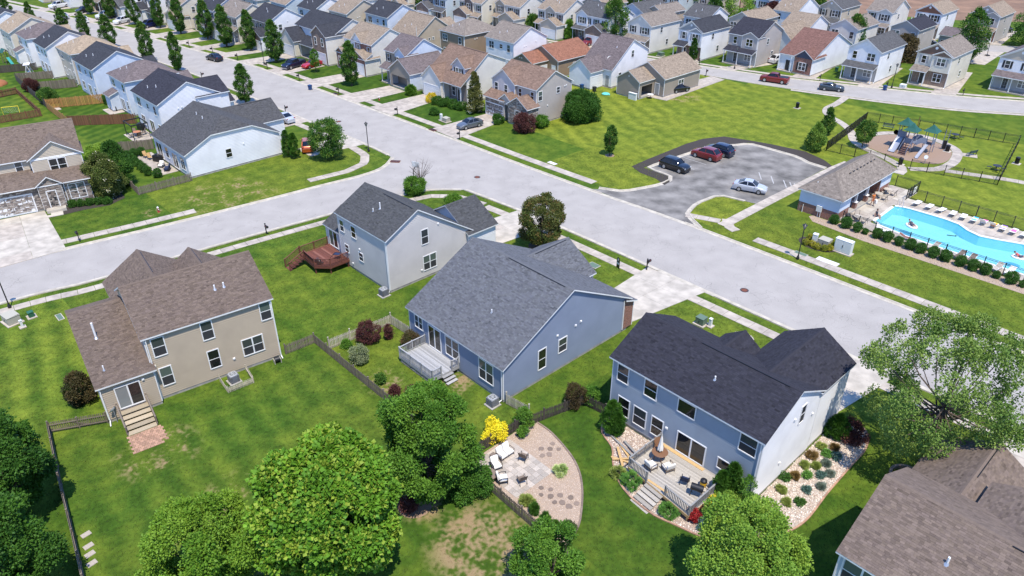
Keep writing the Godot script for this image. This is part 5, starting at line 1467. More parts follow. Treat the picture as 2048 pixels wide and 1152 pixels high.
func steps(root: Node, a: Vector3, b: Vector3, out: Vector3, n: int, rise: float, m: String, run := 0.28) -> void:  # treads between a and b, each one lower and farther out
	var tn := tones(m)
	for i in n:
		var s := MB.new()
		var o := out * run * i
		var y := -rise * (i + 1)
		var A := a + o; var B := b + o; var C := b + o + out * (run + 0.02); var D := a + o + out * (run + 0.02)
		var up := V3(0,y,0); var dn := V3(0,y - 0.045,0)
		s.quad(A + up,D + up,C + up,B + up); s.quad(A + dn,B + dn,C + dn,D + dn); s.quad(A + dn,D + dn,D + up,A + up); s.quad(D + dn,C + dn,C + up,D + up); s.quad(C + dn,B + dn,B + up,C + up); s.quad(B + dn,A + dn,A + up,B + up)
		part(root,"step",s,tn[i % 3])
		s = MB.new()
		s.quad(A + dn,B + dn,b + o + V3(0,y - rise,0),a + o + V3(0,y - rise,0))
		part(root,"riser",s,tn[0])
func loft(b: MB, rings: Array, closed := false) -> void:  # smooth skin through rings of equal length
	var nr := rings.size(); var np: int = rings[0].size()
	var nm := []
	for i in nr:
		var row := []
		for k in np:
			var du: Vector3 = rings[mini(i + 1,nr - 1)][k] - rings[maxi(i - 1,0)][k]
			var dv: Vector3 = (rings[i][(k + 1) % np] - rings[i][(k - 1 + np) % np]) if closed else (rings[i][mini(k + 1,np - 1)] - rings[i][maxi(k - 1,0)])
			row.append(dv.cross(du).normalized())
		nm.append(row)
	for i in nr - 1:
		for k in (np if closed else np - 1):
			var j := (k + 1) % np
			b.smooth_tri(rings[i][k],rings[i][j],rings[i + 1][j],nm[i][k],nm[i][j],nm[i + 1][j])
			b.smooth_tri(rings[i][k],rings[i + 1][j],rings[i + 1][k],nm[i][k],nm[i + 1][j],nm[i + 1][k])
func soft_box(b: MB, lo: Vector3, hi: Vector3, r := 0.04, t := Transform3D.IDENTITY) -> void:  # a box with rounded upper edges (cushions)
	var rings := []
	for s in [[0.0,0.0],[0.0,0.6],[r * 0.3,0.88],[r,1.0]]:
		var i: float = s[0]; var y: float = lerpf(lo.y,hi.y,s[1])
		rings.append([t * V3(lo.x + i,y,lo.z + i),t * V3(lo.x + i,y,hi.z - i),t * V3(hi.x - i,y,hi.z - i),t * V3(hi.x - i,y,lo.z + i)])
	for i in 3:
		for k in 4:
			var j := (k + 1) % 4
			b.quad(rings[i][k],rings[i][j],rings[i + 1][j],rings[i + 1][k])
	b.poly(rings[3])
func armchair(label: String,at: Vector3,turn: float,wide := 0.72,frame := "dark_bronze",cushion := "cushion_white",group := "patio seats") -> Node3D:
	var t := thing("armchair" if wide < 1 else "loveseat",label,"chair" if wide < 1 else "sofa",at,turn,group)
	var w := wide / 2
	for sx in [-1,1]:
		for sz in [-1,1]:
			var b := MB.new()
			b.bar(V3(sx * w,0,sz * 0.33),V3(sx * w,0.6 if sz > 0 else 0.5,sz * 0.33),0.05,0.05)
			part(t,"leg",b,M[frame])
		var b := MB.new()
		b.tube([V3(sx * w,0.5,-0.36),V3(sx * w,0.62,-0.1),V3(sx * w,0.6,0.36)],0.035,0.035,6)
		part(t,"armrest",b,M[frame])
	var b := MB.new()
	b.box(V3(-w,0.22,-0.36),V3(w,0.3,0.36))
	part(t,"seat_frame",b,M[frame])
	var n := 1 if wide < 1 else 2
	for i in n:
		b = MB.new()
		soft_box(b,V3(-w + 0.03 + i * (wide / n),0.3,-0.3),V3(-w - 0.03 + (i + 1) * (wide / n),0.44,0.38),0.05)
		part(t,"seat_cushion",b,M[cushion])
		b = MB.new()
		soft_box(b,V3(-w + 0.03 + i * (wide / n),0.0,-0.09),V3(-w - 0.03 + (i + 1) * (wide / n),0.5,0.09),0.06,Transform3D(Basis(Vector3.RIGHT,-0.25),V3(0,0.44,-0.3)))
		part(t,"back_cushion",b,M[cushion])
	return t
func sling_chair(label: String,at: Vector3,turn: float,cloth: String,group := "patio seats") -> Node3D:
	var t := thing("sling_chair",label,"chair",at,turn,group)
	for s in [-0.29,0.29]:
		var b := MB.new()
		b.tube([V3(s,0,0.3),V3(s,0.6,0.26),V3(s,0.62,-0.2),V3(s,0,-0.36)],0.022,0.022,6)
		b.tube([V3(s,0.38,0.3),V3(s,0.36,-0.2),V3(s,1.0,-0.45)],0.02,0.02,6)
		part(t,"side_frame",b,M["dark_bronze"])
	var b := MB.new()
	b.quad(V3(-0.28,0.39,0.3),V3(0.28,0.39,0.3),V3(0.28,0.35,-0.2),V3(-0.28,0.35,-0.2))
	part(t,"seat",b,M[cloth])
	b = MB.new()
	b.quad(V3(-0.28,0.36,-0.2),V3(0.28,0.36,-0.2),V3(0.28,1.0,-0.46),V3(-0.28,1.0,-0.46))
	part(t,"backrest",b,M[cloth])
	return t
func ac_unit(label: String,x: float,z: float) -> void:
	var t := thing("air_conditioner",label,"air conditioner",V3(x,0,z),0,"outdoor air conditioners")
	var b: MB
	one(t,"pad","foundation","box",[V3(-0.55,0,-0.55),V3(0.55,0.08,0.55)])
	b = MB.new()
	var ring := func(r: float,y: float) -> Array:
		var o := []
		for k in 24:
			var a := TAU * k / 24
			var c := V3(cos(a),0,sin(a))
			var q: float = minf(1.0 / maxf(absf(c.x),absf(c.z)),1.18)
			o.append(V3(c.x * r * q,y,c.z * r * q))
		return o
	loft(b,[ring.call(0.38,0.08),ring.call(0.38,0.85),ring.call(0.36,0.9),ring.call(0.28,0.9)],true)
	part(t,"cabinet",b,M["grey_metal"])
	b = MB.new()
	for k in 11: b.box(V3(-0.41,0.14 + k * 0.065,-0.41),V3(0.41,0.16 + k * 0.065,0.41))
	part(t,"louvres",b,mat("louvre_grey",0.16,0.165,0.17,0.5))
	one(t,"fan","black_metal","lathe",[V3(0,0.86,0),[V2(0.3,0),V2(0,0.02)],16])
	b = MB.new()
	for r in [0.1,0.19,0.28]:
		var c := []
		for k in 17: c.append(V3(cos(TAU * k / 16) * r,0.91,sin(TAU * k / 16) * r))
		b.tube(c,0.012,0.012,4,false)
	for k in 6: b.bar(V3(0,0.91,0),V3(cos(TAU * k / 6) * 0.3,0.91,sin(TAU * k / 6) * 0.3),0.015,0.012)
	part(t,"guard",b,M["pale_box"])
func gravel(called: String,label: String,outline: Array,y: float,base: Color,shades: Array,per_m2: float,size: float) -> void:
	var b := MB.new()
	b.flat(outline,y)
	solid(outline)
	var m := mat(called + "_bed",base.r,base.g,base.b,0.95,noise_tex(0.09,0.52,1.0,512,3,41),0.5)
	structure(called + "_bed",b,m)
	var pp := PackedVector2Array(outline)
	var lo := Vector2(INF,INF); var hi := -lo
	for p in pp: lo = lo.min(p); hi = hi.max(p)
	var st := MB.new()
	st.blob(V3(0,0.15,0),V3(0.5,0.32,0.42),3,5)
	var list := []
	var n := int((hi.x - lo.x) * (hi.y - lo.y) * per_m2)
	for i in n:
		var p := V2(rnd(lo.x,hi.x),rnd(lo.y,hi.y))
		if Geometry2D.is_point_in_polygon(p,pp):
			list.append([Transform3D(Basis(Vector3.UP,rnd(0,TAU)).scaled(Vector3.ONE * size * rnd(0.6,1.4)),V3(p.x,y,p.y)),shades[rng.randi() % shades.size()] * rnd(0.8,1.15)])
	var mm := multi(list,st.mesh(),mat_vc("pebbles",0.9))
	mm.name = numbered(called)
	add_child(mm)
	tag(mm,label,"gravel","","stuff")
func mat_vc(called: String,rough := 0.9) -> StandardMaterial3D:
	var m := mat(called,1,1,1,rough)
	m.vertex_color_use_as_albedo = true
	return m
func multi(list: Array,mesh: Mesh,m: Material) -> MultiMeshInstance3D:
	var mm := MultiMesh.new()
	mm.transform_format = MultiMesh.TRANSFORM_3D
	mm.use_colors = true
	mm.mesh = mesh
	mm.instance_count = list.size()
	for i in list.size():
		mm.set_instance_transform(i,list[i][0])
		mm.set_instance_color(i,list[i][1])
	var o := MultiMeshInstance3D.new()
	o.multimesh = mm
	o.material_override = m
	return o
func edging(called: String,label: String,line: Array,m: String,w := 0.13,h := 0.1) -> void:
	var root := thing(called,label,"edging",V3(line[0].x,0,line[0].y))
	var r := resample(spline(line),0.6)
	for i in r.size() - 1:
		var b := MB.new()
		var a: Vector2 = r[i] - line[0]; var e: Vector2 = r[i + 1] - line[0]
		b.bar(V3(a.x,h / 2,a.y),V3(lerpf(a.x,e.x,0.985),h / 2,lerpf(a.y,e.y,0.985)),w,h)
		part(root,"edging_block",b,tones(m)[rng.randi() % 3])

func yards() -> void:
	mat("cushion_white",0.72,0.70,0.64,0.9)
	mat("sling_brown",0.17,0.13,0.10,0.9)
	mat("navy_cloth",0.012,0.025,0.075,0.8)
	mat("paver",0.44,0.385,0.32,0.9,noise_tex(0.02,0.72,1.0,512,5,3),0.6)
	mat("brick_paver",0.40,0.235,0.155,0.9,noise_tex(0.02,0.72,1.0,512,5,3),0.6)
	mat("flagstone",0.22,0.165,0.125,0.9,noise_tex(0.02,0.72,1.0,512,5,3),0.6)
	mat("stepping_stone",0.42,0.37,0.31,0.9,noise_tex(0.02,0.72,1.0,512,5,3),0.6)
	# fences of the near yards
	fence("picket_fence","weathered grey picket fence running between the big lawn and the deck yard",pts([-57.0,-23.6,-56.8,-26.6,-40.2,-26.6]),1.15,"fence_grey",{"brace":[-56.95,-24.6,-56.85,-25.9]})
	fence("picket_fence","weathered picket fence beside the gravel patio",pts([-34.0,-26.45,-22.4,-26.1]),1.15,"fence_grey")
	fence("picket_fence","cream pointed picket fence behind the purple-leaved shrub",pts([-54.9,-27.1,-54.45,-34.0,-51.2,-34.15]),1.2,"fence_cream",{"post_up": 0.18})
	fence("picket_fence","short cream picket fence at the corner of the blue house",pts([-37.2,-34.1,-34.7,-34.4]),1.15,"fence_cream",{"post_up": 0.12})
	fence("picket_fence","dark brown fence between the blue house and the grey house",pts([-34.3,-27.0,-34.1,-32.2,-33.5,-35.0,-32.5,-39.0,-30.3,-39.25]),1.2,"fence_dark")
	fence("picket_fence","grey gate fence beside the wooden rear steps",pts([-58.3,-7.8,-60.2,-3.9]),1.15,"fence_grey",{"brace":[-59.0,-6.5,-59.6,-5.2]})
	fence("board_fence","long grey board fence along the left edge of the big lawn",pts([-60.2,-3.9,-53.3,-2.8,-46.8,-1.9,-38.0,-0.6]),1.25,"fence_grey",{"w":0.14,"gap":0.03,"style":"flat"})
	# fences across the side street and behind the west row
	fence("picket_fence","weathered picket fence around the white ranch's patio corner",pts([-112.2,-27.6,-105.2,-27.1,-105.1,-34.6]),1.25,"fence_grey",{"w":0.12,"gap": 0.07})
	fence("board_fence","grey board fence behind the white ranch",pts([-125.2,-29.6,-122.2,-35.6]),1.7,"fence_grey",{"w":0.16,"gap":0.02,"style":"dog"})
	fence("board_fence","golden-brown picket fence behind the house with the black grill",pts([-157.0,-29.2,-153.2,-38.6]),1.8,"fence_gold",{"w":0.17,"gap":0.06,"style":"dog"})
	fence("board_fence","golden fence run along the rear of the striped lawn",pts([-157.0,-29.2,-143.8,-29.2]),1.5,"fence_gold",{"w":0.17,"gap":0.02,"style":"dog"})
	fence("board_fence","red-brown board fence with scalloped top behind the pergola patio",pts([-143.8,-29.2,-141.6,-32.2,-139.2,-35.4,-137.0,-38.2]),1.8,"fence_red",{"w":0.17,"gap":0.01,"style":"dog"})
	fence("board_fence","grey board fence between two small lawns of the west row",pts([-172.0,-30.0,-168.6,-37.8]),1.7,"fence_grey",{"w":0.17,"gap":0.02,"style":"dog"})
	fence("board_fence","long grey rear fence behind the west row",pts([-182.0,-30.0,-172.0,-29.6,-157.4,-29.3]),1.5,"fence_dark",{"w":0.17,"gap":0.02,"style":"dog"})
	fence("board_fence","grey board fence beside the white garden swing",pts([-181.8,-30.2,-178.6,-37.0]),1.6,"fence_grey",{"w":0.17,"gap":0.02,"style":"dog"})
	fence("board_fence","dark board fence below the green playset",pts([-192.0,-27.0,-188.6,-35.6]),1.6,"fence_dark",{"w":0.17,"gap":0.02,"style":"dog"})
	fence("picket_fence","brown picket fence of the yard at the left edge, nearest side",pts([-153.6,-18.0,-153.0,-27.2]),1.4,"fence_red",{"w":0.16,"gap": 0.05})
	fence("picket_fence","brown picket fence of the yard at the left edge, long side",pts([-153.0,-27.2,-171.2,-27.6]),1.2,"fence_red",{"w":0.16,"gap": 0.05})
	fence("picket_fence","brown picket fence of the yard at the left edge, far side",pts([-171.2,-27.6,-170.2,-20.0]),1.4,"fence_red",{"w":0.16,"gap": 0.05})
	fence("board_fence","low tan fence between two lots at the park road",pts([-102.0,-158.5,-99.0,-159.5]),1.4,"fence_gold",{"w":0.16,"gap":0.02,"style":"dog","group":"far garden fences"})
	# red deck of the white house
	var d := deck("red_deck","red-brown wooden deck with railings and corner stairs behind the white house",pts([-72.5,-37.85,-72.5,-34.0,-68.8,-33.7,-67.5,-35.0,-67.5,-37.45]),1.0,"deck_red","deck_red")
	railing(d,[V3(4.9,0,-0.1),V3(5.0,0,2.85),V3(3.7,0,4.15),V3(1.2,0,3.95)],1.0,0.95,"deck_red")
	railing(d,[V3(0,0,0.2),V3(0,0,3.85)],1.0,0.95,"deck_red")
	steps(d,V3(0.05,1.0,3.9),V3(1.15,1.0,3.95),V3(0,0,1),5,0.19,"deck_red",0.4)
	railing(d,[V3(0,-0.0,3.9),V3(0,-0.9,5.9)],1.0,0.95,"deck_red")
	railing(d,[V3(1.2,-0.0,4.0),V3(1.2,-0.9,5.95)],1.0,0.95,"deck_red")
	for k in 2:
		var b: MB
		one(d,"worn_board","deck_red_pale","box",[V3(0.4,1.003,1.2 + k * 1.1),V3(3.9,1.012,1.4 + k * 1.1)])
	var gr := thing("folded_lounger","dark folding lounger frame standing on the red deck","lounger",V3(-68.6,1.0,-36.6),30)
	var gb := MB.new()
	for s in [-0.3,0.3]: gb.tube([V3(-0.8,0.05,s),V3(-0.4,0.6,s),V3(0.4,0.65,s),V3(0.8,0.05,s)],0.025,0.025,6)
	gb.tube([V3(-0.4,0.6,-0.3),V3(-0.4,0.6,0.3)],0.025,0.025,6); gb.tube([V3(0.4,0.65,-0.3),V3(0.4,0.65,0.3)],0.025,0.025,6)
	part(gr,"frame",gb,M["black_metal"])
	gb = MB.new()
	gb.quad(V3(-0.4,0.58,0.28),V3(0.4,0.62,0.28),V3(0.4,0.62,-0.28),V3(-0.4,0.58,-0.28))
	part(gr,"sling",gb,M["navy_cloth"])
	var pt := thing("patio_grill_cover","black domed cover leaning at the corner of the red deck","cover",V3(-69.3,1.0,-34.5),0)
	gb = MB.new()
	gb.blob(V3(0,0.1,0),V3(0.6,0.45,0.3),6,12)
	part(pt,"dome",gb,M["black_metal"])
	gb = MB.new()
	gb.box(V3(-0.62,0,-0.32),V3(0.62,0.1,0.32))
	part(pt,"rim",gb,M["dark_bronze"])
	# grey deck of the blue house
	d = deck("grey_deck","grey painted deck with white railings behind the blue house",pts([-48.5,-34.0,-48.5,-30.9,-43.5,-30.9,-43.5,-34.0]),0.75,"deck_grey","deck_grey")
	railing(d,[V3(0,0,0.15),V3(0,0,3.1),V3(5.0,0,3.1),V3(5.0,0,2.1)],0.75,0.95,"deck_grey")
	railing(d,[V3(5.0,0,0.9),V3(5.0,0,0.1)],0.75,0.95,"deck_grey")
	steps(d,V3(5.0,0.75,0.9),V3(5.0,0.75,2.1),V3(1,0,0),3,0.2,"deck_grey",0.3)
	var lt := MB.new()
	for k in 34:
		lt.bar(V3(k * 0.15,0.06,3.08),V3(k * 0.15 + 0.3,0.5,3.08),0.012,0.03)
		lt.bar(V3(k * 0.15 + 0.3,0.06,3.09),V3(k * 0.15,0.5,3.09),0.012,0.03)
	part(d,"lattice_skirt",lt,M["deck_grey"])
	# deck of the grey house, half rebuilt with new timber
	d = deck("tan_deck","weathered tan deck with railings and wide stairs behind the grey-blue house",pts([-24.6,-39.45,-24.6,-35.3,-18.5,-34.6,-18.5,-39.45]),0.75,"deck_tan","wood_new")
	railing(d,[V3(0.0,0,0.2),V3(0.0,0,4.1),V3(1.9,0,4.35)],0.75,0.9,"rail_grey")
	railing(d,[V3(3.7,0,4.5),V3(6.05,0,4.8),V3(6.05,0,0.2)],0.75,0.9,"rail_grey")
	steps(d,V3(1.95,0.75,4.35),V3(3.65,0.75,4.52),V3(-0.05,0,1).normalized(),5,0.145,"deck_tan",0.36)
	var nb := MB.new()
	nb.box(V3(1.9,0.752,4.1),V3(3.7,0.79,4.3))
	nb.box(V3(0.3,0.752,0.1),V3(4.2,0.785,0.42))
	part(d,"new_board",nb,M["wood_new"])
	furniture()
	# wooden steps and brick path at the tan house
	var st := thing("wooden_steps","wooden stairs with side rails below the tan house's sliding door","stairs",V3(-57.9,0,-11.9),83,"rear stairs")
	steps(st,V3(-3.1,0.95,0.25),V3(-0.85,0.95,0.25),V3(0,0,1),5,0.18,"wood_steps",0.52)
	for s in [-3.15,-0.8]:
		railing(st,[V3(s,-0.05,0.3),V3(s,-0.85,2.75)],0.95,0.75,"fence_grey",0.3)
		var b: MB
		one(st,"stringer","fence_grey","bar",[V3(s,0.75,0.25),V3(s,0.1,2.85),0.05,0.28])
	var bp := thing("brick_path","reddish brick paving at the foot of the wooden stairs","paving",V3(-57.9,0,-11.9),83)
	for i in 10:
		for j in 9:
			if i + j > 14 and rng.randf() < 0.4: continue
			var b := MB.new()
			var x := -3.3 + i * 0.27 + (0.13 if j % 2 else 0.0); var z := 2.95 + j * 0.27 + 0.5 * 0.0
			b.box(V3(x,0,z),V3(x + 0.255,0.035 + rnd(0,0.015),z + 0.255))
			part(bp,"paver",b,tones("brick_paver")[rng.randi() % 3])
	var k := 0
	for p in [[-47.0,-2.6],[-45.8,-2.4],[-45.0,-2.25],[-44.1,-2.1]]:
		var t := thing("stepping_stone",["stepping stone by the long board fence, farthest of four","stepping stone by the long board fence, second farthest of four","stepping stone by the long board fence, second nearest of four","stepping stone by the long board fence, nearest of four"][k],"stepping stone",V3(p[0],0,p[1]),8,"stepping stones")
		var b := MB.new()
		b.box(V3(-0.22,0,-0.32),V3(0.22,0.04,0.32))
		b.box(V3(-0.2,0.04,-0.3),V3(0.2,0.05,0.3))
		part(t,"stone",b,M["stepping_stone"])
		k += 1
	# air conditioners
	ac_unit("grey air conditioner inside the small white fence by the tan house",-56.4,-18.1)
	ac_unit("grey air conditioner at the corner of the white house",-59.6,-36.7)
	ac_unit("grey air conditioner at the corner of the blue house",-37.9,-33.1)
	var pf := fence("picket_fence","low white picket screen around the tan house's air conditioner",pts([-57.3,-17.2,-55.2,-17.0,-55.0,-19.3,-57.1,-19.6]),0.7,"fence_cream",{"w":0.05,"gap":0.06,"post": 0.05})
	pf.name = "air_conditioner_screen"
	# patio of square pavers in a gravel bed
	gravel("patio_gravel","tan pea gravel around the paver patio",pts([-33.6,-34.3,-32.1,-34.3,-30.2,-33.9,-28.4,-33.3,-26.9,-32.4,-25.6,-31.2,-24.6,-30.0,-23.7,-28.7,-22.9,-26.6,-33.9,-26.75,-34.0,-32.0]),0.022,Color(0.45,0.34,0.25),[Color(0.52,0.40,0.30),Color(0.40,0.29,0.21),Color(0.60,0.50,0.40)],160,0.055)
	edging("stone_edging","curved brick edging around the gravel patio",pts([-33.6,-34.3,-32.1,-34.3,-30.2,-33.9,-28.4,-33.3,-26.9,-32.4,-25.6,-31.2,-24.6,-30.0,-23.7,-28.7,-22.9,-26.6]),"flagstone")
	var pv := thing("paver_patio","square grey-tan paver patio in the gravel bed","patio",V3(-33.7,0,-31.2))
	for i in 11:
		for j in 8:
			var b := MB.new()
			b.box(V3(i * 0.46,0,j * 0.5),V3(i * 0.46 + 0.445,0.045 + rnd(0,0.006),j * 0.5 + 0.485))
			part(pv,"paver",b,tones("paver")[rng.randi() % 3])
	var fs := thing("flagstones","scattered round flagstones set in the patio gravel","paving",V3(-28,0,-30.5))
	for p in [[-31.1,-32.3],[-30.6,-32.8],[-30.1,-33.3],[-30.9,-33.4],[-30.2,-32.3],[-30.5,-31.8],[-28.1,-29.3],[-27.5,-29.7],[-27.6,-28.8],[-27.0,-29.2],[-26.6,-29.8],[-26.4,-29.0],[-26.0,-29.4],[-25.9,-30.2],[-25.4,-29.5],[-25.2,-30.1]]:
		var b := MB.new()
		var o := []
		var r := rnd(0.2,0.27)
		for i in 8: o.append(V2(cos(TAU * i / 8) * r * rnd(0.8,1.15),sin(TAU * i / 8) * r * rnd(0.8,1.15)))
		b.flat(o,0.055,0.05)
		part(fs,"stone",b,tones("flagstone")[rng.randi() % 3],shift(V3(p[0] + 28,0,p[1] + 30.5)))
	# stone beds round the grey house
	var sh := [Color(0.60,0.52,0.43),Color(0.46,0.38,0.30),Color(0.68,0.62,0.54),Color(0.38,0.28,0.22),Color(0.55,0.44,0.36)]
	gravel("rear_bed_stones","pinkish river stones in the curved bed under the tan deck",pts([-30.0,-38.8,-29.1,-37.4,-27.3,-36.6,-26.1,-35.3,-24.5,-34.1,-22.7,-33.5,-20.6,-33.4,-19.8,-33.6,-18.6,-33.9,-17.4,-34.2,-16.2,-34.8,-14.8,-36.6,-16.3,-39.45,-29.9,-39.45]),0.02,Color(0.40,0.31,0.25),sh,130,0.1)
	gravel("side_bed_stones","pale river stones in the bed along the grey house's side wall",pts([-16.35,-39.4,-14.8,-36.6,-13.4,-38.6,-12.8,-41.0,-13.0,-44.7,-13.1,-48.4,-13.2,-51.6,-14.0,-53.4,-15.0,-54.0,-16.35,-53.4]),0.02,Color(0.50,0.43,0.36),sh,150,0.11)
	edging("brick_edging","curved brick edging round the stone beds of the grey house",pts([-30.0,-38.8,-29.1,-37.4,-27.3,-36.6,-26.1,-35.3,-24.5,-34.1,-22.7,-33.5,-20.6,-33.4,-19.8,-33.6,-18.6,-33.9,-17.4,-34.2,-16.2,-34.8,-14.8,-36.6,-13.4,-38.6,-12.8,-41.0,-13.0,-44.7,-13.1,-48.4,-13.2,-51.6,-14.0,-53.4,-15.0,-54.0]),"brick_paver")

func furniture() -> void:
	armchair("brown loveseat with white cushions on the paver patio",V3(-32.5,0.05,-29.6),90,1.35,"sling_brown","cushion_white")
	armchair("white-cushioned armchair between the patio loveseat and the fence",V3(-32.0,0.05,-28.2),75)
	armchair("white-cushioned armchair at the fence corner of the patio",V3(-30.6,0.05,-27.6),150)
	sling_chair("brown sling chair facing the loveseat at the patio edge",V3(-31.2,0.05,-30.4),200,"sling_brown")
	sling_chair("brown sling chair in the middle of the paver patio",V3(-29.5,0.05,-28.6),250,"sling_brown")
	var t := thing("side_table","small square side table between the patio seats","table",V3(-32.9,0.05,-28.7))
	var b: MB
	one(t,"top","sling_brown","box",[V3(-0.22,0.42,-0.22),V3(0.22,0.46,0.22)])
	for s in 4:
		one(t,"leg","sling_brown","bar",[V3(-0.18 if s & 1 else 0.18,0,-0.18 if s & 2 else 0.18),V3(-0.18 if s & 1 else 0.18,0.42,-0.18 if s & 2 else 0.18),0.04,0.04])
	t = thing("fire_table","low square fire table by the patio fence","table",V3(-31.4,0.05,-27.3))
	one(t,"body","dark_bronze","box",[V3(-0.4,0.0,-0.3),V3(0.4,0.38,0.3)])
	one(t,"top","flagstone","box",[V3(-0.46,0.38,-0.36),V3(0.46,0.43,0.36)])
	# on the tan deck
	t = thing("round_table","round brown dining table with a closed parasol on the tan deck","table",V3(-23.5,0.75,-37.7))
	b = MB.new()
	b.lathe(O3,[V2(0.62,0.7),V2(0.64,0.72),V2(0.62,0.74),V2(0,0.745)],20)
	part(t,"top",b,mat("table_brown",0.18,0.09,0.045,0.5))
	for k in 4:
		one(t,"leg","table_brown","bar",[V3(cos(TAU * k / 4 + 0.6) * 0.45,0,sin(TAU * k / 4 + 0.6) * 0.45),V3(cos(TAU * k / 4 + 0.6) * 0.35,0.7,sin(TAU * k / 4 + 0.6) * 0.35),0.05,0.05])
	t = thing("closed_parasol","furled white parasol standing through the deck table","parasol",V3(-23.5,0.75,-37.7))
	one(t,"pole","pale_box","tube",[[V3(0,0,0),V3(0,2.45,0)],0.025,0.025,8])
	b = MB.new()
	var rings := []
	for i in 7:
		var y := 0.95 + i * 0.24
		var ring := []
		for k in 20:
			var a := TAU * k / 20
			var r: float = [0.2,0.19,0.15,0.12,0.1,0.07,0.02][i] * (1.0 + 0.3 * cos(a * 6))
			ring.append(V3(cos(a) * r,y,-sin(a) * r))
		rings.append(ring)
	loft(b,rings,true)
	part(t,"canopy",b,M["cushion_white"])
	armchair("white-cushioned wicker armchair at the deck table, house side",V3(-22.3,0.75,-37.2),250,0.78,"sling_brown","cushion_white","deck seats")
	armchair("white-cushioned wicker armchair at the deck table, yard side",V3(-23.3,0.75,-36.4),170,0.72,"sling_brown","cushion_white","deck seats")
	sling_chair("navy folding camp chair on the tan deck",V3(-20.6,0.75,-37.0),200,"navy_cloth","deck seats")
	sling_chair("wooden folding chair beside the parasol table",V3(-24.1,0.75,-38.4),60,"table_brown","deck seats")
	t = thing("shop_vacuum","yellow and black shop vacuum on the tan deck","vacuum",V3(-19.5,0.75,-37.8))
	b = MB.new()
	b.lathe(O3,[V2(0.24,0.05),V2(0.27,0.42),V2(0.26,0.45),V2(0,0.45)],14)
	part(t,"drum",b,mat("vac_yellow",0.62,0.36,0.01,0.5))
	one(t,"lid","black_metal","lathe",[V3(0,0.45,0),[V2(0.27,0),V2(0.25,0.14),V2(0.12,0.26),V2(0,0.27)],14])
	one(t,"hose","black_metal","tube",[[V3(0.2,0.3,0),V3(0.5,0.25,0.1),V3(0.6,0.1,0.4),V3(0.3,0.05,0.6)],0.03,0.03,6])
	t = thing("grill","black barrel grill on the tan deck by the wall window","grill",V3(-19.3,0.75,-36.6),20)
	one(t,"barrel","black_metal","tube",[[V3(-0.45,0.8,0),V3(0.45,0.8,0)],0.28,0.28,12])
	for s in 4:
		one(t,"leg","black_metal","bar",[V3(-0.4 if s & 1 else 0.4,0,-0.22 if s & 2 else 0.22),V3(-0.35 if s & 1 else 0.35,0.7,-0.15 if s & 2 else 0.15),0.04,0.04])
	# lumber pile beside the deck
	var k := 0
	for p in [[-28.6,-38.0,-25.4,-36.6,0.06],[-28.3,-37.6,-25.2,-36.9,0.12],[-27.0,-37.8,-25.1,-37.2,0.18],[-26.6,-35.7,-24.9,-36.3,0.08],[-26.3,-35.5,-25.0,-37.0,0.16],[-26.9,-36.8,-25.2,-35.4,0.23]]:
		t = thing("timber",["long new board nearest the arborvitae in the stone bed","long weathered board lying beside the new one in the stone bed","short grey board by the wall in the stone bed","new board at the foot of the deck railing","crossed new board on the lumber pile by the deck","topmost tilted new board on the lumber pile by the deck"][k],"board",O3,0,"loose boards by the deck")
		t.position = V3(p[0],p[4],p[1])
		b = MB.new()
		b.bar(O3,V3(p[2] - p[0],0.05,p[3] - p[1]),0.2,0.05)
		b.bar(V3(0,0.05,0.05),V3((p[2] - p[0]) * 0.9,0.1,(p[3] - p[1]) * 0.9 + 0.05),0.14,0.05)
		part(t,"board",b,M["wood_new" if k in [0,3,4,5] else "rail_grey"])
		k += 1
	# small yard things at the tan house
	t = thing("satellite_dish","grey satellite dish on a short pole by the wooden stairs","satellite dish",V3(-57.9,0,-8.4),120)
	b = MB.new()
	b.lathe(O3,[V2(0.02,0),V2(0.2,0.03),V2(0.34,0.1)],16)
	part(t,"dish",b,M["pale_box"],Transform3D(Basis(Vector3.RIGHT,-1.0),V3(0,1.3,0)))
	b = MB.new()
	b.tube([V3(0,0,0),V3(0,1.3,0)],0.03,0.03,6)
	b.tube([V3(0,1.25,0),V3(0,1.35,-0.4)],0.015,0.015,5)
	part(t,"pole",b,M["grey_metal"])
	t = thing("hose_reel","dark hose reel at the tan house's right corner","hose reel",V3(-56.4,0,-22.4),80)
	one(t,"reel","black_metal","tube",[[V3(-0.25,0.35,0),V3(0.25,0.35,0)],0.26,0.26,14])
	b = MB.new()
	for s in [-0.3,0.3]: b.box(V3(s - 0.03,0,-0.3),V3(s + 0.03,0.45,0.3))
	part(t,"stand",b,M["tan_box"])

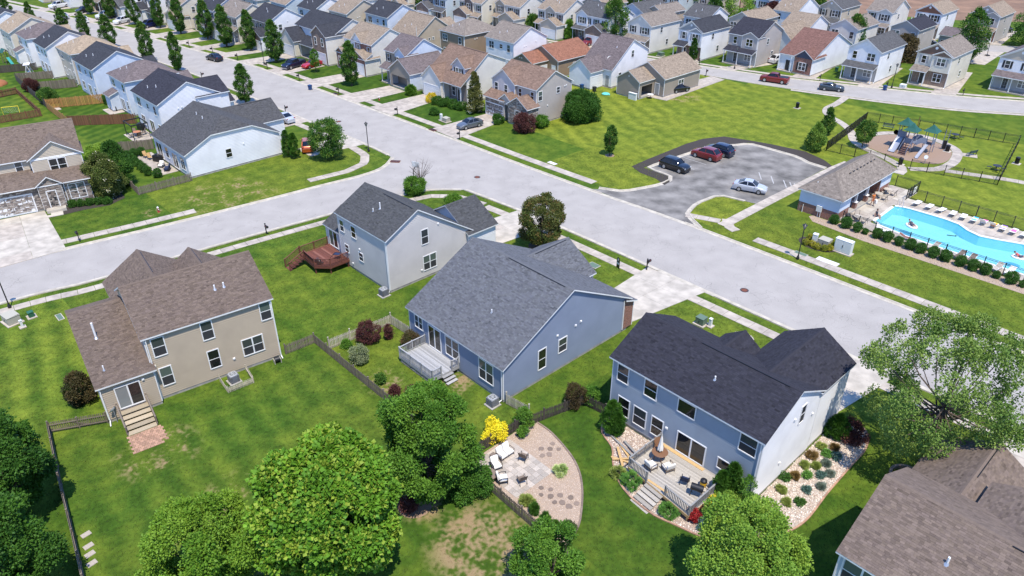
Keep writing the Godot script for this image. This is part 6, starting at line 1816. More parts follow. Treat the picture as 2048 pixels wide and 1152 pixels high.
# ------------------------------------------------------------------ pool, pool house, playground
func metal_fence(called: String,label: String,line: Array,h := 1.5,o := {}) -> Node3D:
	var p0: Vector2 = line[0]
	var root := thing(called,label,"fence",V3(p0.x,0,p0.y),0,"black metal fences of the park")
	for s in line.size() - 1:
		var a: Vector2 = line[s] - p0; var b: Vector2 = line[s + 1] - p0
		var d := b - a
		var n := maxi(1,roundi(d.length() / 2.1))
		for i in n + 1:
			if i == 0 and s > 0: continue
			var q := a + d * i / n
			var pb := MB.new()
			pb.box(V3(q.x - 0.045,0,q.y - 0.045),V3(q.x + 0.045,h + 0.08,q.y + 0.045))
			part(root,"post",pb,M["black_metal"])
		for y in [0.15,h - 0.18,h - 0.02]:
			var rb := MB.new()
			rb.bar(V3(a.x,y,a.y),V3(b.x,y,b.y),0.035,0.035)
			part(root,"rail",rb,M["black_metal"])
		var pk := MB.new()
		var c := int(d.length() / o.get("step",0.13))
		for i in range(1,c):
			var q := a + d * i / c
			pk.bar(V3(q.x,0.08,q.y),V3(q.x,h,q.y),0.018,0.018)
		part(root,"pickets",pk,M["black_metal"]).set_meta("kind","stuff")
	return root
func lounger(label: String,at: Vector3,turn: float,m := "cushion_white",back := 0.25) -> Node3D:
	var t := thing("sun_lounger",label,"sun lounger",at,turn,"sun loungers by the pool")
	for s in [-0.31,0.31]:
		var b: MB
		one(t,"side_rail","white_trim","tube",[[V3(s,0.3,0.95),V3(s,0.32,-0.25),V3(s,0.32 + back * 1.6,-0.95)],0.025,0.025,6])
		for z in [0.75,-0.45]:
			one(t,"leg","white_trim","bar",[V3(s,0,z),V3(s,0.31,z),0.045,0.045])
	var b := MB.new()
	b.box(V3(-0.29,0.3,-0.25),V3(0.29,0.33,0.93))
	part(t,"seat",b,M[m])
	b = MB.new()
	b.box(V3(-0.29,-0.015,-0.75),V3(0.29,0.015,0),Transform3D(Basis(Vector3.RIGHT,back * 2.0),V3(0,0.335,-0.25)))
	part(t,"backrest",b,M[m])
	return t
func towel(label: String,at: Vector3,turn: float,cols: Array) -> void:
	var t := thing("beach_towel",label,"towel",at,turn,"towels on the pool loungers")
	for i in cols.size():
		var b := MB.new()
		var w := 1.3 / cols.size()
		soft_box(b,V3(-0.27,0.345,-0.45 + i * w),V3(0.27,0.38 + rnd(0,0.03),-0.45 + (i + 1) * w),0.03)
		part(t,"stripe",b,M[cols[i]])

func park() -> void:
	mat("pool_plaster",0.26,0.66,0.70,0.7,noise_tex(0.006,0.86,1.0,256,4,9),0.25)
	mat("coping",0.72,0.70,0.66,0.7)
	mat("wood_chips",0.33,0.225,0.155,0.95,noise_tex(0.05,0.55,1.0,512,4,8),0.4)
	for s in [["pink",0.75,0.12,0.30],["orange",0.80,0.25,0.04],["yellow",0.80,0.62,0.05],["violet",0.22,0.10,0.45],["aqua",0.05,0.40,0.62],["red",0.55,0.02,0.02],["lime",0.35,0.62,0.05]]:
		mat("cloth_" + s[0],s[1],s[2],s[3],0.8)
	mat("play_green",0.008,0.075,0.05,0.5)
	mat("play_grey",0.16,0.185,0.25,0.5)
	mat("play_deck",0.13,0.065,0.05,0.7)
	# basin and water
	var pl := pts(pool_line)
	var b := MB.new()
	b.flat(pl,-1.25)
	for i in pl.size():
		var a: Vector2 = pl[i]; var e: Vector2 = pl[(i + 1) % pl.size()]
		b.quad(V3(a.x,-1.25,a.y),V3(e.x,-1.25,e.y),V3(e.x,0.06,e.y),V3(a.x,0.06,a.y))
	structure("pool_basin",b,M["pool_plaster"])
	b = MB.new()
	b.flat(pl,-0.06)
	var wm := mat("pool_water",0.10,0.52,0.62,0.04)
	wm.transparency = BaseMaterial3D.TRANSPARENCY_ALPHA
	wm.albedo_color.a = 0.28
	wm.normal_enabled = true
	var nt := NoiseTexture2D.new()
	nt.width = 512; nt.height = 512; nt.seamless = true; nt.as_normal_map = true; nt.bump_strength = 3.0
	nt.noise = FastNoiseLite.new()
	nt.noise.frequency = 0.02
	wm.normal_texture = nt
	wm.uv1_triplanar = true
	wm.uv1_world_triplanar = true
	wm.uv1_scale = Vector3.ONE * 0.22
	structure("pool_water",b,wm)
	# deck slabs round the pool
	var deckroot := Node3D.new()
	deckroot.name = "pool_deck"
	add_child(deckroot)
	deckroot.set_meta("kind","structure")
	var outline := PackedVector2Array(pts([-35.2,-90.6,-35.2,-94.4,-38.4,-94.4,-38.4,-105.0,-34.9,-107.2,-31.4,-107.2,-31.4,-104.2,-6,-104.6,-6,-90.7]))
	var rim := Geometry2D.offset_polygon(PackedVector2Array(pl),0.32)[0]
	var left := Geometry2D.clip_polygons(outline,PackedVector2Array(rect(-300,-300,-300.1,-300.1)))[0]
	for i in 12:
		for j in 7:
			var cell := PackedVector2Array(rect(-38.4 + i * 2.72,-107.3 + j * 2.4,-38.4 + (i + 1) * 2.72,-107.3 + (j + 1) * 2.4))
			for q in Geometry2D.intersect_polygons(cell,left):
				for r in Geometry2D.clip_polygons(q,rim):
					if Geometry2D.is_polygon_clockwise(r): continue
					var s := MB.new()
					var ins := Geometry2D.offset_polygon(r,-0.012)
					if ins.size() == 0: continue
					s.flat(Array(ins[0]),0.06,0.055)
					part(deckroot,"slab",s,M[["concrete_walk","concrete_pale","concrete_aged"][rng.randi() % 3]])
	var cp := Node3D.new()
	cp.name = "pool_coping"
	add_child(cp)
	cp.set_meta("kind","structure")
	var rr := resample(pl + [pl[0]],0.9)
	var ro := shifted(rr,0.0)
	for i in rr.size() - 1:
		var a: Vector2 = rr[i]; var e: Vector2 = rr[i + 1]
		var f := (e - a).normalized()
		var nrm := Vector2(f.y,-f.x)
		if Geometry2D.is_point_in_polygon((a + e) / 2 + nrm * 0.1,PackedVector2Array(pl)): nrm = -nrm
		var s := MB.new()
		s.flat([a + f * 0.006 - nrm * 0.03,e - f * 0.006 - nrm * 0.03,e - f * 0.006 + nrm * 0.31,a + f * 0.006 + nrm * 0.31],0.085,0.07)
		part(cp,"coping_stone",s,M["coping"])
	# pool house: brick base, pale siding above, hip roof, open corner on the pool side
	var ph := house("pool_house","pool house with brown hip roof, brick base and covered terrace",[
		{"x":[-40.1,-34.6],"z":[-105.2,-89.7],"r":"hip","h":3.15,"rh":5.5,"ov":0.35,"skip":["x+","z-"],"fw":{"x-":"side_white","z+":"side_pale_blue"},"corners": false},
		{"x":[-40.05,-36.9],"z":[-105.1,-94.8],"r":"n","h":3.0,"corners":false,"wall":"brick_red","nofound":true},{"x":[-37.0,-34.7],"z":[-105.15,-101.8],"r":"n","h":2.95,"corners":false,"nofound":true,"fw":{"x+":"side_pale_blue","z+":"brick_red"}},{"x":[-40.0,-34.75],"z":[-93.0,-89.8],"r":"n","h":2.9,"corners":false,"nofound":true,"fw":{"x+":"side_pale_blue","z-":"brick_red"}}],"side_white","roof_taupe",
		[["clad","z+",-40.1,-34.6,0.0,1.35,"brick_red"],["clad","x+2",-105.1,-101.9,0.0,1.3,"brick_red"],["clad","x+3",-92.9,-89.9,0.0,1.3,"brick_red"]],{"group":"park buildings"})
	ph.set_meta("category","pool house")
	for z in [-95.1,-98.4]:
		one(ph,"pier","brick_red","box",[V3(2.4 - 0.25,0,z + 97.45 - 0.25),V3(2.4 + 0.25,1.15,z + 97.45 + 0.25)])
		b = MB.new()
		b.box(V3(2.4 - 0.3,1.15,z + 97.45 - 0.3),V3(2.4 + 0.3,1.23,z + 97.45 + 0.3))
		b.box(V3(2.4 - 0.13,1.23,z + 97.45 - 0.13),V3(2.4 + 0.13,3.0,z + 97.45 + 0.13))
		part(ph,"column",b,M["white_trim"])
	for i in 8:
		b = MB.new()
		b.box(V3(-0.06,0,-0.2),V3(0.06,0.1,0.2))
		var z := -4.6 + i * 1.02
		part(ph,"roof_vent",b,M["black_metal"],Transform3D(Basis(Vector3.BACK,-0.66),V3(0.9,4.85,z)))
	vent_pipe(ph,-1.2,3.75,6.8,0.5,0.06)
	b = MB.new()
	b.box(V3(-0.35,1.3,0),V3(0.35,2.1,0.2))
	part(ph,"meter_box",b,M["pale_box"],shift(V3(0.2,-0.5,7.82)))
	for x in [-2.0,0.15,0.45]:
		one(ph,"conduit","white_trim","tube",[[V3(x,0,7.88),V3(x,1.1,7.88)],0.04,0.04,6])
	# fences of the pool and park
	metal_fence("metal_fence","black metal fence along the ball bushes in front of the pool",pts([-34.2,-90.3,-9.0,-90.3]),1.6)
	metal_fence("metal_fence","black metal fence behind the row of white sun loungers",pts([-31.5,-104.4,-8.0,-104.9]),1.6)
	metal_fence("metal_fence","short black metal fence with gate between pool house and loungers",pts([-34.6,-107.4,-31.5,-107.5,-31.5,-103.5]),1.6)
	metal_fence("metal_fence","black metal fence seen edge-on left of the playground",pts([-48.2,-113.6,-50.6,-132.9]),1.6,{"step": 0.1})
	metal_fence("metal_fence","black metal fence on the far side of the playground",pts([-50.6,-132.9,-28.2,-138.9]),1.6)
	metal_fence("metal_fence","black metal fence at the right end of the playground",pts([-28.2,-138.9,-24.7,-118.3]),1.6)
	metal_fence("metal_fence","black metal fence between the car park lawn and the playground",pts([-48.2,-113.6,-37.3,-114.9]),1.6)
	metal_fence("metal_fence","black metal fence between pool lawn and playground",pts([-35.8,-115.3,-24.7,-118.3]),1.6)
	# gravel strip with ball bushes
	gravel("pool_strip_gravel","tan gravel strip under the ball bushes",pts([-38.0,-88.9,-36.9,-87.8,-29.9,-87.2,-20.6,-87.4,-6,-87.8,-6,-90.2,-34.2,-90.2,-34.4,-89.5,-37.8,-89.5]),0.022,Color(0.43,0.33,0.245),[Color(0.50,0.39,0.29),Color(0.38,0.28,0.2)],14,0.12)
	# loungers and towels
	var names := ["first white sun lounger next to the pool gate","second white sun lounger from the pool gate","third white sun lounger from the pool gate","fourth white sun lounger from the pool gate","fifth white sun lounger from the pool gate","white sun lounger under a blue towel","white sun lounger with raised back under a violet towel","white sun lounger under an orange and yellow towel","white sun lounger under a violet and yellow towel","white sun lounger under a pink towel","white sun lounger at the right edge of the picture"]
	var xs := [-29.8,-28.2,-26.7,-25.2,-23.9,-22.6,-21.5,-20.3,-19.2,-18.0,-16.8]
	for i in 11:
		lounger(names[i],V3(xs[i],0.06,-102.9),180 + rnd(-8,8),"cushion_white",0.45 if i in [6,7] else 0.12)
	var tw := [["blue and white beach towel on a lounger",5,["cloth_aqua","cushion_white","cloth_aqua"]],["white and violet beach towel on the raised lounger",6,["cushion_white","cloth_violet","cushion_white","cloth_pink"]],["orange and yellow beach towel on a lounger",7,["cloth_orange","cloth_yellow","cloth_red","cloth_yellow"]],["violet and yellow beach towel on a lounger",8,["cloth_violet","cushion_white","cloth_yellow","cloth_violet"]],["pink beach towel on a lounger",9,["cloth_pink","cloth_pink","cushion_white"]]]
	for t in tw: towel(t[0],V3(xs[t[1]],0.06,-102.9),180,t[2])
	for i in 7:
		lounger(["sun lounger lying along the black fence, leftmost","reddish sun lounger behind the third ball bush from the left fence post","sun lounger behind the seventh ball bush","brown sun lounger behind the eighth ball bush","brown sun lounger behind the tenth ball bush","sun lounger near the right end of the front fence","white sun lounger at the right end of the front fence"][i],V3([-29.2,-26.4,-23.2,-20.3,-19.0,-16.2,-14.9][i],0.06,-91.35),90 + rnd(-20,20) if i < 2 else rnd(-15,15),["cushion_white","deck_red_pale","concrete_pale","sling_brown","sling_brown","concrete_pale","cushion_white"][i],0.2)
	# rail of the pool steps, float, umbrella base, bins
	var t := thing("pool_handrail","bent metal handrail at the pool steps","handrail",V3(-31.2,0.08,-100.9),40)
	for s in [-0.25,0.25]:
		one(t,"rail","galvanised","tube",[[V3(s,0,-0.4),V3(s,0.85,-0.25),V3(s,0.9,0.1),V3(s,-0.1,0.5)],0.025,0.025,6])
	t = thing("trash_can","dark trash can between the pool house corner and the fence","trash can",V3(-33.9,0.06,-91.0),0,"park bins")
	one(t,"can","dark_plastic","lathe",[O3,[V2(0.28,0),V2(0.34,0.85),V2(0.36,0.87),V2(0.36,0.95),V2(0.2,1.05),V2(0,1.06)],14])
	one(t,"lid_rim","black_metal","lathe",[V3(0,0.9,0),[V2(0.365,0),V2(0.365,0.05)],14])
	for p in [[-34.4,-101.2,"round patio table with chairs on the pool terrace"],[-34.2,-103.6,"round patio table near the back of the pool terrace"],[-33.0,-92.0,"round glass table behind the front fence of the pool"]]:
		t = thing("patio_table",p[2],"table",V3(p[0],0.06,p[1]),0,"pool terrace tables")
		one(t,"top","concrete_pale","lathe",[O3,[V2(0.55,0.7),V2(0.56,0.73),V2(0,0.735)],16])
		b = MB.new()
		b.tube([V3(0,0,0),V3(0,0.7,0)],0.04,0.04,8)
		b.lathe(O3,[V2(0.3,0),V2(0.3,0.03),V2(0,0.05)],12)
		part(t,"pedestal",b,M["tan_box"])
		for k in 3:
			sling_chair("tan chair %s the %s" % [["right of","left of","behind"][k],p[2].replace(" patio","").replace(" on the pool terrace","").replace(" with chairs"," nearest the columns")],V3(p[0] + cos(k * 2.1) * 0.9,0.06,p[1] + sin(k * 2.1) * 0.9),90 - rad_to_deg(k * 2.1) + 180,"concrete_walk","pool terrace chairs")
	t = thing("pool_sign","white notice board on the inner pool fence","sign",V3(-31.35,0,-105.6),90)
	one(t,"panel","pale_box","box",[V3(-0.5,0.5,0),V3(0.5,1.35,0.04)])
	b = MB.new()
	for s in [-0.45,0.45]: b.box(V3(s - 0.03,0,-0.02),V3(s + 0.03,1.35,0.0))
	part(t,"stand",b,M["black_metal"])
	playground()
	utilities()

func playground() -> void:
	var b := MB.new()
	b.flat(spline(pts([-46.4,-122.3,-45.8,-126.3,-44.2,-129.0,-41.5,-130.9,-37.6,-130.4,-34.7,-128.4,-33.4,-124.6,-33.5,-121.4,-35.3,-119.4,-38.8,-118.6,-42.6,-119.4,-45.2,-120.6,-46.4,-122.3])).slice(0,-1),0.02)
	structure("wood_chip_ground",b,M["wood_chips"])
	var t := thing("play_structure","playground tower with green roofs, slides, stairs and a grey bridge","play structure",V3(-39.6,0,-123.4),0)
	var tw := [[-1.2,-0.4,1.9,1.6],[0.3,0.6,1.5,1.5],[2.6,-1.2,1.5,1.4]]
	for i in 3:
		var w: Array = tw[i]
		for s in 4:
			var px: float = w[0] + (-0.62 if s & 1 else 0.62); var pz: float = w[1] + (-0.62 if s & 2 else 0.62)
			one(t,"tower_post","play_grey","tube",[[V3(px,0,pz),V3(px,w[2] + 2.1,pz)],0.055,0.055,8])
		one(t,"platform","play_deck","box",[V3(w[0] - 0.65,w[2] - 0.08,w[1] - 0.65),V3(w[0] + 0.65,w[2],w[1] + 0.65)])
		b = MB.new()
		var y0: float = w[2] + 2.0
		for k in 2:
			var r0: float = [1.05,0.62][k]; var r1: float = [0.55,0.03][k]; var ya: float = y0 + k * 0.32; var yb: float = y0 + [0.42,1.05][k]
			var q := []
			for s in 4:
				var sx: float = [-1,1,1,-1][s]; var sz: float = [1,1,-1,-1][s]
				q.append([V3(w[0] + sx * r0,ya,w[1] + sz * r0),V3(w[0] + sx * r1,yb,w[1] + sz * r1)])
			for s in 4:
				var e: Array = q[(s + 1) % 4]
				b.quad(q[s][0],e[0],e[1],q[s][1])
		part(t,"roof",b,M["play_green"])
	# panels, bridge, stairs, slides
	b = MB.new()
	b.box(V3(-1.85,0.2,0.25),V3(-0.6,2.9,0.3)); b.box(V3(-0.3,1.5,1.22),V3(0.9,2.3,1.26)); b.box(V3(-1.86,1.9,-1.0),V3(-1.8,2.8,0.2)); b.box(V3(3.2,1.5,-1.8),V3(3.25,2.3,-0.6))
	part(t,"panel",b,M["play_grey"])
	b = MB.new()
	var seg := 8
	for i in seg:
		var f := float(i) / seg; var g := float(i + 1) / seg
		var A := V3(lerpf(0.95,2.0,f),1.5 + 0.35 * sin(f * PI),lerpf(0.6,-0.9,f)); var B := V3(lerpf(0.95,2.0,g),1.5 + 0.35 * sin(g * PI),lerpf(0.6,-0.9,g))
		var s := V3(0.5,0,0.4)
		b.quad(A - s,A + s,B + s,B - s)
	for s in [-1.0,1.0]:
		for i in seg:
			var f := float(i) / seg; var g := float(i + 1) / seg
			var A := V3(lerpf(0.95,2.0,f) + 0.5 * s,1.35 + 0.35 * sin(f * PI),lerpf(0.6,-0.9,f) + 0.4 * s); var B := V3(lerpf(0.95,2.0,g) + 0.5 * s,1.35 + 0.35 * sin(g * PI),lerpf(0.6,-0.9,g) + 0.4 * s)
			b.quad(A,B,B + V3(0,0.95,0),A + V3(0,0.95,0))
	part(t,"bridge",b,M["play_grey"])
	for i in 6:
		one(t,"stair_tread","play_deck","box",[V3(-0.2,0.22 * i + 0.05,2.55 - i * 0.27),V3(0.85,0.22 * i + 0.12,2.85 - i * 0.27)])
	for s in [-0.25,0.9]:
		one(t,"handrail","play_grey","tube",[[V3(s,0,2.8),V3(s,0.95,2.7),V3(s,2.3,1.2)],0.035,0.035,6])
	b = MB.new()
	var ch := []
	for i in 9:
		var f := i / 8.0
		var y := 1.9 - 1.75 * smoothstep(0.0,1.0,f * 1.02)
		var z := 0.3 + f * 2.6
		ch.append([V3(-1.75,y + 0.3,z),V3(-1.72,y,z),V3(-1.2,y - 0.03,z),V3(-0.75,y,z),V3(-0.7,y + 0.3,z)])
	loft(b,ch)
	part(t,"slide",b,mat("slide_grey",0.30,0.32,0.37,0.35))
	b = MB.new()
	var sp := []
	for i in 15:
		var a := i / 14.0 * TAU * 0.9
		sp.append(V3(-2.5 - cos(a) * 0.75 + 0.75,2.2 - i / 14.0 * 1.8,-0.6 - sin(a) * 0.8))
	b.tube(sp,0.38,0.38,10,false)
	part(t,"tube_slide",b,M["black_metal"])
	b = MB.new()
	ch = []
	for i in 7:
		var f := i / 6.0
		var y := 1.5 - 1.4 * f
		ch.append([V3(2.4,y + 0.25,-0.5 + f * 3.4),V3(2.42,y,-0.5 + f * 3.4),V3(2.9,y,-0.5 + f * 3.4),V3(2.92,y + 0.25,-0.5 + f * 3.4)])
	loft(b,ch)
	part(t,"straight_slide",b,M["slide_grey"])
	# benches, tables, bins round it
	for p in [[-46.0,-131.2,15,"green slatted bench at the top of the playground"],[-31.6,-128.2,250,"dark bench on the walk right of the playground"]]:
		t = thing("park_bench",p[3],"bench",V3(p[0],0.03,p[1]),p[2],"park benches")
		for k in 4:
			b = MB.new()
			b.box(V3(-0.9,0.44,-0.2 + k * 0.12),V3(0.9,0.47,-0.1 + k * 0.12))
			part(t,"slat",b,mat("bench_green",0.05,0.08,0.06,0.6))
		for k in 3:
			one(t,"back_slat","bench_green","box",[V3(-0.9,0.58 + k * 0.13,-0.26 - k * 0.03),V3(0.9,0.68 + k * 0.13,-0.23 - k * 0.03)])
		for s in [-0.75,0.75]:
			b = MB.new()
			b.bar(V3(s,0,0.22),V3(s,0.44,0.22),0.06,0.06); b.bar(V3(s,0,-0.2),V3(s,0.98,-0.3),0.06,0.06)
			part(t,"leg",b,M["black_metal"])
	for p in [[-36.4,-134.6,"dark picnic table between the playground and the far fence"],[-26.8,-124.4,"round dark picnic table on the lawn right of the playground"]]:
		t = thing("picnic_table",p[2],"picnic table",V3(p[0],0,p[1]),20,"picnic tables")
		one(t,"top","dark_plastic","lathe",[O3,[V2(0.6,0.72),V2(0.62,0.76),V2(0,0.77)],12,false])
		for k in 4:
			b = MB.new()
			var c := V3(cos(TAU * k / 4) * 0.95,0,sin(TAU * k / 4) * 0.95)
			b.box(c + V3(-0.35,0.42,-0.16),c + V3(0.35,0.46,0.16),Transform3D(Basis(),O3))
			part(t,"seat",b,M["dark_plastic"])
			b = MB.new()
			b.tube([V3(0,0.6,0),c * 0.6 + V3(0,0.2,0),c + V3(0,0.42,0)],0.03,0.03,6)
			b.tube([c * 0.7 + V3(0,0.25,0),c * 0.7],0.03,0.03,6)
			part(t,"leg",b,M["black_metal"])
	for p in [[-25.6,-129.6,"dark bin on the lawn at the right end of the playground"],[-34.9,-127.4,"dark bin on the chip ground by the walk"],[-37.6,-116.2,"dark bin at the playground fence opening"],[-62.6,-130.8,"black bin on a white pad beside the curving park path"]]:
		t = thing("park_bin",p[2],"bin",V3(p[0],0,p[1]),0,"park bins")
		b = MB.new()
		for k in 18:
			var a := TAU * k / 18
			b.bar(V3(cos(a) * 0.29,0.06,sin(a) * 0.29),V3(cos(a) * 0.31,0.95,sin(a) * 0.31),0.05,0.02)
		b.lathe(O3,[V2(0.24,0.05),V2(0.26,0.9),V2(0.34,0.95),V2(0.3,1.05),V2(0.14,1.12),V2(0,1.12)],14)
		part(t,"basket",b,M["black_metal"])
		one(t,"pad","concrete_pale","box",[V3(-0.55,0,-0.55),V3(0.55,0.05,0.55)])
	t = thing("flag_post","thin brown post behind the playground tower","post",V3(-41.7,0,-132.0))
	one(t,"shaft","fence_red","tube",[[V3(0,0,0),V3(0,3.0,0)],0.07,0.05,8])
	one(t,"cap","black_metal","lathe",[V3(0,3.0,0),[V2(0.08,0),V2(0.08,0.08),V2(0,0.12)],8])
	t = thing("activity_board","tall dark play panel on a post at the right of the chip ground","play panel",V3(-35.7,0,-127.9),30)
	one(t,"panel","black_metal","box",[V3(-0.3,0.1,-0.04),V3(0.3,1.5,0.04)])
	for s in [-0.3,0.3]:
		one(t,"post","play_grey","tube",[[V3(s,0,0),V3(s,3.2,0)],0.05,0.05,8])
	t = thing("round_sign","small round white sign in front of the straight slide","sign",V3(-35.2,0,-119.2))
	b = MB.new()
	b.lathe(O3,[V2(0.3,-0.02),V2(0.3,0.02),V2(0,0.02)],14,false)
	part(t,"panel",b,M["white_trim"],Transform3D(Basis(Vector3.RIGHT,1.2),V3(0,1.1,0)))
	one(t,"post","grey_metal","tube",[[V3(0,0,0),V3(0,1.0,0)],0.04,0.04,6])

func utility_box(called: String,label: String,at: Vector3,turn: float,size: Vector3,m: String,doors := true) -> void:
	var t := thing(called,label,"utility box",at,turn,"utility cabinets")
	var b := MB.new()
	var x := size.x / 2; var z := size.z / 2
	b.box(V3(-x,0.1,-z),V3(x,size.y - 0.06,z))
	var p := [V3(-x - 0.03,size.y - 0.06,z + 0.03),V3(x + 0.03,size.y - 0.06,z + 0.03),V3(x - 0.03,size.y,-z + 0.02),V3(-x + 0.03,size.y,-z + 0.02)]
	b.quad(p[0],p[1],p[2],p[3])
	b.box(V3(-x - 0.03,size.y - 0.1,-z - 0.03),V3(x + 0.03,size.y - 0.05,z + 0.03))
	part(t,"cabinet",b,M[m])
	one(t,"pad","concrete_walk","box",[V3(-x - 0.2,0,-z - 0.2),V3(x + 0.2,0.1,z + 0.2)])
	if doors:
		for s in [-1,1]:
			b = MB.new()
			b.box(V3(s * x / 2 - x * 0.45,0.2,z),V3(s * x / 2 + x * 0.45,size.y - 0.15,z + 0.02))
			part(t,"door",b,M[m])
		one(t,"handle","black_metal","box",[V3(-0.03,size.y * 0.45,z + 0.02),V3(0.03,size.y * 0.62,z + 0.06)])
func utilities() -> void:
	utility_box("utility_cabinet","large white utility cabinet on a concrete pad in front of the pool",V3(-30.3,0,-82.5),0,V3(2.0,1.75,0.7),"pale_box")
	utility_box("utility_cabinet","narrow pale pedestal in the mulch bed with small bushes",V3(-33.8,0,-82.3),10,V3(0.55,1.3,0.5),"pale_box",false)
	utility_box("transformer_box","grey-green transformer in the mulch bed with small bushes",V3(-32.6,0,-82.5),0,V3(1.3,1.0,1.1),"tan_box")
	utility_box("transformer_box","grey-green transformer on the lawn at the left edge",V3(-81.2,0,-5.9),10,V3(1.5,1.0,1.2),"tan_box")
	utility_box("utility_pedestal","small dark green pedestal beside the left transformer",V3(-80.9,0,-7.6),0,V3(0.55,0.7,0.5),"green_dark_box",false)
	utility_box("utility_pedestal","thin pale pedestal beside the left transformer",V3(-79.4,0,-6.4),0,V3(0.22,0.9,0.22),"pale_box",false)
	utility_box("transformer_box","green transformer in the front lawn of the grey house",V3(-32.9,0,-57.1),0,V3(0.9,0.9,0.8),"green_box")
	utility_box("utility_pedestal","pale pedestal next to the green transformer",V3(-32.0,0,-57.4),0,V3(0.28,1.0,0.28),"pale_box",false)
	utility_box("transformer_box","grey transformer on the cream house's front lawn",V3(-100.9,0,-78.4),0,V3(1.2,0.8,0.9),"tan_box")
	utility_box("utility_pedestal","white pedestal pair on the cream house's front lawn",V3(-102.0,0,-78.2),0,V3(0.4,1.2,0.35),"pale_box",false)
	utility_box("transformer_box","green transformer on the lawn before the white porch house",V3(-104.0,0,-144.2),0,V3(1.3,0.9,1.0),"green_box")
	utility_box("transformer_box","pale transformer by the driveway of the cream brown-peaked house",V3(-54.8,0,-158.4),0,V3(1.1,0.8,0.9),"pale_box")
	var b := MB.new()
	for p in [[-30.4,-79.0,1.3,0.5,"white flat concrete vault cover on the lawn before the pool","pale_box"],[-74.2,-77.8,0.8,0.4,"white flat vault cover on the park lawn near the street","pale_box"],[-33.5,-78.5,0.8,0.35,"pale green flat vault cover beside the pool lamp post","green_box"],[-78.9,-9.7,0.7,0.3,"pale green flat vault cover on the left lawn","green_box"],[-48.5,-58.3,0.7,0.5,"pale green flat vault cover by the for-sale sign","green_box"]]:
		var t := thing("vault_cover",p[4],"vault cover",V3(p[0],0,p[1]),0,"flat vault covers")
		one(t,"frame","concrete_pale","box",[V3(-p[2],0,-p[3]),V3(p[2],0.05,p[3])])
		b = MB.new()
		b.box(V3(-p[2] + 0.07,0.05,-p[3] + 0.07),V3(p[2] - 0.07,0.062,p[3] - 0.07))
		part(t,"lid",b,M[p[5]])
	b = MB.new()
	var ov := []
	for i in 20: ov.append(V2(-33.3 + cos(TAU * i / 20) * 2.4,-82.3 + sin(TAU * i / 20) * 1.7))
	b.flat(ov,0.02)
	structure("mulch_bed",b,M["mulch_sheet"])
	b = MB.new()
	b.flat(pts([-108.4,-18.6,-105.6,-15.8,-105.4,-17.6,-105.2,-20.0,-104.4,-23.0,-105.6,-25.4,-108.0,-25.6,-107.6,-22.0]),0.018)
	structure("mulch_bed",b,M["mulch_sheet"])

# ------------------------------------------------------------------ trees and plants
func leaf_clump(kind: String) -> MB:
	if cache.has("leaf" + kind): return cache["leaf" + kind]  # vertices, normals, shades of one twig
	var r := RandomNumberGenerator.new()
	r.seed = hash(kind)
	var b := MB.new()
	var n := 10
	if kind == "needle": n = 13
	if kind == "grass": n = 14
	for i in n:
		var d := Vector3(r.randfn(),r.randfn() * 0.7 + 0.25,r.randfn()).normalized()
		var o := d * r.randf_range(0.15,0.5)
		var f := (d + Vector3(r.randfn(),r.randfn() - 0.2,r.randfn()) * 0.55).normalized()
		var l := r.randf_range(0.22,0.38); var w := l * 0.38
		if kind == "needle":
			f = (Vector3.UP * 0.9 + d * 0.7).normalized(); l = r.randf_range(0.25,0.42); w = l * 0.2; o = d * r.randf_range(0.1,0.42)
		if kind == "grass":
			o = Vector3(r.randfn() * 0.12,0,r.randfn() * 0.12); f = Vector3(r.randfn() * 0.35,1,r.randfn() * 0.35).normalized(); l = r.randf_range(0.5,1.0); w = 0.05
		if kind == "maple": l *= 1.15; w = l * 0.5
		var s := f.cross(Vector3(r.randfn(),r.randfn(),r.randfn())).normalized()
		var up := s.cross(f).normalized()
		var k := r.randf_range(0.8,1.2)
		b.col = Color(k,k,k)
		var A := o; var B := o + f * l * 0.45 + s * w + up * w * 0.25; var C := o + f * l - up * l * 0.12; var D := o + f * l * 0.45 - s * w + up * w * 0.25
		b.tri(A,B,C); b.tri(A,C,D)
	cache["leaf" + kind] = b
	return cache["leaf" + kind]
func leaf_mat() -> StandardMaterial3D:
	if M.has("leaves"): return M["leaves"]
	var m := mat("leaves",1,1,1,0.55)
	m.vertex_color_use_as_albedo = true
	m.metallic_specular = 0.3
	m.backlight_enabled = true
	m.backlight = Color(0.62,0.68,0.3)
	m.cull_mode = BaseMaterial3D.CULL_DISABLED
	return m
func envelope(shape: String,t: float) -> float:
	match shape:
		"oval": return pow(sin(PI * pow(clampf(t,0,1),0.8)),0.7)
		"cone": return clampf(pow(1.0 - t,0.85) * smoothstep(0.0,0.12,t) * 1.05,0,1)
		"column": return smoothstep(-0.02,0.1,t) * pow(clampf(1.0 - pow(t,2.6),0,1),0.75)
		"dome": return sqrt(clampf(1.0 - t * t,0,1))
		"pear": return pow(sin(PI * pow(clampf(t,0,1),0.72)),0.6) * lerpf(1.0,0.72,t)
	return sqrt(clampf(1.0 - pow(2 * t - 1,2),0,1))
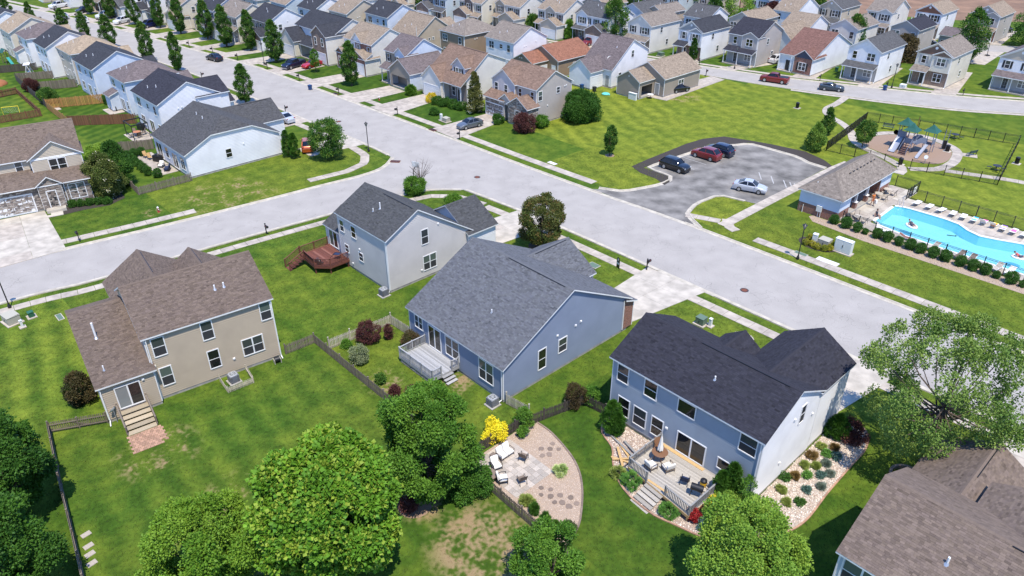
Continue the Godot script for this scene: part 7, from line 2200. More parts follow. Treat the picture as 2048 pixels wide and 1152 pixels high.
func crown(parent: Node,called: String,y0: float,y1: float,r: float,o: Dictionary) -> Array:
	var shape: String = o.get("shape","round")
	var lobes := []
	var nl: int = o.get("lobes",22)
	var hh := y1 - y0
	for i in nl:
		var t := (i + rng.randf()) / nl
		var e := envelope(shape,t) * r
		var a := i * 2.39996 + rnd(-0.4,0.4)
		var q: float = e * sqrt(rng.randf_range(0.12,0.85)) * o.get("spread",0.86)
		var lr: float = r * rnd(0.26,0.42) * o.get("lobe",1.0) * clampf(e / r + 0.25,0.35,1.0)
		lobes.append([V3(cos(a) * q,y0 + t * hh,sin(a) * q),lr,rng.randf()])
	var cols: Array = o.cols
	var twig := leaf_clump(o.get("leaf","broad"))
	var tint := []  # the twig in a few shades of this plant's leaf colours
	for i in 8:
		var c: Color = cols[0].lerp(cols[1],i / 6.0) if i < 7 else cols[mini(2,cols.size() - 1)]
		var q := MB.new()
		q.v = twig.v; q.n = twig.n; q.uv = twig.uv
		for k in twig.c: q.c.push_back(Color(c.r * k.r,c.g * k.r,c.b * k.r) * 1.65)
		tint.append(q.mesh())
	var st := SurfaceTool.new()
	st.begin(Mesh.PRIMITIVE_TRIANGLES)
	var n: int = o.get("n",900)
	var size: float = o.get("size",0.5)
	for i in n:
		var l: Array = lobes[rng.randi() % nl]
		var c: Vector3 = l[0]
		var d := Vector3(rng.randfn(),rng.randfn(),rng.randfn()).normalized()
		var out := Vector3(c.x,0.55 * r * (c.y - (y0 + y1) * 0.5) / (hh * 0.5),c.z).normalized()
		if d.dot(out) < -0.15: d = (d - out * 2.0 * d.dot(out)).normalized()
		var p: Vector3 = c + d * float(l[1]) * (rnd(0.72,1.06) if rng.randf() < 0.8 else rnd(0.2,0.7))
		if p.y < 0.12: p.y = rnd(0.1,0.3)
		var k := clampi(int((0.5 * rng.randf() + 0.5 * float(l[2])) * 7),0,6)
		if cols.size() > 2 and rng.randf() < o.get("tip",0.15) and d.dot(out) > 0.2: k = 7
		var up := (d + Vector3.UP * 0.5).normalized()
		var side := up.cross(Vector3(rng.randfn(),rng.randfn(),rng.randfn())).normalized()
		st.append_from(tint[k],0,Transform3D(Basis(side,up,side.cross(up)) * Basis.from_scale(Vector3.ONE * size * rnd(0.75,1.3)),p))
	part(parent,called,st.commit(),leaf_mat())
	return lobes
func tree(called: String,label: String,x: float,z: float,h: float,r: float,o: Dictionary,group := "trees of the neighbourhood") -> Node3D:
	var t := thing(called,label,o.get("cat","tree"),V3(x,0,z),0,group)
	var base: float = o.get("base",h * 0.22)
	var lobes := crown(t,"crown",base,h,r,o)
	var b := MB.new()
	var tr: float = o.get("trunk",0.022 * h)
	var lean := V3(rnd(-0.2,0.2),0,rnd(-0.2,0.2))
	var fork := base + (h - base) * 0.25
	b.tube([V3(0,-0.05,0),V3(0,0.25,0) + lean * 0.1,V3(0,fork * 0.6,0) + lean * 0.5,V3(0,fork,0) + lean,lean * 1.5 + V3(0,base + (h - base) * 0.75,0)],tr * 1.25,tr * 0.3,9)
	part(t,"trunk",b,M["bark"])
	b = MB.new()
	for i in mini(lobes.size(),o.get("limbs",9)):
		var l: Vector3 = lobes[(i * 3) % lobes.size()][0]
		var s := V3(0,lerpf(fork * 0.75,fork * 1.2,rng.randf()),0) + lean * 0.8
		b.tube([s,s.lerp(l,0.5) + V3(0,-0.04 * h,0),l],tr * 0.42,tr * 0.1,5,false)
	part(t,"limbs",b,M["bark"])
	return t
func shrub(called: String,label: String,x: float,z: float,h: float,r: float,o: Dictionary,group := "garden shrubs") -> Node3D:
	var t := thing(called,label,o.get("cat","shrub"),V3(x,0,z),0,group)
	if not o.has("shape"): o.shape = "round"
	crown(t,"foliage",h * 0.1,h * 0.9,r,o)
	var b := MB.new()
	for k in 4:
		var a := TAU * k / 4 + 0.4
		b.tube([V3(0,0,0),V3(cos(a) * r * 0.3,h * 0.35,sin(a) * r * 0.3),V3(cos(a) * r * 0.5,h * 0.6,sin(a) * r * 0.5)],0.03,0.012,5,false)
	part(t,"stems",b,M["bark"])
	return t

const G_MAPLE := [Color(0.045,0.115,0.012),Color(0.10,0.20,0.016),Color(0.15,0.21,0.025)]
const G_DARK := [Color(0.020,0.058,0.010),Color(0.045,0.105,0.014)]
const G_MID := [Color(0.035,0.095,0.012),Color(0.085,0.165,0.02)]
const G_LIGHT := [Color(0.085,0.165,0.022),Color(0.17,0.25,0.035)]
const G_STREET := [Color(0.022,0.062,0.011),Color(0.052,0.115,0.018),Color(0.12,0.17,0.03)]
const G_PURPLE := [Color(0.045,0.016,0.016),Color(0.085,0.035,0.030)]
const G_CONE := [Color(0.018,0.055,0.009),Color(0.05,0.12,0.015)]

func plants() -> void:
	# the near trees
	tree("maple_tree","large bright green maple with yellow leaf tips at the bottom centre",-31.9,-14.1,10.6,5.3,{"n":9500,"size":0.62,"lobes":64,"lobe":0.62,"cols":G_MAPLE,"tip":0.25,"base":1.6,"leaf":"maple","trunk":0.3,"limbs": 26})
	tree("shade_tree","dark green shade tree between the maple and the grey deck",-33.4,-22.9,9.4,3.9,{"n":6000,"size":0.55,"lobes":46,"lobe":0.66,"cols":G_MID,"base":1.0,"trunk":0.2,"limbs": 18})
	tree("broadleaf_tree","mid-green tree at the bottom edge left of the maple",-36.2,-7.0,7.4,4.1,{"n":5200,"size":0.55,"lobes":40,"lobe":0.66,"cols":[Color(0.06,0.135,0.014),Color(0.125,0.20,0.022)],"base":1.0,"limbs": 16})
	tree("dark_tree","dark green tree at the left edge above the board fence",-51.8,0.6,8.6,3.5,{"n":4600,"size":0.58,"lobes":40,"lobe":0.66,"cols":G_DARK,"base":1.2,"limbs": 14})
	tree("dark_tree","dark green tree in the lower left corner",-43.4,2.6,8.4,4.0,{"n":5200,"size":0.58,"lobes":40,"lobe":0.66,"cols":G_DARK,"base":1.0,"limbs": 14})
	tree("dark_tree","dark green tree at the left edge nearest the tan house",-57.0,2.4,8.0,2.8,{"n":3000,"size":0.56,"lobes":30,"lobe":0.68,"cols":G_DARK,"base":1.2,"limbs": 10})
	tree("small_tree","small leafy tree at the bottom edge below the gravel patio",-21.2,-23.2,5.2,2.6,{"n":2600,"size":0.46,"lobes":26,"lobe":0.7,"cols":G_MID,"base":0.6,"limbs": 9})
	tree("lime_tree","yellow-green tree at the bottom right in front of the stone bed",-12.6,-31.6,7.4,3.7,{"n":6200,"size":0.5,"lobes":48,"lobe":0.62,"cols":G_LIGHT,"base":1.2,"limbs": 18})
	tree("river_birch","tall airy light green tree beside the street at the right",-9.6,-53.4,12.6,6.0,{"n":4600,"size":0.55,"lobes":70,"lobe":0.5,"cols":[Color(0.07,0.125,0.025),Color(0.145,0.20,0.045)],"base":2.2,"trunk":0.2,"limbs":40,"spread": 1.0})
	tree("crabapple_tree","round olive and bronze tree between the white house and the street",-56.0,-57.2,6.2,3.2,{"n":3200,"size":0.5,"lobes":30,"lobe":0.66,"cols":[Color(0.04,0.065,0.014),Color(0.085,0.085,0.025),Color(0.13,0.08,0.03)],"base":0.9,"limbs": 10})
	tree("corner_tree","round green tree on the corner lawn beside the orange car",-99.4,-54.0,5.6,2.6,{"n":1500,"size":0.6,"lobes":24,"cols":G_STREET,"base": 1.0})
	tree("park_tree","young oval tree on the park lawn with a mulch ring",-70.4,-86.8,4.6,1.15,{"n":700,"size":0.48,"lobes":16,"shape":"oval","cols":G_STREET,"base": 0.9})
	tree("park_tree","light green tree left of the edge-on black fence",-49.6,-112.2,4.2,1.6,{"n":800,"size":0.55,"lobes":18,"shape":"oval","cols":[Color(0.06,0.12,0.02),Color(0.12,0.19,0.03)],"base":0.5},"park trees")
	tree("park_tree","dark young tree just beyond the light green fence tree",-52.0,-121.0,4.4,1.2,{"n":600,"size":0.55,"lobes":16,"shape":"cone","cols":G_STREET,"base":0.5},"park trees")
	tree("park_tree","small round tree inside the playground fence",-45.0,-119.4,4.0,1.5,{"n":700,"size":0.5,"lobes":16,"cols":G_STREET,"base":1.3},"park trees")
	tree("magnolia_tree","glossy tree with cream blossoms beside the stone-fronted house",-107.3,-23.9,6.0,2.5,{"n":2200,"size":0.55,"lobes":26,"shape":"oval","cols":[Color(0.04,0.065,0.014),Color(0.10,0.11,0.03),Color(0.55,0.5,0.38)],"tip":0.03,"base": 0.3})
	tree("dark_evergreen","dark evergreen right of the magnolia by the patio fence",-110.6,-26.6,6.2,2.4,{"n":2000,"size":0.5,"lobes":26,"shape":"oval","cols":G_DARK,"base": 0.2})
	tree("magnolia_tree","pyramidal tree with pale blossoms between cream and greige houses",-101.4,-85.6,7.0,1.9,{"n":1800,"size":0.55,"lobes":26,"shape":"cone","cols":[Color(0.045,0.06,0.014),Color(0.10,0.10,0.03),Color(0.6,0.55,0.42)],"tip":0.05,"base": 0.2})
	shrub("large_shrub","great dark green rounded shrub at the greige house's park side",-85.4,-96.4,5.2,3.7,{"n":3600,"size":0.62,"lobes":34,"cols":G_DARK,"shape":"oval"})
	shrub("purple_shrub","dark purple shrub in front of the greige house's arched window",-87.6,-84.6,3.0,1.9,{"n":1100,"size":0.5,"lobes":18,"cols": G_PURPLE})
	shrub("hedge_shrub","green shrubs at the corner of the greige house",-87.4,-88.6,1.8,1.5,{"n":600,"size":0.5,"lobes":14,"cols": G_MID})
	shrub("hedge_shrub","low shrub between the greige house's garage and door",-94.0,-84.6,1.4,1.1,{"n":450,"size":0.45,"lobes":10,"cols": G_DARK})
	shrub("gold_shrub","golden shrub at the end of the cream house's hedge",-112.2,-83.8,1.4,1.1,{"n":450,"size":0.42,"lobes":10,"cols":[Color(0.35,0.26,0.02),Color(0.55,0.42,0.04)]})
	for i in 4:
		shrub("hedge_shrub",["clipped hedge bush next to the golden shrub","clipped hedge bush, second from the golden shrub","clipped hedge bush, third from the golden shrub","clipped hedge bush beside the blossoming pyramid tree"][i],-110.2 + i * 1.9,-83.8 - i * 0.3,1.3,1.15,{"n":420,"size":0.4,"lobes":12,"cols":G_DARK},"hedge before the cream house")
	shrub("round_shrub","single round shrub on the cream house's front lawn",-105.4,-79.2,1.2,1.0,{"n":380,"size":0.4,"lobes":10,"cols": G_DARK})
	shrub("ornamental_grass","tuft of tall grass at the open garage's corner",-118.4,-83.6,1.6,0.9,{"n":260,"size":0.8,"lobes":8,"leaf":"needle","cols":G_MID,"cat":"ornamental grass"})
	# street trees: the same kind of narrow pear tree in two rows
	var ps := [[-131.7,-78.7,8.6,2.0,"columnar street tree before the red brick garage front"],[-159.4,-76.6,9.0,2.2,"columnar street tree left of the dark blue pickup"],[-173.2,-77.4,9.0,2.0,"columnar street tree, third along the far pavement from the junction"],[-181.0,-75.0,9.4,2.1,"columnar street tree, fourth along the far pavement from the junction"],[-191.6,-75.0,9.2,2.1,"columnar street tree, fifth along the far pavement from the junction"],[-202.6,-72.6,9.2,2.0,"columnar street tree, sixth along the far pavement from the junction"],[-213.6,-71.6,8.4,1.8,"columnar street tree, seventh along the far pavement from the junction"],[-222.6,-68.3,8.4,1.8,"columnar street tree beside the dark blue van"],[-235.2,-66.2,9.4,2.0,"columnar street tree beside the white pickup truck"],[-245.6,-64.0,8.0,1.6,"columnar street tree at the far end of the far pavement"],
		[-135.2,-57.6,7.2,1.9,"columnar street tree on the near side, closest to the white ranch"],[-166.4,-57.4,8.0,1.7,"columnar street tree on the near side, second from the white ranch"],[-179.6,-56.0,8.4,1.9,"columnar street tree on the near side, third from the white ranch"],[-199.6,-54.4,7.4,2.0,"columnar street tree on the near side, fourth from the white ranch"],[-211.6,-52.6,6.6,1.7,"columnar street tree on the near side, fifth from the white ranch"],[-222.8,-50.9,6.2,1.8,"columnar street tree on the near side, sixth from the white ranch"],[-240.0,-47.6,6.0,1.3,"columnar street tree on the near side, seventh from the white ranch"],[-253.8,-45.0,6.0,1.7,"columnar street tree on the near side, farthest up the street"],
		[-178.3,-130.8,6.4,1.4,"columnar tree before the pale blue shuttered house"],[-168.2,-134.0,6.2,1.4,"columnar tree right of the pale blue house's garage"],[-196.2,-127.0,5.6,1.3,"columnar tree at the top edge, third row"],[-205.0,-123.4,5.6,1.3,"columnar tree at the top edge left of the third row"]]
	var proto := []
	for k in 3:
		proto.append(tree("street_tree",ps[k][4],ps[k][0],ps[k][1],9.0,2.0,{"n":1500,"size":0.62,"lobes":30,"lobe":0.8,"shape":"pear","cols":G_STREET,"tip":0.12,"base":1.0},"narrow street trees"))
		proto[k].scale = V3(ps[k][3] / 2.0,ps[k][2] / 9.0,ps[k][3] / 2.0)
	for k in range(3,ps.size()):
		var c := copy(proto[k % 3],ps[k][4])
		c.position = V3(ps[k][0],0,ps[k][1])
		c.scale = V3(ps[k][3] / 2.0,ps[k][2] / 9.0,ps[k][3] / 2.0)
		c.rotation.y = k * 1.3
	tree("young_tree","young thin tree on the lawn beside the red car",-145.7,-78.7,4.6,1.0,{"n":380,"size":0.5,"lobes":12,"shape":"oval","cols":G_MID,"base": 1.5})
	tree("young_tree","young thin tree before the white house with window row",-161.8,-77.6,4.4,0.9,{"n":300,"size":0.5,"lobes":12,"shape":"oval","cols":G_MID,"base": 1.5})
	# far trees
	for d in [["tree","big dark tree before the dark-roofed house across the park road",-118.4,-144.4,10.5,3.1,G_STREET,"oval"],["tree","tall dark tree left of the white blue-roofed porch house",-75.2,-178.0,8.4,2.8,G_STREET,"oval"],["tree","big dark tree right of the cream brown-peaked house",-54.2,-189.6,10.8,3.6,G_STREET,"oval"],["tree","spreading bronze tree behind the dark pickup",-64.6,-180.6,5.0,3.4,[Color(0.05,0.035,0.02),Color(0.09,0.07,0.03)],"dome"],["tree","dark tree cut by the right edge",-49.0,-216.0,8.0,4.4,G_DARK,"oval"],["tree","dark purple tree beside the tan-roofed white house",-104.4,-192.6,5.4,2.6,G_PURPLE,"round"],["tree","dark green tree behind the purple tree",-108.0,-204.0,8.0,3.4,G_STREET,"round"],["tree","bright green broad tree at the top edge",-109.4,-184.6,9.0,4.0,G_LIGHT,"round"],["tree","dark conifer left of the bright green broad tree",-115.4,-181.6,10.0,2.4,G_DARK,"cone"],["tree","round dark tree at the top edge over the grey-roofed house",-127.6,-189.0,8.0,2.8,G_STREET,"round"],["tree","round dark tree at the top edge behind the dark-roofed house",-139.2,-176.8,7.4,2.6,G_STREET,"round"],["tree","green tree at the top edge over the tan gable",-150.0,-178.0,6.6,2.4,G_MID,"round"],["tree","small conifer on the lawn left of the dark-roofed house",-130.6,-141.6,4.2,1.3,G_MID,"cone"],["tree","round tree left of the beige house across the park road",-142.6,-140.6,3.8,1.5,G_STREET,"round"],["tree","light green tree behind the tan-roofed white house, top edge",-113.0,-211.0,7.0,3.0,G_MID,"round"],["tree","dark tree between tan roof and grey porch house",-97.0,-203.0,7.6,2.2,G_STREET,"oval"],["tree","dark tree by the top edge above the second row",-162.4,-164.0,6.0,2.4,G_DARK,"round"]]:
		tree(d[0],d[1],d[2],d[3],d[4],d[5],{"n":900,"size":0.95,"lobes":26,"cols":d[6],"shape":d[7],"base":d[4] * 0.1},"trees among the far houses")
	shrub("clipped_evergreen","tall clipped evergreen column in front of the white porch house",-96.0,-145.2,5.4,1.0,{"n":700,"size":0.5,"lobes":18,"shape":"column","leaf":"needle","cols":G_CONE,"cat":"evergreen"})
	# arborvitae and garden shrubs near
	for d in [["arborvitae","double arborvitae beside the orange car's wall, left stem",-104.3,-49.6,4.6,0.75],["arborvitae","double arborvitae beside the orange car's wall, right stem",-103.1,-50.2,4.4,0.75],["arborvitae","tall arborvitae at the grey house's left corner",-28.7,-38.1,3.4,0.78],["arborvitae","lower arborvitae beside the tall one at the grey house's left corner",-28.0,-38.0,2.5,0.6],["arborvitae","tall arborvitae right of the tan deck",-17.9,-39.0,3.6,0.62],["arborvitae","shorter arborvitae right of the tan deck",-18.3,-38.3,2.9,0.55],["arborvitae","round arborvitae at the grey house's street corner",-15.6,-51.0,2.4,0.85]]:
		shrub(d[0],d[1],d[2],d[3],d[4],d[5],{"n":900,"size":0.34,"lobes":24,"lobe":1.3,"shape":"column","leaf":"needle","cols":G_CONE,"cat":"arborvitae"})
	for d in [["purple_shrub","purple-leaved shrub against the cream picket fence",-53.4,-30.6,2.2,1.15,G_PURPLE],["bronze_shrub","bronze-leaved shrub beside the grey deck's wall end",-50.0,-33.2,1.4,0.85,[Color(0.035,0.04,0.015),Color(0.09,0.05,0.025)]],["purple_shrub","small purple shrub inside the grey picket fence, left one",-44.9,-27.7,0.8,0.5,G_PURPLE],["purple_shrub","purple shrub inside the grey picket fence at the shade tree",-43.3,-28.5,1.2,0.85,G_PURPLE],["green_shrub","small shrub along the grey picket fence",-47.1,-27.7,0.9,0.45,G_STREET],["green_shrub","low green shrub at the corner of the cream fence",-54.1,-28.5,0.6,0.45,G_MID],["thin_shrub","thin upright shrub by the cream fence corner",-52.4,-32.3,1.7,0.35,G_PURPLE],["grey_shrub","feathery grey-green shrub in the deck yard",-51.2,-28.2,1.5,1.0,[Color(0.10,0.12,0.06),Color(0.17,0.19,0.10)]],["bronze_shrub","dark bronze shrub at the dark brown fence",-32.9,-38.2,2.3,1.0,[Color(0.03,0.022,0.012),Color(0.065,0.05,0.02)]],["green_shrub","leafy shrub behind the bronze shrub at the dark fence",-32.2,-39.6,1.6,0.8,G_MID],["climbing_shrub","leafy climber on the dark brown fence",-34.0,-33.2,1.8,0.8,G_MID],["yellow_shrub","bright yellow shrub at the patio corner",-34.6,-30.4,1.7,1.05,[Color(0.45,0.36,0.015),Color(0.62,0.52,0.03)]],["bronze_shrub","dark bronze shrub at the tan house's left wall",-62.8,-7.2,2.8,1.45,[Color(0.02,0.028,0.01),Color(0.06,0.045,0.02)]],["clipped_shrub","dome-shaped clipped green shrub beside the patio fence",-31.6,-25.0,3.0,1.75,[Color(0.03,0.085,0.012),Color(0.06,0.13,0.016)]],["dark_shrub","dark purple bush in the grey house's street bed",-14.6,-51.8,1.5,1.1,G_PURPLE],["bronze_shrub","dark plant in the bare soil right of the maple",-33.2,-20.8,1.2,0.7,G_PURPLE],["vine","vine climbing the grey house's right rear corner",-16.6,-39.0,3.0,0.7,G_MID],["green_shrub","pale leafy shrub below the right arborvitae",-17.4,-37.8,1.5,1.0,G_LIGHT],["green_shrub","leafy shrub behind the white house's chimney pipe",-79.4,-55.4,2.4,1.6,G_MID],["green_shrub","rounded shrub at the white house's street corner",-71.6,-56.4,1.8,1.5,G_MID],["green_shrub","shrub behind the striped lawn of the west row",-160.8,-30.6,2.6,1.9,G_STREET],["bronze_shrub","dark shrub at the grey fence corner of the west row",-171.4,-30.2,2.4,1.5,G_PURPLE],["lime_shrub","lime green shrub at the end of the red-brown fence",-121.6,-27.2,2.8,1.9,G_LIGHT],["green_shrub","small shrub at the pale grey house's corner",-152.6,-38.6,1.6,1.2,G_STREET]]:
		shrub(d[0],d[1],d[2],d[3],d[4],d[5],{"n":int(clampf(500 * d[5] * d[5],220,1500)),"size":0.34 if d[5] < 1.3 else 0.42,"lobes":16,"cols": d[6]})
	# ball bushes in the pool strip
	var bx := [-34.7,-33.1,-31.7,-30.7,-29.2,-27.9,-26.5,-25.1,-23.9,-22.5,-21.2,-19.5,-18.1,-16.8,-15.6,-14.1,-13.0]
	var br := [0.62,0.72,0.62,0.4,0.66,0.68,0.58,0.68,0.64,0.68,0.7,0.66,0.68,0.68,0.45,0.72,0.4]
	var ball: Node3D
	var ord := ["first","second","third","fourth","fifth","sixth","seventh","eighth","ninth","tenth","eleventh","twelfth","thirteenth","fourteenth","fifteenth","sixteenth","seventeenth"]
	for i in 17:
		var lab := "clipped ball bush, %s from the pool house along the front fence" % ord[i]
		if i == 0:
			ball = shrub("ball_bush",lab,bx[0],-89.2,1.3,0.5,{"n":520,"size":0.26,"lobes":20,"lobe":1.35,"cols":[Color(0.022,0.065,0.012),Color(0.05,0.115,0.02)],"cat":"bush"},"ball bushes along the pool fence")
		var q := ball if i == 0 else copy(ball,lab)
		q.position = V3(bx[i],0,-89.2)
		q.scale = V3(br[i] / 0.62,br[i] / 0.66,br[i] / 0.62)
		q.rotation.y = i * 0.9
	var sb := [[-34.3,-81.1],[-34.6,-82.7],[-33.6,-81.3],[-32.8,-81.1],[-32.0,-81.2],[-31.6,-81.7],[-31.6,-82.6],[-32.3,-83.5]]
	for i in 8:
		shrub("mulch_bush","yellow-green bush in the round mulch bed, %s clockwise from the lamp post" % ord[i],sb[i][0],sb[i][1],0.7,0.36,{"n":160,"size":0.24,"lobes":8,"lobe":1.3,"cols":[Color(0.10,0.13,0.015),Color(0.28,0.24,0.025)]},"small bushes round the transformer")
	# bushes round the white ranch's patio
	var gb := [[-120.4,-33.1],[-120.6,-32.0],[-120.2,-31.0],[-118.3,-30.9],[-116.6,-30.9],[-114.9,-30.9],[-113.4,-30.8],[-111.7,-30.8],[-109.8,-31.6]]
	for i in 9:
		var lab := "clipped ball bush, %s along the white ranch's patio from the far end" % ord[i]
		var q := copy(ball,lab,"ball bushes round the ranch patio")
		q.position = V3(gb[i][0],0,gb[i][1])
		q.scale = Vector3.ONE * 1.05
		q.rotation.y = i * 1.7
	for i in 5:
		shrub("foundation_shrub","low shrub in the stone-fronted house's mulch bed, %s from the door" % ord[i],-107.4 + i * 0.55,-19.2 - i * 0.95,0.8,0.6,{"n":240,"size":0.32,"lobes":10,"cols":G_DARK},"foundation shrubs")
	# perennials in the stone beds: tufts and mounds that stand apart
	var pl := [[-15.7,-47.4,0.45,"bronze tuft"],[-15.0,-48.4,0.5,"broad green mound"],[-14.3,-48.7,0.48,"blue-green mound"],[-14.5,-47.4,0.35,"grey tuft"],[-14.9,-46.6,0.3,"pale green tuft"],[-15.6,-46.0,0.35,"pale green tuft"],[-15.9,-43.7,0.5,"dark green mound"],[-15.5,-44.3,0.4,"bronze tuft"],[-14.9,-45.1,0.55,"broad green mound"],[-14.2,-45.9,0.42,"blue-green mound"],[-13.8,-46.6,0.3,"grey tuft"],[-15.5,-42.3,0.35,"pale green tuft"],[-14.2,-43.7,0.4,"blue-green mound"],[-13.6,-44.8,0.28,"grey tuft"],[-13.9,-42.2,0.42,"dark green mound"],[-15.7,-48.9,0.35,"pale green tuft"],[-14.9,-49.6,0.35,"bronze tuft"],[-14.6,-41.5,0.3,"pale green tuft"]]
	var tone := {"bronze tuft":[Color(0.12,0.08,0.03),Color(0.22,0.15,0.06)],"broad green mound":[Color(0.06,0.15,0.03),Color(0.12,0.24,0.05)],"blue-green mound":[Color(0.045,0.09,0.075),Color(0.09,0.15,0.13)],"grey tuft":[Color(0.10,0.13,0.11),Color(0.18,0.21,0.18)],"pale green tuft":[Color(0.14,0.18,0.04),Color(0.24,0.28,0.08)],"dark green mound":[Color(0.03,0.08,0.015),Color(0.06,0.13,0.03)]}
	var ord2 := ord + ["eighteenth"]
	pl.sort_custom(func(a: Array,b: Array) -> bool: return a[1] < b[1])
	for i in pl.size():
		var d: Array = pl[i]
		shrub("bed_plant","%s in the pale stone bed, %s from the street end" % [d[3],ord2[i]],d[0],d[1],d[2] * 0.9,d[2] * 0.75,{"n":110,"size":0.3,"lobes":6,"leaf":"grass" if "tuft" in d[3] else "broad","cols":tone[d[3]],"cat":"plant"},"perennials in the side bed")
	for d in [["red_shrub","scarlet shrub at the outer corner of the tan deck",-18.4,-35.2,0.9,0.55,[Color(0.15,0.01,0.012),Color(0.27,0.025,0.025)]],["blue_shrub","blue-green mound beside the scarlet shrub",-17.3,-35.1,0.7,0.6,tone["blue-green mound"]],["gold_shrub","golden shrub between the deck rail and the arborvitae",-18.2,-37.2,1.1,0.4,[Color(0.35,0.28,0.02),Color(0.55,0.45,0.04)]],["green_plant","grassy green clump left of the deck stairs",-23.7,-34.5,0.8,0.75,tone["broad green mound"]],["lime_plant","lime clump beside the grassy one left of the deck stairs",-25.0,-34.6,0.6,0.5,tone["pale green tuft"]],["green_plant","leafy perennials right of the deck stairs",-20.0,-34.3,0.6,0.6,tone["broad green mound"]],["purple_shrub","small purple shrub behind the scarlet one",-18.0,-36.1,0.8,0.4,G_PURPLE],["blue_shrub","blue-green mound nearest the lime tree",-16.8,-36.4,0.7,0.5,tone["blue-green mound"]],["hosta","variegated hosta at the paver patio's corner",-28.2,-31.5,0.5,0.5,[Color(0.20,0.28,0.08),Color(0.5,0.52,0.3)]],["hosta","lime hosta at the patio fence",-27.8,-27.5,0.5,0.5,tone["pale green tuft"]],["green_plant","upright plant at the patio fence, first beyond the lime hosta",-26.7,-27.2,0.8,0.25,G_DARK],["green_plant","upright plant at the patio fence, second beyond the lime hosta",-25.5,-27.1,0.9,0.28,G_DARK],["green_plant","upright plant at the patio fence, third beyond the lime hosta",-24.5,-27.1,0.9,0.28,G_DARK],["dark_mound","round dark mound near the tip of the gravel patio",-23.9,-27.9,0.7,0.5,[Color(0.03,0.045,0.02),Color(0.07,0.08,0.035)]],["potted_plant","leafy plant in the gravel by the dark fence",-33.2,-32.2,0.9,0.4,G_MID]]:
		shrub(d[0],d[1],d[2],d[3],d[4],d[5],{"n":200,"size":0.3,"lobes":8,"leaf":"grass" if d[0] in ["green_plant","lime_plant","hosta"] else "broad","cols":d[6],"cat":"plant"},"garden perennials")
	# mulch rings, planters and a bare tree
	for d in [[-70.4,-86.8,0.75,"wood_chips"],[-33.3,-21.3,1.3,"wood_chips"],[-56.0,-57.2,1.6,"mulch_sheet"]]:
		var b := MB.new()
		var o := []
		for i in 16: o.append(V2(d[0] + cos(TAU * i / 16) * d[2],d[1] + sin(TAU * i / 16) * d[2]))
		b.flat(o,0.016)
		structure("mulch_ring",b,M[d[3]])
	var t := thing("stone_ring","ring of pale stones round a small stump on the grey house's front lawn","stone ring",V3(-28.6,0,-58.1))
	for i in 22:
		var a := TAU * i / 22
		var b := MB.new()
		b.blob(O3,V3(0.14,0.09,0.12),4,6)
		part(t,"stone",b,M["concrete_pale"],Transform3D(Basis(Vector3.UP,a),V3(cos(a) * 1.0,0.04,sin(a) * 0.75)))
	t = thing("birdbath_stump","small brown stump inside the ring of stones","stump",V3(-28.6,0,-58.1))
	var sb2 := MB.new()
	sb2.lathe(O3,[V2(0.16,0),V2(0.1,0.1),V2(0.09,0.45),V2(0.14,0.5),V2(0,0.52)],10)
	part(t,"stump",sb2,M["bark"])
	sb2 = MB.new()
	sb2.blob(V3(0,0.6,0),V3(0.12,0.14,0.12),5,8)
	part(t,"top_plant",sb2,M["mulch"])
	t = thing("planter_ring","round stacked-stone tree planter under the tall airy tree","planter",V3(-9.6,0,-50.6))
	for k in 2:
		for i in 18:
			var a := TAU * (i + 0.5 * k) / 18
			var b := MB.new()
			b.box(V3(-0.19,0,-0.1),V3(0.19,0.15,0.1))
			part(t,"block",b,M["flagstone"],Transform3D(Basis(Vector3.UP,-a + PI / 2),V3(cos(a) * 1.15,k * 0.155,sin(a) * 1.15)))
	t = thing("bare_tree","leafless brown tree at the street corner behind the white house","tree",V3(-79.8,0,-57.0))
	var b: MB
	one(t,"trunk","bark","tube",[[V3(0,0,0),V3(0.1,1.2,0),V3(0,2.0,0.1)],0.1,0.06,7])
	b = MB.new()
	for i in 26:
		var a := i * 2.4
		var q := V3(cos(a) * rnd(0.9,2.1),rnd(2.8,4.6),sin(a) * rnd(0.9,2.1))
		var s := V3(0.05,rnd(0.9,2.0),0.05)
		b.tube([s,s.lerp(q,0.5) + V3(0,0.15,0),q],0.035,0.008,4,false)
		for j in 3:
			var m := s.lerp(q,rnd(0.4,0.9))
			b.tube([m,m + V3(rnd(-0.5,0.5),rnd(0.1,0.5),rnd(-0.5,0.5))],0.015,0.005,3,false)
	part(t,"branches",b,M["bark"])

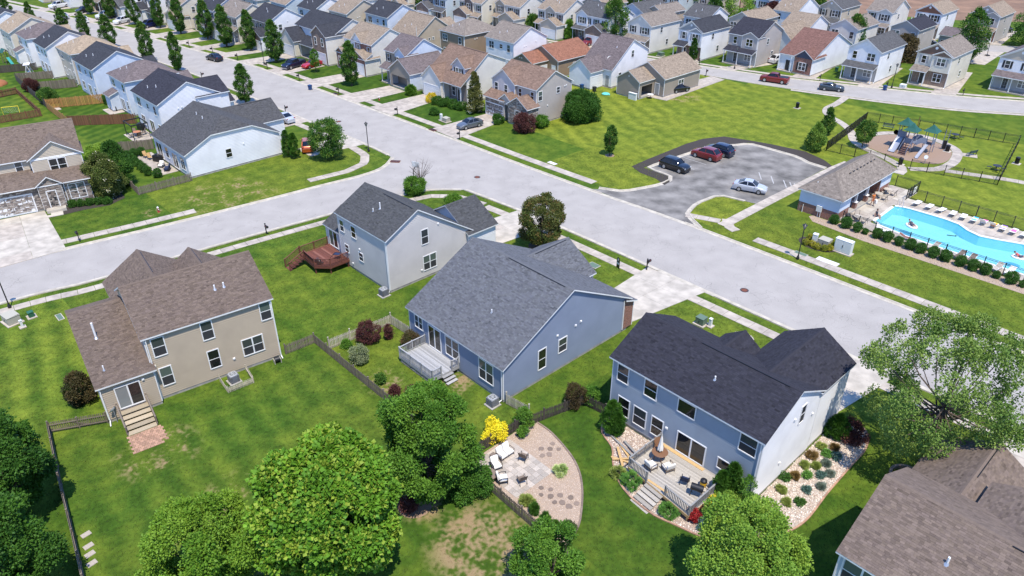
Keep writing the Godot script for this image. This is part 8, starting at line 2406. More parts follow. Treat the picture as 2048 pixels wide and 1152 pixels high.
# ------------------------------------------------------------------ vehicles
func car_paint(called: String,c: Color) -> StandardMaterial3D:
	var m := mat("paint_" + called,c.r,c.g,c.b,0.35)
	m.metallic = 0.25
	m.clearcoat_enabled = true
	m.clearcoat = 0.8
	m.clearcoat_roughness = 0.05
	return m
func car(kind: String,label: String,x: float,z: float,turn: float,paint: String,col: Color,y := 0.02,group := "parked cars") -> Node3D:
	var key := kind + paint
	var root := thing("parked_" + {"sedan":"sedan","suv":"suv","pickup":"pickup","van":"van","coupe":"coupe"}[kind],label,{"sedan":"car","suv":"suv","pickup":"pickup","van":"van","coupe":"car"}[kind],V3(x,y,z),turn,group)
	var pm := car_paint(paint,col)
	# stations along the car: position (front is +x), deck height, half width; then the cabin: position, roof height, half width at the roof
	var L := 4.6; var W := 0.9; var base := 0.26; var belt := 0.86
	var deck_: Array; var cab: Array
	var wh := 0.33; var axle := [1.38,-1.32]
	match kind:
		"sedan":
			deck_ = [[2.3,0.55,0.70],[2.22,0.72,0.82],[1.7,0.86,0.9],[0.95,0.98,0.92],[0.0,1.0,0.92],[-1.0,1.02,0.92],[-1.6,1.06,0.9],[-2.15,1.02,0.84],[-2.3,0.7,0.76]]
			cab = [[1.05,0.97,0.80],[0.35,1.42,0.66],[-0.2,1.48,0.66],[-0.8,1.45,0.65],[-1.7,1.04,0.76]]
		"coupe":
			deck_ = [[2.35,0.55,0.72],[2.2,0.75,0.86],[1.5,0.9,0.93],[0.7,0.96,0.94],[0.0,0.97,0.94],[-1.0,1.02,0.95],[-1.7,1.06,0.93],[-2.25,1.02,0.85],[-2.38,0.7,0.78]]
			cab = [[0.75,0.95,0.80],[0.0,1.33,0.64],[-0.5,1.36,0.63],[-1.0,1.3,0.63],[-1.85,1.05,0.74]]
		"suv":
			deck_ = [[2.3,0.6,0.74],[2.2,0.9,0.86],[1.6,1.05,0.93],[0.9,1.12,0.94],[0,1.12,0.94],[-1.0,1.13,0.94],[-1.8,1.13,0.92],[-2.2,1.1,0.88],[-2.3,0.7,0.82]]
			cab = [[1.1,1.1,0.82],[0.45,1.62,0.70],[-0.3,1.7,0.70],[-1.5,1.66,0.69],[-2.1,1.12,0.80]]
			wh = 0.37
		"van":
			deck_ = [[2.5,0.6,0.78],[2.4,0.95,0.9],[1.9,1.1,0.96],[1.2,1.15,0.97],[0,1.15,0.97],[-1.2,1.15,0.97],[-2.1,1.15,0.96],[-2.45,1.1,0.92],[-2.5,0.7,0.86]]
			cab = [[1.6,1.13,0.86],[0.8,1.75,0.76],[-0.3,1.8,0.76],[-2.0,1.76,0.75],[-2.4,1.14,0.86]]
			wh = 0.36; axle = [1.55,-1.5]
		"pickup":
			deck_ = [[2.85,0.65,0.82],[2.75,1.0,0.93],[2.2,1.12,0.98],[1.4,1.2,0.99],[0.4,1.2,0.99],[-0.75,1.2,0.99],[-1.6,1.2,0.99],[-2.7,1.18,0.98],[-2.8,0.7,0.95]]
			cab = [[1.5,1.18,0.88],[0.85,1.75,0.76],[0.2,1.8,0.76],[-0.6,1.78,0.76],[-0.85,1.2,0.86]]
			wh = 0.41; axle = [1.8,-1.75]
	if not cache.has("car" + kind):
		var b := MB.new()
		var rings := []
		for s in deck_:
			var w: float = s[2]; var h: float = s[1]
			rings.append([V3(s[0],base,-w * 0.92),V3(s[0],(base + h) * 0.5,-w),V3(s[0],h - 0.08,-w * 0.985),V3(s[0],h - 0.015,-w * 0.88),V3(s[0],h + 0.02,-w * 0.45),V3(s[0],h + 0.03,0),V3(s[0],h + 0.02,w * 0.45),V3(s[0],h - 0.015,w * 0.88),V3(s[0],h - 0.08,w * 0.985),V3(s[0],(base + h) * 0.5,w),V3(s[0],base,w * 0.92)])
		loft(b,rings)
		for e in [0,rings.size() - 1]:
			var p: Array = rings[e].duplicate()
			if e == 0: p.reverse()
			b.poly(p)
		if kind == "pickup":  # an open load bed sunk behind the cab
			pass
		# roof panel
		var rf := []
		for i in range(1,cab.size() - 1):
			var s: Array = cab[i]
			rf.append([V3(s[0],s[1] - 0.05,-s[2] - 0.015),V3(s[0],s[1] + 0.005,-s[2] * 0.8),V3(s[0],s[1] + 0.025,0),V3(s[0],s[1] + 0.005,s[2] * 0.8),V3(s[0],s[1] - 0.05,s[2] + 0.015)])
		loft(b,rf)
		# pillars
		var a0: Array = cab[0]; var a1: Array = cab[1]; var z0: Array = cab[-1]; var z1: Array = cab[-2]
		for sgn in [-1.0,1.0]:
			b.bar(V3(a0[0],a0[1],sgn * a0[2]),V3(a1[0],a1[1] - 0.03,sgn * a1[2]),0.07,0.05)
			b.bar(V3(z0[0],z0[1],sgn * z0[2]),V3(z1[0],z1[1] - 0.03,sgn * z1[2]),0.12,0.07)
			b.bar(V3(-0.25,1.0,sgn * 0.87),V3(-0.3,cab[2][1] - 0.04,sgn * cab[2][2]),0.08,0.05)
		cache["car" + kind] = b.mesh()
		var g := MB.new()
		rings = []
		for s in cab:
			rings.append([V3(s[0],minf(s[1],1.0) - 0.12,-0.86 * deck_[4][2] / 0.92),V3(s[0],s[1] - 0.03,-s[2] * 0.99),V3(s[0],s[1] + 0.01,-s[2] * 0.6),V3(s[0],s[1] + 0.01,s[2] * 0.6),V3(s[0],s[1] - 0.03,s[2] * 0.99),V3(s[0],minf(s[1],1.0) - 0.12,0.86 * deck_[4][2] / 0.92)])
		loft(g,rings)
		cache["glass" + kind] = g.mesh()
		var t := MB.new()
		t.tube([V3(0,0,-0.11),V3(0,0,0.11)],wh,wh,18)
		cache["tyre" + kind] = t.mesh()
		t = MB.new()
		t.tube([V3(0,0,-0.118),V3(0,0,0.118)],wh * 0.62,wh * 0.62,14)
		cache["rim" + kind] = t.mesh()
		t = MB.new()
		t.box(V3(-0.03,-0.07,-0.2),V3(0.03,0.07,0.2))
		cache["lamp"] = t.mesh()
	var body := part(root,"body",cache["car" + kind],pm)
	part(root,"windows",cache["glass" + kind],mat("car_glass",0.008,0.009,0.011,0.05))
	for ax in axle:
		for s in [-1,1]:
			var tt := part(root,"wheel",cache["tyre" + kind],mat("tyre_rubber",0.012,0.012,0.012,0.9),shift(V3(ax,wh,s * (deck_[4][2] - 0.1))))
			part(tt,"rim",cache["rim" + kind],M["galvanised"])
	for s in [-1,1]:
		part(root,"headlight",cache["lamp"],mat("lamp_clear",0.6,0.62,0.62,0.15),Transform3D(Basis(Vector3.UP,s * 0.35),V3(deck_[1][0] + 0.01,deck_[1][1] - 0.12,s * deck_[1][2] * 0.72)))
		part(root,"tail_light",cache["lamp"],mat("lamp_red",0.28,0.01,0.01,0.25),Transform3D(Basis(Vector3.UP,-s * 0.25),V3(deck_[-2][0] - 0.06,deck_[-2][1] - 0.14,s * deck_[-2][2] * 0.8)))
		var mb := MB.new()
		mb.blob(V3(cab[0][0] - 0.2,deck_[3][1] + 0.08,s * (deck_[4][2] + 0.08)),V3(0.07,0.07,0.11),5,7)
		part(root,"mirror",mb,pm)
	var bp := MB.new()
	bp.box(V3(deck_[0][0] - 0.12,base,-deck_[0][2]),V3(deck_[0][0] + 0.03,base + 0.16,deck_[0][2]))
	bp.box(V3(deck_[-1][0] - 0.03,base,-deck_[-1][2]),V3(deck_[-1][0] + 0.12,base + 0.16,deck_[-1][2]))
	part(root,"bumper",bp,pm if kind != "pickup" else M["galvanised"])
	if kind == "pickup":
		var bed := MB.new()
		bed.box(V3(-2.68,1.205,-0.86),V3(-0.95,1.24,0.86))
		part(root,"bed_cover",bed,M["dark_plastic"])
	root.scale = V3(1.0,1.08,1.0)
	return root
func cars() -> void:
	var black := Color(0.008,0.009,0.012); var navy := Color(0.008,0.012,0.035); var red := Color(0.19,0.012,0.012); var silver := Color(0.46,0.48,0.52); var white := Color(0.72,0.72,0.71); var grey := Color(0.10,0.115,0.135)
	car("suv","black SUV parked nose-out at the street end of the car park",-59.9,-89.4,2,"black",black,0.02,"cars in the car park")
	car("suv","dark red SUV parked in the car park",-59.4,-96.8,182,"dark_red",red,0.02,"cars in the car park")
	car("suv","dark navy SUV behind the red one in the car park",-59.0,-99.8,182,"navy",navy,0.02,"cars in the car park")
	car("sedan","silver sedan standing across the car park",-47.9,-90.6,20,"silver",silver,0.02,"cars in the car park")
	car("sedan","dark grey sedan on the greige house's driveway",-95.6,-79.4,-97,"grey",grey,0.06)
	car("sedan","silver sedan on the driveway beside the white ranch",-120.4,-57.6,185,"pale_silver",silver,0.06)
	car("suv","orange SUV half hidden by the arborvitae",-105.2,-53.6,150,"orange",Color(0.36,0.075,0.012),0.06)
	car("sedan","black sedan on the pad of the taupe ranch",-83.9,-123.4,75,"black",black,0.06)
	car("pickup","dark red pickup on the park road",-74.6,-143.4,195,"dark_red",red)
	car("coupe","dark blue-grey coupe on the park road",-63.8,-146.4,25,"steel",Color(0.028,0.045,0.065))
	car("sedan","black car driving up the main street",-170.4,-67.2,190,"black",black,0.02,"cars on the road")
	car("pickup","dark blue pickup on the drive beside the red car",-152.4,-77.2,-75,"navy",navy,0.06)
	car("coupe","bright red coupe in front of the brown brick gable",-150.0,-80.2,-80,"bright_red",Color(0.42,0.012,0.02),0.06)
	car("sedan","grey sedan parked on the upper main street",-244.6,-56.4,190,"silver2",silver,0.02,"cars on the road")
	car("suv","white SUV parked on the upper main street",-235.3,-58.6,190,"white",white,0.02,"cars on the road")
	car("suv","white SUV on a drive of the upper main street",-226.4,-66.2,-70,"white",white,0.06)
	car("pickup","white pickup on a drive between two columnar trees",-237.2,-65.6,-72,"white",white,0.06)
	car("van","dark blue van on a drive of the upper main street",-216.4,-70.0,-75,"blue_van",Color(0.006,0.012,0.075),0.06)
	car("pickup","white pickup at the top left edge",-262.4,-60.4,-72,"white",white,0.06)
	car("suv","charcoal SUV near the top left edge",-249.6,-63.6,-75,"charcoal",Color(0.02,0.022,0.027),0.06)
	car("sedan","dark blue car before the open garage across the park road",-125.0,-139.8,-85,"navy",navy,0.06)
	car("suv","dark red SUV before the open garage across the park road",-122.6,-140.4,-85,"dark_red",red,0.06)
	car("sedan","white sedan on the drive beside the beige porch house",-110.2,-151.2,75,"white",white,0.06)
	car("pickup","black pickup behind the white sedan",-111.2,-157.4,75,"black",black,0.06)
	car("suv","small white SUV left of the maroon-roofed house",-82.4,-158.4,80,"white",white,0.06)
	car("suv","black SUV on the far drive before the ploughed field",-58.2,-229.0,75,"black",black,0.06)
	car("pickup","dark maroon pickup right of the white blue-roofed porch house",-62.4,-171.8,-80,"maroon",Color(0.045,0.008,0.01),0.06)
	car("sedan","dark blue car at the right edge beside the brown roof",-0.8,-53.4,-90,"navy",navy,0.06)
	car("sedan","dark car on the rear road behind the cream brown-peaked house",-66.4,-199.4,200,"black",black,0.02,"cars on the road")
	car("pickup","black pickup far behind the tan gabled house",-108.2,-176.4,200,"black",black,0.02,"cars on the road")

# ------------------------------------------------------------------ street furniture
func mailboxes() -> void:
	var l := [[-43.6,-61.9,0,"black mailbox on a post at the kerb before the blue house"],[-108.6,-60.6,0,"black mailbox at the corner lawn left of the lamp post"],[-124.4,-60.0,0,"black mailbox behind the silver sedan by the white ranch"],[-109.9,-74.4,180,"black mailbox between cream and greige driveways"],[-128.2,-73.5,180,"black mailbox right of the blue wheeled bin"],[-142.3,-72.8,180,"black mailbox before the brick-fronted house, left of the bin"],[-92.2,-74.3,180,"black mailbox at the park lawn corner by the grey sedan"],[-155.4,-72.4,180,"black mailbox before the drive with the red car"],[-167.2,-71.2,180,"black mailbox, first beyond the drive with the red car"],[-177.2,-69.8,180,"black mailbox, second beyond the drive with the red car"],[-186.8,-68.2,180,"black mailbox, third beyond the drive with the red car"],[-196.4,-66.7,180,"black mailbox, fourth beyond the drive with the red car"],[-208.0,-65.2,180,"black mailbox, fifth beyond the drive with the red car"],[-231.0,-61.6,180,"black mailbox before the parked white SUV"],[-242.4,-59.4,180,"black mailbox behind the grey sedan up the street"],[-254.0,-57.2,180,"black mailbox farthest up the main street"],[-95.6,-16.6,90,"black mailbox at the stone-fronted house's driveway"],[-157.0,-58.5,0,"black mailbox behind the charcoal roof"],[-86.8,-137.0,0,"black mailbox at the taupe ranch's driveway"],[-68.6,-151.0,180,"black mailbox by the maroon-roofed house's driveway"],[-56.9,-155.8,180,"black mailbox by the white blue-roofed house's driveway"],[-44.6,-161.6,180,"black mailbox by the cream brown-peaked house's driveway"],[-34.6,-167.4,180,"black mailbox at the right edge on the park road"],[-93.2,-143.8,180,"black mailbox before the navy-roofed porch house"],[-81.9,-34.4,-90,"dark mailbox peeking over the tan house's front roof"]]
	var p: Node3D
	for i in l.size():
		if i == 0:
			p = thing("mailbox",l[0][3],"mailbox",O3,0,"kerbside mailboxes")
			var b := MB.new()
			b.box(V3(-0.05,0,-0.05),V3(0.05,1.45,0.05)); b.box(V3(-0.075,1.45,-0.075),V3(0.075,1.5,0.075))
			part(p,"post",b,M["dark_bronze"])
			b = MB.new()
			b.box(V3(-0.04,0.95,-0.5),V3(0.04,1.02,0.1))
			b.bar(V3(0,0.7,0.02),V3(0,0.95,-0.3),0.04,0.05)
			part(p,"arm",b,M["dark_bronze"])
			b = MB.new()
			var ring := []
			for e in [-0.55,-0.02]:
				var q := []
				for k in 9:
					var a := PI * k / 8
					q.append(V3(cos(a) * 0.13,1.16 + sin(a) * 0.13,e))
				q.append(V3(-0.13,1.02,e)); q.append(V3(0.13,1.02,e))
				ring.append(q)
			loft(b,ring,true)
			b.poly(ring[1]); var rv: Array = ring[0].duplicate(); rv.reverse(); b.poly(rv)
			part(p,"box",b,M["black_metal"])
			one(p,"flag","hydrant_red","box",[V3(0.13,1.15,-0.3),V3(0.145,1.35,-0.26)])
		var q := p if i == 0 else copy(p,l[i][3])
		q.position = V3(l[i][0],0,l[i][1])
		q.rotation_degrees.y = l[i][2] + rnd(-8,8)
func lamp_posts() -> void:
	var p: Node3D
	var l := [[-97.7,-60.1,4.8,"black street lamp on the corner of the side street"],[-33.1,-77.0,4.6,"black street lamp before the pool's mulch bed"],[-84.4,-6.4,4.8,"black street lamp at the left edge by the side street"],[-223.4,-49.6,4.8,"thin street lamp between near-side street trees"],[-159.2,-73.6,4.8,"thin street lamp left of the dark blue pickup"],[-56.4,-157.0,4.8,"thin street lamp before the cream brown-peaked house"],[-86.0,-146.6,4.6,"thin street lamp before the navy-roofed porch house"],[-258.0,-57.8,4.8,"thin street lamp farthest up the main street"]]
	for i in l.size():
		if i == 0:
			p = thing("street_lamp",l[0][3],"street lamp",O3,0,"street lamps")
			var b: MB
			one(p,"pole","black_metal","lathe",[O3,[V2(0.16,0),V2(0.16,0.25),V2(0.09,0.5),V2(0.055,0.7),V2(0.05,4.1),V2(0.09,4.15),V2(0.05,4.2)],12])
			one(p,"lantern_glass","glass_pale","lathe",[V3(0,4.2,0),[V2(0.09,0),V2(0.2,0.42)],6,false])
			b = MB.new()
			for k in 6: b.bar(V3(cos(TAU * k / 6) * 0.095,4.2,sin(TAU * k / 6) * 0.095),V3(cos(TAU * k / 6) * 0.205,4.62,sin(TAU * k / 6) * 0.205),0.02,0.02)
			b.lathe(V3(0,4.62,0),[V2(0.26,0),V2(0.2,0.06),V2(0.08,0.18),V2(0.02,0.28),V2(0,0.3)],12)
			part(p,"lantern_cap",b,M["black_metal"])
		var q := p if i == 0 else copy(p,l[i][3])
		q.position = V3(l[i][0],0,l[i][1])
		q.scale = V3(1.15,l[i][2] / 4.8,1.15)
func text_part(parent: Node,called: String,s: String,size: float,m: Material,at: Transform3D) -> void:
	var tm := TextMesh.new()
	var f := SystemFont.new()
	f.font_names = PackedStringArray(["Droid Sans"])
	f.font_weight = 700
	tm.font = f
	tm.text = s
	tm.font_size = 32
	tm.pixel_size = size / 32.0
	tm.depth = 0.01
	part(parent,called,tm,m,at)
func things() -> void:
	mailboxes()
	lamp_posts()
	# realty sign on the blue house's lawn
	var t := thing("yard_sign","black and white arched yard sign on the blue house's front lawn","sign",V3(-45.9,0,-59.5),160)
	var b := MB.new()
	var pr := [V2(-0.3,0.25),V2(0.3,0.25),V2(0.3,1.35)]
	for k in 9: pr.append(V2(cos(PI * k / 8) * 0.3,1.35 + sin(PI * k / 8) * 0.3))
	var fr := []; var bk := []
	for q in pr: fr.append(V3(q.x,q.y,0.02)); bk.push_front(V3(q.x,q.y,-0.02))
	b.poly(fr); b.poly(bk)
	part(t,"board",b,M["black_metal"])
	for s in [-1,1]:
		one(t,"white_band","white_trim","box",[V3(-0.27,0.75,0.022 * s - 0.004),V3(0.27,1.0,0.022 * s + 0.004)])
		b = MB.new()
		b.lathe(O3,[V2(0.15,0),V2(0.15,0.008),V2(0,0.008)],14,false)
		part(t,"emblem",b,M["pale_box"],Transform3D(Basis(Vector3.RIGHT,PI / 2 * s),V3(0,1.35,0.022 * s)))
	b = MB.new()
	for s in [-0.31,0.31]: b.bar(V3(s,0,0),V3(s,1.4,0),0.03,0.03)
	part(t,"frame",b,M["black_metal"])
	# wheeled bins
	var nb := [[-134.8,-71.0,"blue_plastic","blue wheeled bin standing at the main street kerb"],[-56.6,-154.2,"blue_plastic","blue wheeled bin on the park road kerb"],[-207.6,-75.6,"blue_plastic","blue wheeled bin beside a garage up the main street"],[-95.4,-111.4,"dark_plastic","black wheeled bin behind the mauve-roofed house"],[-98.2,-110.8,"blue_plastic","blue bin behind the mauve-roofed house"],[-69.8,-160.6,"green_dark_box","dark green bin beside the maroon-roofed house"]]
	for n in nb:
		t = thing("wheeled_bin",n[3],"bin",V3(n[0],0.0,n[1]),rnd(-15,15),"wheeled bins")
		b = MB.new()
		var rg := []
		for s in [[0.05,0.24],[0.9,0.31]]: rg.append([V3(-s[1],s[0],-s[1]),V3(-s[1],s[0],s[1]),V3(s[1],s[0],s[1]),V3(s[1],s[0],-s[1])])
		for k in 4: b.quad(rg[0][k],rg[0][(k + 1) % 4],rg[1][(k + 1) % 4],rg[1][k])
		part(t,"body",b,M[n[2]])
		b = MB.new()
		b.box(V3(-0.34,0.9,-0.34),V3(0.34,0.96,0.36)); b.box(V3(-0.26,0.96,-0.28),V3(0.26,1.0,0.3))
		part(t,"lid",b,M[n[2]])
		for s in [-0.26,0.26]:
			one(t,"wheel","black_metal","tube",[[V3(s - 0.03,0.1,-0.28),V3(s + 0.03,0.1,-0.28)],0.1,0.1,10])
	# hydrants
	for n in [[-97.7,-27.0,"red and white fire hydrant by the side street pavement"],[-119.5,-77.0,"small red fire hydrant on the lawn before the open garage"]]:
		t = thing("fire_hydrant",n[2],"fire hydrant",V3(n[0],0,n[1]),0,"fire hydrants")
		one(t,"barrel","hydrant_red","lathe",[O3,[V2(0.17,0),V2(0.17,0.05),V2(0.11,0.07),V2(0.11,0.55),V2(0.15,0.57),V2(0.15,0.61)],12])
		b = MB.new()
		b.lathe(V3(0,0.61,0),[V2(0.14,0),V2(0.1,0.12),V2(0.03,0.17),V2(0.03,0.22),V2(0,0.22)],12)
		b.tube([V3(-0.2,0.42,0),V3(0.2,0.42,0)],0.06,0.06,8)
		part(t,"bonnet",b,M["white_trim"])
	# basketball hoops
	for n in [[-81.2,-57.0,200,"basketball hoop at the street corner behind the white house"],[-131.0,-140.6,90,"basketball hoop beside the beige house's garage across the park road"],[-53.0,-199.6,240,"basketball hoop on the drive right of the big dark tree"]]:
		t = thing("basketball_hoop",n[3],"basketball hoop",V3(n[0],0,n[1]),n[2],"basketball hoops")
		one(t,"base","black_metal","box",[V3(-0.4,0,-0.9),V3(0.4,0.25,-0.1)])
		one(t,"pole","black_metal","tube",[[V3(0,0.1,-0.4),V3(0,2.6,-0.2),V3(0,3.0,0.35)],0.06,0.06,8])
		one(t,"backboard","pale_box","box",[V3(-0.6,2.85,0.4),V3(0.6,3.65,0.44)])
		b = MB.new()
		var c := []
		for k in 13: c.append(V3(cos(TAU * k / 12) * 0.23,3.05,0.7 + sin(TAU * k / 12) * 0.23))
		b.tube(c,0.015,0.015,5,false)
		part(t,"rim",b,M["rust_iron"])
	# west row yards
	t = thing("garden_swing","white canopy swing on a back lawn of the west row","swing",V3(-186.0,0,-33.4),-20)
	for s in [-1.0,1.0]:
		b = MB.new()
		b.bar(V3(s,0,0.7),V3(s,2.1,0),0.09,0.09); b.bar(V3(s,0,-0.7),V3(s,2.1,0),0.09,0.09)
		part(t,"side_frame",b,M["white_trim"])
	b = MB.new()
	b.bar(V3(-1.1,2.1,0),V3(1.1,2.1,0),0.1,0.1)
	b.box(V3(-1.1,2.1,-0.6),V3(1.1,2.16,0.6))
	part(t,"canopy",b,M["white_trim"])
	b = MB.new()
	b.box(V3(-0.8,0.5,-0.25),V3(0.8,0.56,0.25)); b.box(V3(-0.8,0.56,-0.3),V3(0.8,1.1,-0.24))
	part(t,"seat",b,M["white_trim"])
	t = thing("playset","small green playset behind the west row","playset",V3(-199.6,0,-32.4),10)
	for s in 4:
		one(t,"post","fence_grey","bar",[V3(-0.8 if s & 1 else 0.8,0,-0.6 if s & 2 else 0.6),V3(-0.7 if s & 1 else 0.7,2.6,-0.5 if s & 2 else 0.5),0.1,0.1])
	b = MB.new()
	b.quad(V3(-0.9,2.4,0.8),V3(0.9,2.4,0.8),V3(0.9,3.2,0),V3(-0.9,3.2,0)); b.quad(V3(0.9,2.4,-0.8),V3(-0.9,2.4,-0.8),V3(-0.9,3.2,0),V3(0.9,3.2,0))
	part(t,"canopy",b,M["play_green"])
	b = MB.new()
	b.quad(V3(0.8,1.4,-0.3),V3(2.4,0.15,-0.3),V3(2.4,0.15,0.3),V3(0.8,1.4,0.3))
	part(t,"slide",b,mat("playset_teal",0.02,0.25,0.24,0.5))
	t = thing("pergola","black metal pergola over the patio of the charcoal-roofed white house","pergola",V3(-130.0,0,-36.0),0)
	for s in 4:
		one(t,"post","black_metal","bar",[V3(-1.8 if s & 1 else 1.8,0,-1.3 if s & 2 else 1.3),V3(-1.8 if s & 1 else 1.8,2.5,-1.3 if s & 2 else 1.3),0.1,0.1])
	for s in [-1.3,1.3]:
		one(t,"beam","black_metal","bar",[V3(-1.9,2.5,s),V3(1.9,2.5,s),0.1,0.16])
	for s in [-1.8,1.8]:
		one(t,"beam","black_metal","bar",[V3(s,2.5,-1.3),V3(s,2.5,1.3),0.1,0.16])
	t = thing("patio_table","round copper-coloured table under the black pergola","table",V3(-130.2,0.06,-35.9),0,"west row patio furniture")
	b = MB.new()
	b.lathe(O3,[V2(0.62,0.7),V2(0.62,0.75),V2(0,0.755)],16)
	part(t,"top",b,mat("copper_top",0.42,0.17,0.08,0.6))
	one(t,"pedestal","dark_bronze","lathe",[O3,[V2(0.3,0),V2(0.08,0.1),V2(0.08,0.7)],10])
	for k in 4: sling_chair("brown chair at the copper-coloured table, %s" % ["house side","fence side","street side","yard side"][k],V3(-130.2 + cos(k * 1.57) * 1.0,0.06,-35.9 + sin(k * 1.57) * 1.0),90 - k * 90 + 180,"sling_brown","west row patio furniture")
	for n in [[-132.6,-38.0,-127.2,-34.4],[-149.4,-39.0,-145.2,-36.4],[-121.0,-34.7,-110.2,-31.9],[-156.9,-31.0,-154.8,-29.4]]:
		drive([V2(n[0],n[1]),V2(n[2],n[1]),V2(n[2],n[3]),V2(n[0],n[3])],3,2,0.05,false,"patio")
	for n in [[-147.4,-38.0,"black covered grill on the small patio beyond the red-brown fence"],[-133.2,-37.6,"black covered grill beside the black pergola"],[-116.2,-34.0,"black grill on the white ranch's patio"]]:
		t = thing("covered_grill",n[2],"grill",V3(n[0],0.05,n[1]),rnd(0,40),"covered grills")
		b = MB.new()
		soft_box(b,V3(-0.75,0,-0.35),V3(0.75,1.0,0.35),0.1)
		part(t,"cover",b,M["black_metal"])
		one(t,"hood","black_metal","blob",[V3(0,1.0,0),V3(0.5,0.25,0.3),5,10])
	armchair("dark sofa with blue cushions on the white ranch's patio",V3(-111.6,0.05,-33.6),-30,1.35,"black_metal","navy_cloth","ranch patio seats")
	armchair("dark armchair with pale cushion on the white ranch's patio",V3(-113.4,0.05,-33.4),40,0.75,"black_metal","cushion_white","ranch patio seats")
	sling_chair("wooden lounge chair on the white ranch's patio, nearer one",V3(-117.8,0.05,-33.4),100,"wood_new","ranch patio seats")
	sling_chair("wooden lounge chair on the white ranch's patio, farther one",V3(-119.0,0.05,-33.2),100,"wood_new","ranch patio seats")
	t = thing("sand_mound","rust-orange dirt mound on a back lawn at the left edge","dirt mound",V3(-181.6,0,-26.8))
	b = MB.new()
	b.blob(V3(0,0,0),V3(1.9,0.9,1.5),7,14)
	part(t,"mound",b,mat("orange_dirt",0.34,0.13,0.05,0.95,noise_tex(0.05,0.55,1.0,512,4,8),0.4))
	one(t,"spill","orange_dirt","blob",[V3(1.4,0,0.4),V3(1.0,0.5,0.9),6,10])
	t = thing("soccer_goal","small goal with a yellow bar in the yard at the left edge","goal",V3(-158.2,0,-23.6),70)
	one(t,"frame","cloth_yellow","tube",[[V3(-1.3,0,0),V3(-1.3,1.3,0),V3(1.3,1.3,0),V3(1.3,0,0)],0.05,0.05,8])
	b = MB.new()
	for k in 10: b.bar(V3(-1.3 + k * 0.29,1.3,0),V3(-1.3 + k * 0.29,0,-0.9),0.01,0.01)
	for k in 5: b.bar(V3(-1.3,1.3 - k * 0.3,-k * 0.2),V3(1.3,1.3 - k * 0.3,-k * 0.2),0.01,0.01)
	part(t,"net",b,M["pale_box"])
	t = thing("turtle_pool","turquoise plastic paddling pool lid behind the mauve-roofed house","paddling pool",V3(-92.6,0,-111.6))
	b = MB.new()
	b.lathe(O3,[V2(0.75,0),V2(0.8,0.15),V2(0.6,0.28),V2(0,0.33)],16)
	part(t,"shell",b,mat("turquoise_plastic",0.12,0.5,0.42,0.4))
	one(t,"handle","turquoise_plastic","blob",[V3(0.9,0.1,0),V3(0.2,0.12,0.15),5,8])
	t = thing("patio_table","round white table with chairs on the taupe ranch's pad","table",V3(-85.0,0.06,-115.8),0)
	one(t,"top","white_trim","lathe",[O3,[V2(0.6,0.7),V2(0.6,0.74),V2(0,0.745)],14])
	one(t,"pedestal","black_metal","lathe",[O3,[V2(0.3,0),V2(0.05,0.1),V2(0.05,0.7)],10])
	t = thing("doormat_bench","pale shed box leaning at the taupe ranch's garage wall","storage box",V3(-86.9,0,-113.0),0)
	one(t,"box","pale_box","box",[V3(-0.9,0,0),V3(0.9,1.2,0.4)])
	one(t,"lid","white_trim","box",[V3(-0.95,1.2,-0.03),V3(0.95,1.27,0.45)])
	t = thing("roof_dish","white satellite dish on the mauve-brown roof","satellite dish",V3(-97.0,4.7,-117.4),30)
	b = MB.new()
	b.lathe(O3,[V2(0.05,0),V2(0.3,0.06),V2(0.42,0.14)],14)
	part(t,"dish",b,M["pale_box"],Transform3D(Basis(Vector3.RIGHT,0.9),V3(0,0.5,0)))
	one(t,"mast","black_metal","tube",[[V3(0,-0.3,0),V3(0,0.55,0)],0.04,0.04,6])

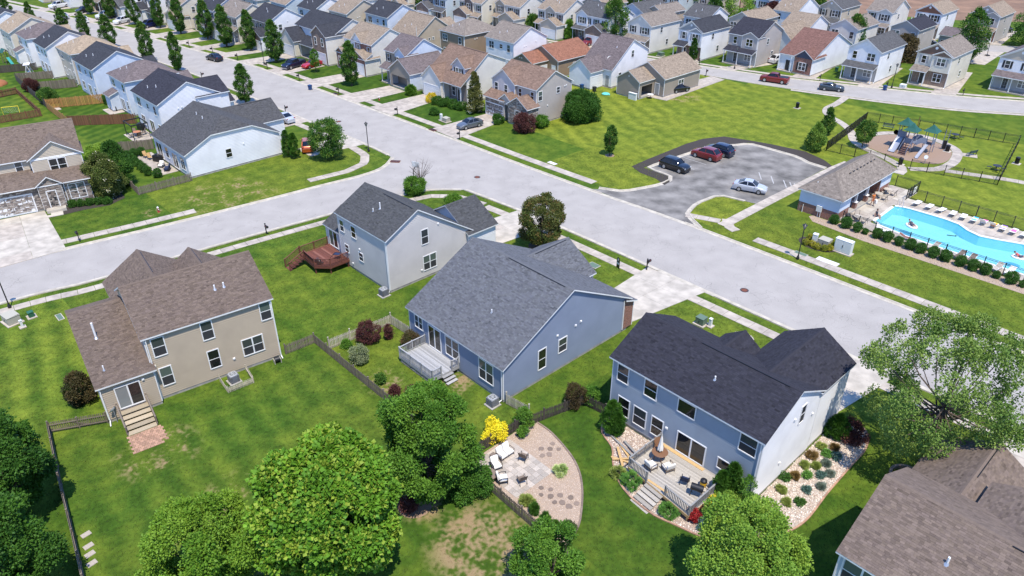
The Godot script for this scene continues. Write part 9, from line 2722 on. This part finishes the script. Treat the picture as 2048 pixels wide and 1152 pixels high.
# ------------------------------------------------------------------ people: one smooth skin round a posed skeleton
func skin(bones: Array, cell: float, paint: Callable) -> ArrayMesh:  # bones: [a, b, ra, rb]
	var lo := Vector3(INF,INF,INF); var hi := -lo
	for q in bones:
		for k in 2:
			lo = lo.min(q[k] - Vector3.ONE * (q[2] + 0.06)); hi = hi.max(q[k] + Vector3.ONE * (q[2] + 0.06))
	var n := Vector3i(((hi - lo) / cell).ceil()) + Vector3i.ONE * 2
	var f := PackedFloat32Array()
	f.resize(n.x * n.y * n.z)
	f.fill(1.0)
	for q in bones:
		var a: Vector3 = q[0]; var d: Vector3 = q[1] - q[0]
		var m := maxf(q[2],q[3]) + 0.07
		var i0 := Vector3i(((a.min(q[1]) - Vector3.ONE * m - lo) / cell).floor()).clamp(Vector3i.ZERO,n - Vector3i.ONE)
		var i1 := Vector3i(((a.max(q[1]) + Vector3.ONE * m - lo) / cell).ceil()).clamp(Vector3i.ZERO,n - Vector3i.ONE)
		var dd := maxf(d.length_squared(),1e-6)
		for x in range(i0.x,i1.x + 1):
			for y in range(i0.y,i1.y + 1):
				for z in range(i0.z,i1.z + 1):
					var p := lo + V3(x,y,z) * cell
					var t := clampf((p - a).dot(d) / dd,0,1)
					var v := (p - a - d * t).length() - lerpf(q[2],q[3],t)
					var k := (x * n.y + y) * n.z + z
					var o := f[k]
					var h := clampf(0.5 + 0.5 * (o - v) / 0.03,0,1)
					f[k] = lerpf(o,v,h) - 0.03 * h * (1 - h)
	var vert := {}
	var pos := []
	for x in n.x - 1:
		for y in n.y - 1:
			for z in n.z - 1:
				var s := O3; var c := 0
				var v := []
				for i in 8: v.append(f[((x + (i & 1)) * n.y + y + ((i >> 1) & 1)) * n.z + z + (i >> 2)])
				var neg := 0
				for i in 8: neg += 1 if v[i] < 0 else 0
				if neg == 0 or neg == 8: continue
				for i in 8:
					for ax in 3:
						var j := i ^ (1 << ax)
						if j > i and (v[i] < 0) != (v[j] < 0):
							var t: float = v[i] / (v[i] - v[j])
							var A := V3(i & 1,(i >> 1) & 1,i >> 2); var B := V3(j & 1,(j >> 1) & 1,j >> 2)
							s += A.lerp(B,t); c += 1
				vert[(x * n.y + y) * n.z + z] = pos.size()
				pos.append(lo + (V3(x,y,z) + s / c) * cell)
	var b := MB.new()
	var st := [n.y * n.z,n.z,1]
	for x in range(1,n.x - 1):
		for y in range(1,n.y - 1):
			for z in range(1,n.z - 1):
				var k := (x * n.y + y) * n.z + z
				for ax in 3:
					var k2: int = k + st[ax]
					if (f[k] < 0) == (f[k2] < 0): continue
					var u: int = st[(ax + 1) % 3]; var w: int = st[(ax + 2) % 3]
					if not (vert.has(k) and vert.has(k - u) and vert.has(k - w) and vert.has(k - u - w)): continue
					var q := [pos[vert[k - u - w]],pos[vert[k - w]],pos[vert[k]],pos[vert[k - u]]]
					if f[k] > 0: q.reverse()
					b.col = paint.call((q[0] + q[2]) * 0.5)
					b.quad(q[0],q[1],q[2],q[3])
	return b.mesh()
func person(label: String,at: Vector3,turn: float,pose: String,shirt: Color,pants: Color,hair: Color) -> Node3D:
	var t := thing("person",label,"person",at,turn,"people at the pool")
	var skin_c := Color(0.42,0.25,0.17)
	var hip := V3(0,0.95,0); var chest := V3(0,1.32,0.02); var neck := V3(0,1.5,0.02); var head := V3(0,1.64,0.04)
	var kn := [V3(-0.1,0.5,0.06),V3(0.1,0.5,0.14)]; var ft := [V3(-0.1,0.07,-0.12),V3(0.11,0.07,0.2)]
	var el := [V3(-0.25,1.15,-0.02),V3(0.25,1.15,0.05)]; var hd := [V3(-0.26,0.92,0.08),V3(0.24,1.0,0.25)]
	if pose == "sit":
		hip = V3(0,0.14,0); chest = V3(0,0.52,-0.04); neck = V3(0,0.7,-0.03); head = V3(0,0.84,0.0)
		kn = [V3(-0.12,0.2,0.42),V3(0.12,0.2,0.42)]; ft = [V3(-0.12,-0.2,0.5),V3(0.12,-0.2,0.5)]
		el = [V3(-0.26,0.36,-0.14),V3(0.26,0.36,-0.1)]; hd = [V3(-0.24,0.1,-0.12),V3(0.22,0.16,0.2)]
	elif pose == "float":
		hip = V3(0,0.18,0); chest = V3(0,0.34,-0.34); neck = V3(0,0.46,-0.5); head = V3(0,0.56,-0.6)
		kn = [V3(-0.12,0.24,0.42),V3(0.12,0.26,0.42)]; ft = [V3(-0.14,0.05,0.8),V3(0.14,0.06,0.8)]
		el = [V3(-0.36,0.22,-0.25),V3(0.36,0.22,-0.25)]; hd = [V3(-0.5,0.12,0.0),V3(0.5,0.12,0.0)]
	var bones := [[hip,chest,0.14,0.155],[chest,neck,0.1,0.06],[neck,head,0.055,0.08],[head,head + V3(0,0.05,0),0.105,0.1],[chest + V3(-0.16,0.08,0),chest + V3(0.16,0.08,0),0.07,0.07],[head + V3(0,-0.01,0.09),head + V3(0,-0.02,0.115),0.02,0.016]]
	for i in 2:
		var s := -1.0 if i == 0 else 1.0
		bones.append([hip + V3(s * 0.09,-0.02,0),kn[i],0.1,0.065]); bones.append([kn[i],ft[i],0.062,0.042]); bones.append([ft[i],ft[i] + V3(0,-0.02,0.15),0.045,0.035])
		bones.append([chest + V3(s * 0.18,0.07,0),el[i],0.058,0.043]); bones.append([el[i],hd[i],0.042,0.03])
		var hdir: Vector3 = (hd[i] - el[i]).normalized()
		bones.append([hd[i],hd[i] + hdir * 0.07,0.034,0.03])
		var side: Vector3 = hdir.cross(Vector3.RIGHT).normalized()
		for k in 4: bones.append([hd[i] + hdir * 0.07 + side * (k - 1.5) * 0.022,hd[i] + hdir * (0.12 + [0.02,0.035,0.03,0.01][k]) + side * (k - 1.5) * 0.024,0.011,0.009])
		bones.append([hd[i] + hdir * 0.02 + side * 0.035,hd[i] + hdir * 0.07 + side * 0.07,0.013,0.01])
	var paint := func(p: Vector3) -> Color:
		if p.distance_to(head + V3(0,0.06,-0.03)) < 0.115 and p.y > head.y: return hair
		if p.distance_to(neck) < 0.1 or p.distance_to(head) < 0.17: return skin_c
		for i in 2:
			if p.distance_to(hd[i]) < 0.2 or p.distance_to(el[i]) < 0.16: return skin_c
		var kk := minf(p.distance_to(hip),p.distance_to(hip.lerp((kn[0] + kn[1]) * 0.5,0.35)))
		if p.distance_to(chest) < 0.27 and p.distance_to(hip) > 0.16: return shirt
		if kk < 0.24: return pants
		return skin_c
	part(t,"body",skin(bones,0.026,paint),mat_vc("skin_and_cloth",0.8))
	var hb := MB.new()
	hb.blob(head + V3(0,0.055,-0.025),V3(0.108,0.095,0.115),7,12)
	part(t,"hair",hb,mat("hair_%d" % int(hair.r * 1000),hair.r,hair.g,hair.b,0.7))
	var eb := MB.new()
	for s in [-0.035,0.035]: eb.blob(head + V3(s,0.01,0.094),V3(0.012,0.008,0.008),4,6)
	part(t,"eyes",eb,M["black_metal"])
	return t
func people() -> void:
	person("person in orange walking on the pool terrace with a white towel",V3(-33.9,0.06,-98.2),60,"walk",Color(0.55,0.16,0.03),Color(0.45,0.12,0.03),Color(0.06,0.03,0.015)).scale = Vector3.ONE * 1.08
	var t := thing("white_towel","white towel carried by the person in orange","towel",V3(-33.45,0.06,-98.15),60)
	var b := MB.new()
	soft_box(b,V3(-0.12,0.55,-0.2),V3(0.12,1.05,0.2),0.08)
	part(t,"folded_cloth",b,M["cushion_white"])
	b = MB.new()
	soft_box(b,V3(-0.06,0.4,-0.16),V3(0.06,0.56,0.16),0.05)
	part(t,"hanging_end",b,M["cushion_white"])
	person("person sitting on the pool edge near the terrace corner",V3(-31.9,0.12,-95.2),90,"sit",Color(0.03,0.03,0.04),Color(0.03,0.03,0.04),Color(0.015,0.01,0.008)).scale = Vector3.ONE * 1.08
	person("person lying on a white float in the middle of the pool",V3(-27.6,0.0,-95.9),60,"float",Color(0.05,0.05,0.06),Color(0.05,0.05,0.07),Color(0.03,0.015,0.01))
	person("person on a white float at the right edge of the pool",V3(-15.4,0.0,-96.6),110,"float",Color(0.5,0.08,0.08),Color(0.05,0.05,0.07),Color(0.08,0.05,0.02))
	for p in [[-27.6,-95.9,60,"white pool float under the person in the middle of the pool"],[-15.4,-96.6,110,"white pool float at the right edge of the pool"]]:
		t = thing("pool_float",p[3],"pool float",V3(p[0],-0.06,p[1]),p[2],"pool floats")
		b = MB.new()
		var c := []
		for k in 19: c.append(V3(cos(TAU * k / 18) * 0.5,0.08,sin(TAU * k / 18) * 0.75))
		b.tube(c,0.13,0.13,8,false)
		part(t,"ring",b,M["white_trim"])
		one(t,"mat","pale_box","box",[V3(-0.42,0.06,-0.65),V3(0.42,0.1,0.65)])
	t = thing("pool_toy","small dark green pool toy floating in the water","pool toy",V3(-23.1,-0.06,-96.8),30)
	one(t,"noodle","play_green","tube",[[V3(-0.5,0.03,0),V3(0,0.08,0.08),V3(0.5,0.03,0)],0.07,0.05,8])
	one(t,"tip","play_green","blob",[V3(0.5,0.06,0),V3(0.12,0.09,0.1),5,8])

func _ready() -> void:
	rng.seed = 20240611
	light_and_camera()
	materials()
	setting()
	near_houses()
	street_houses()
	park_side_houses()
	yards()
	park()
	plants()
	cars()
	things()
	people()
	turf()
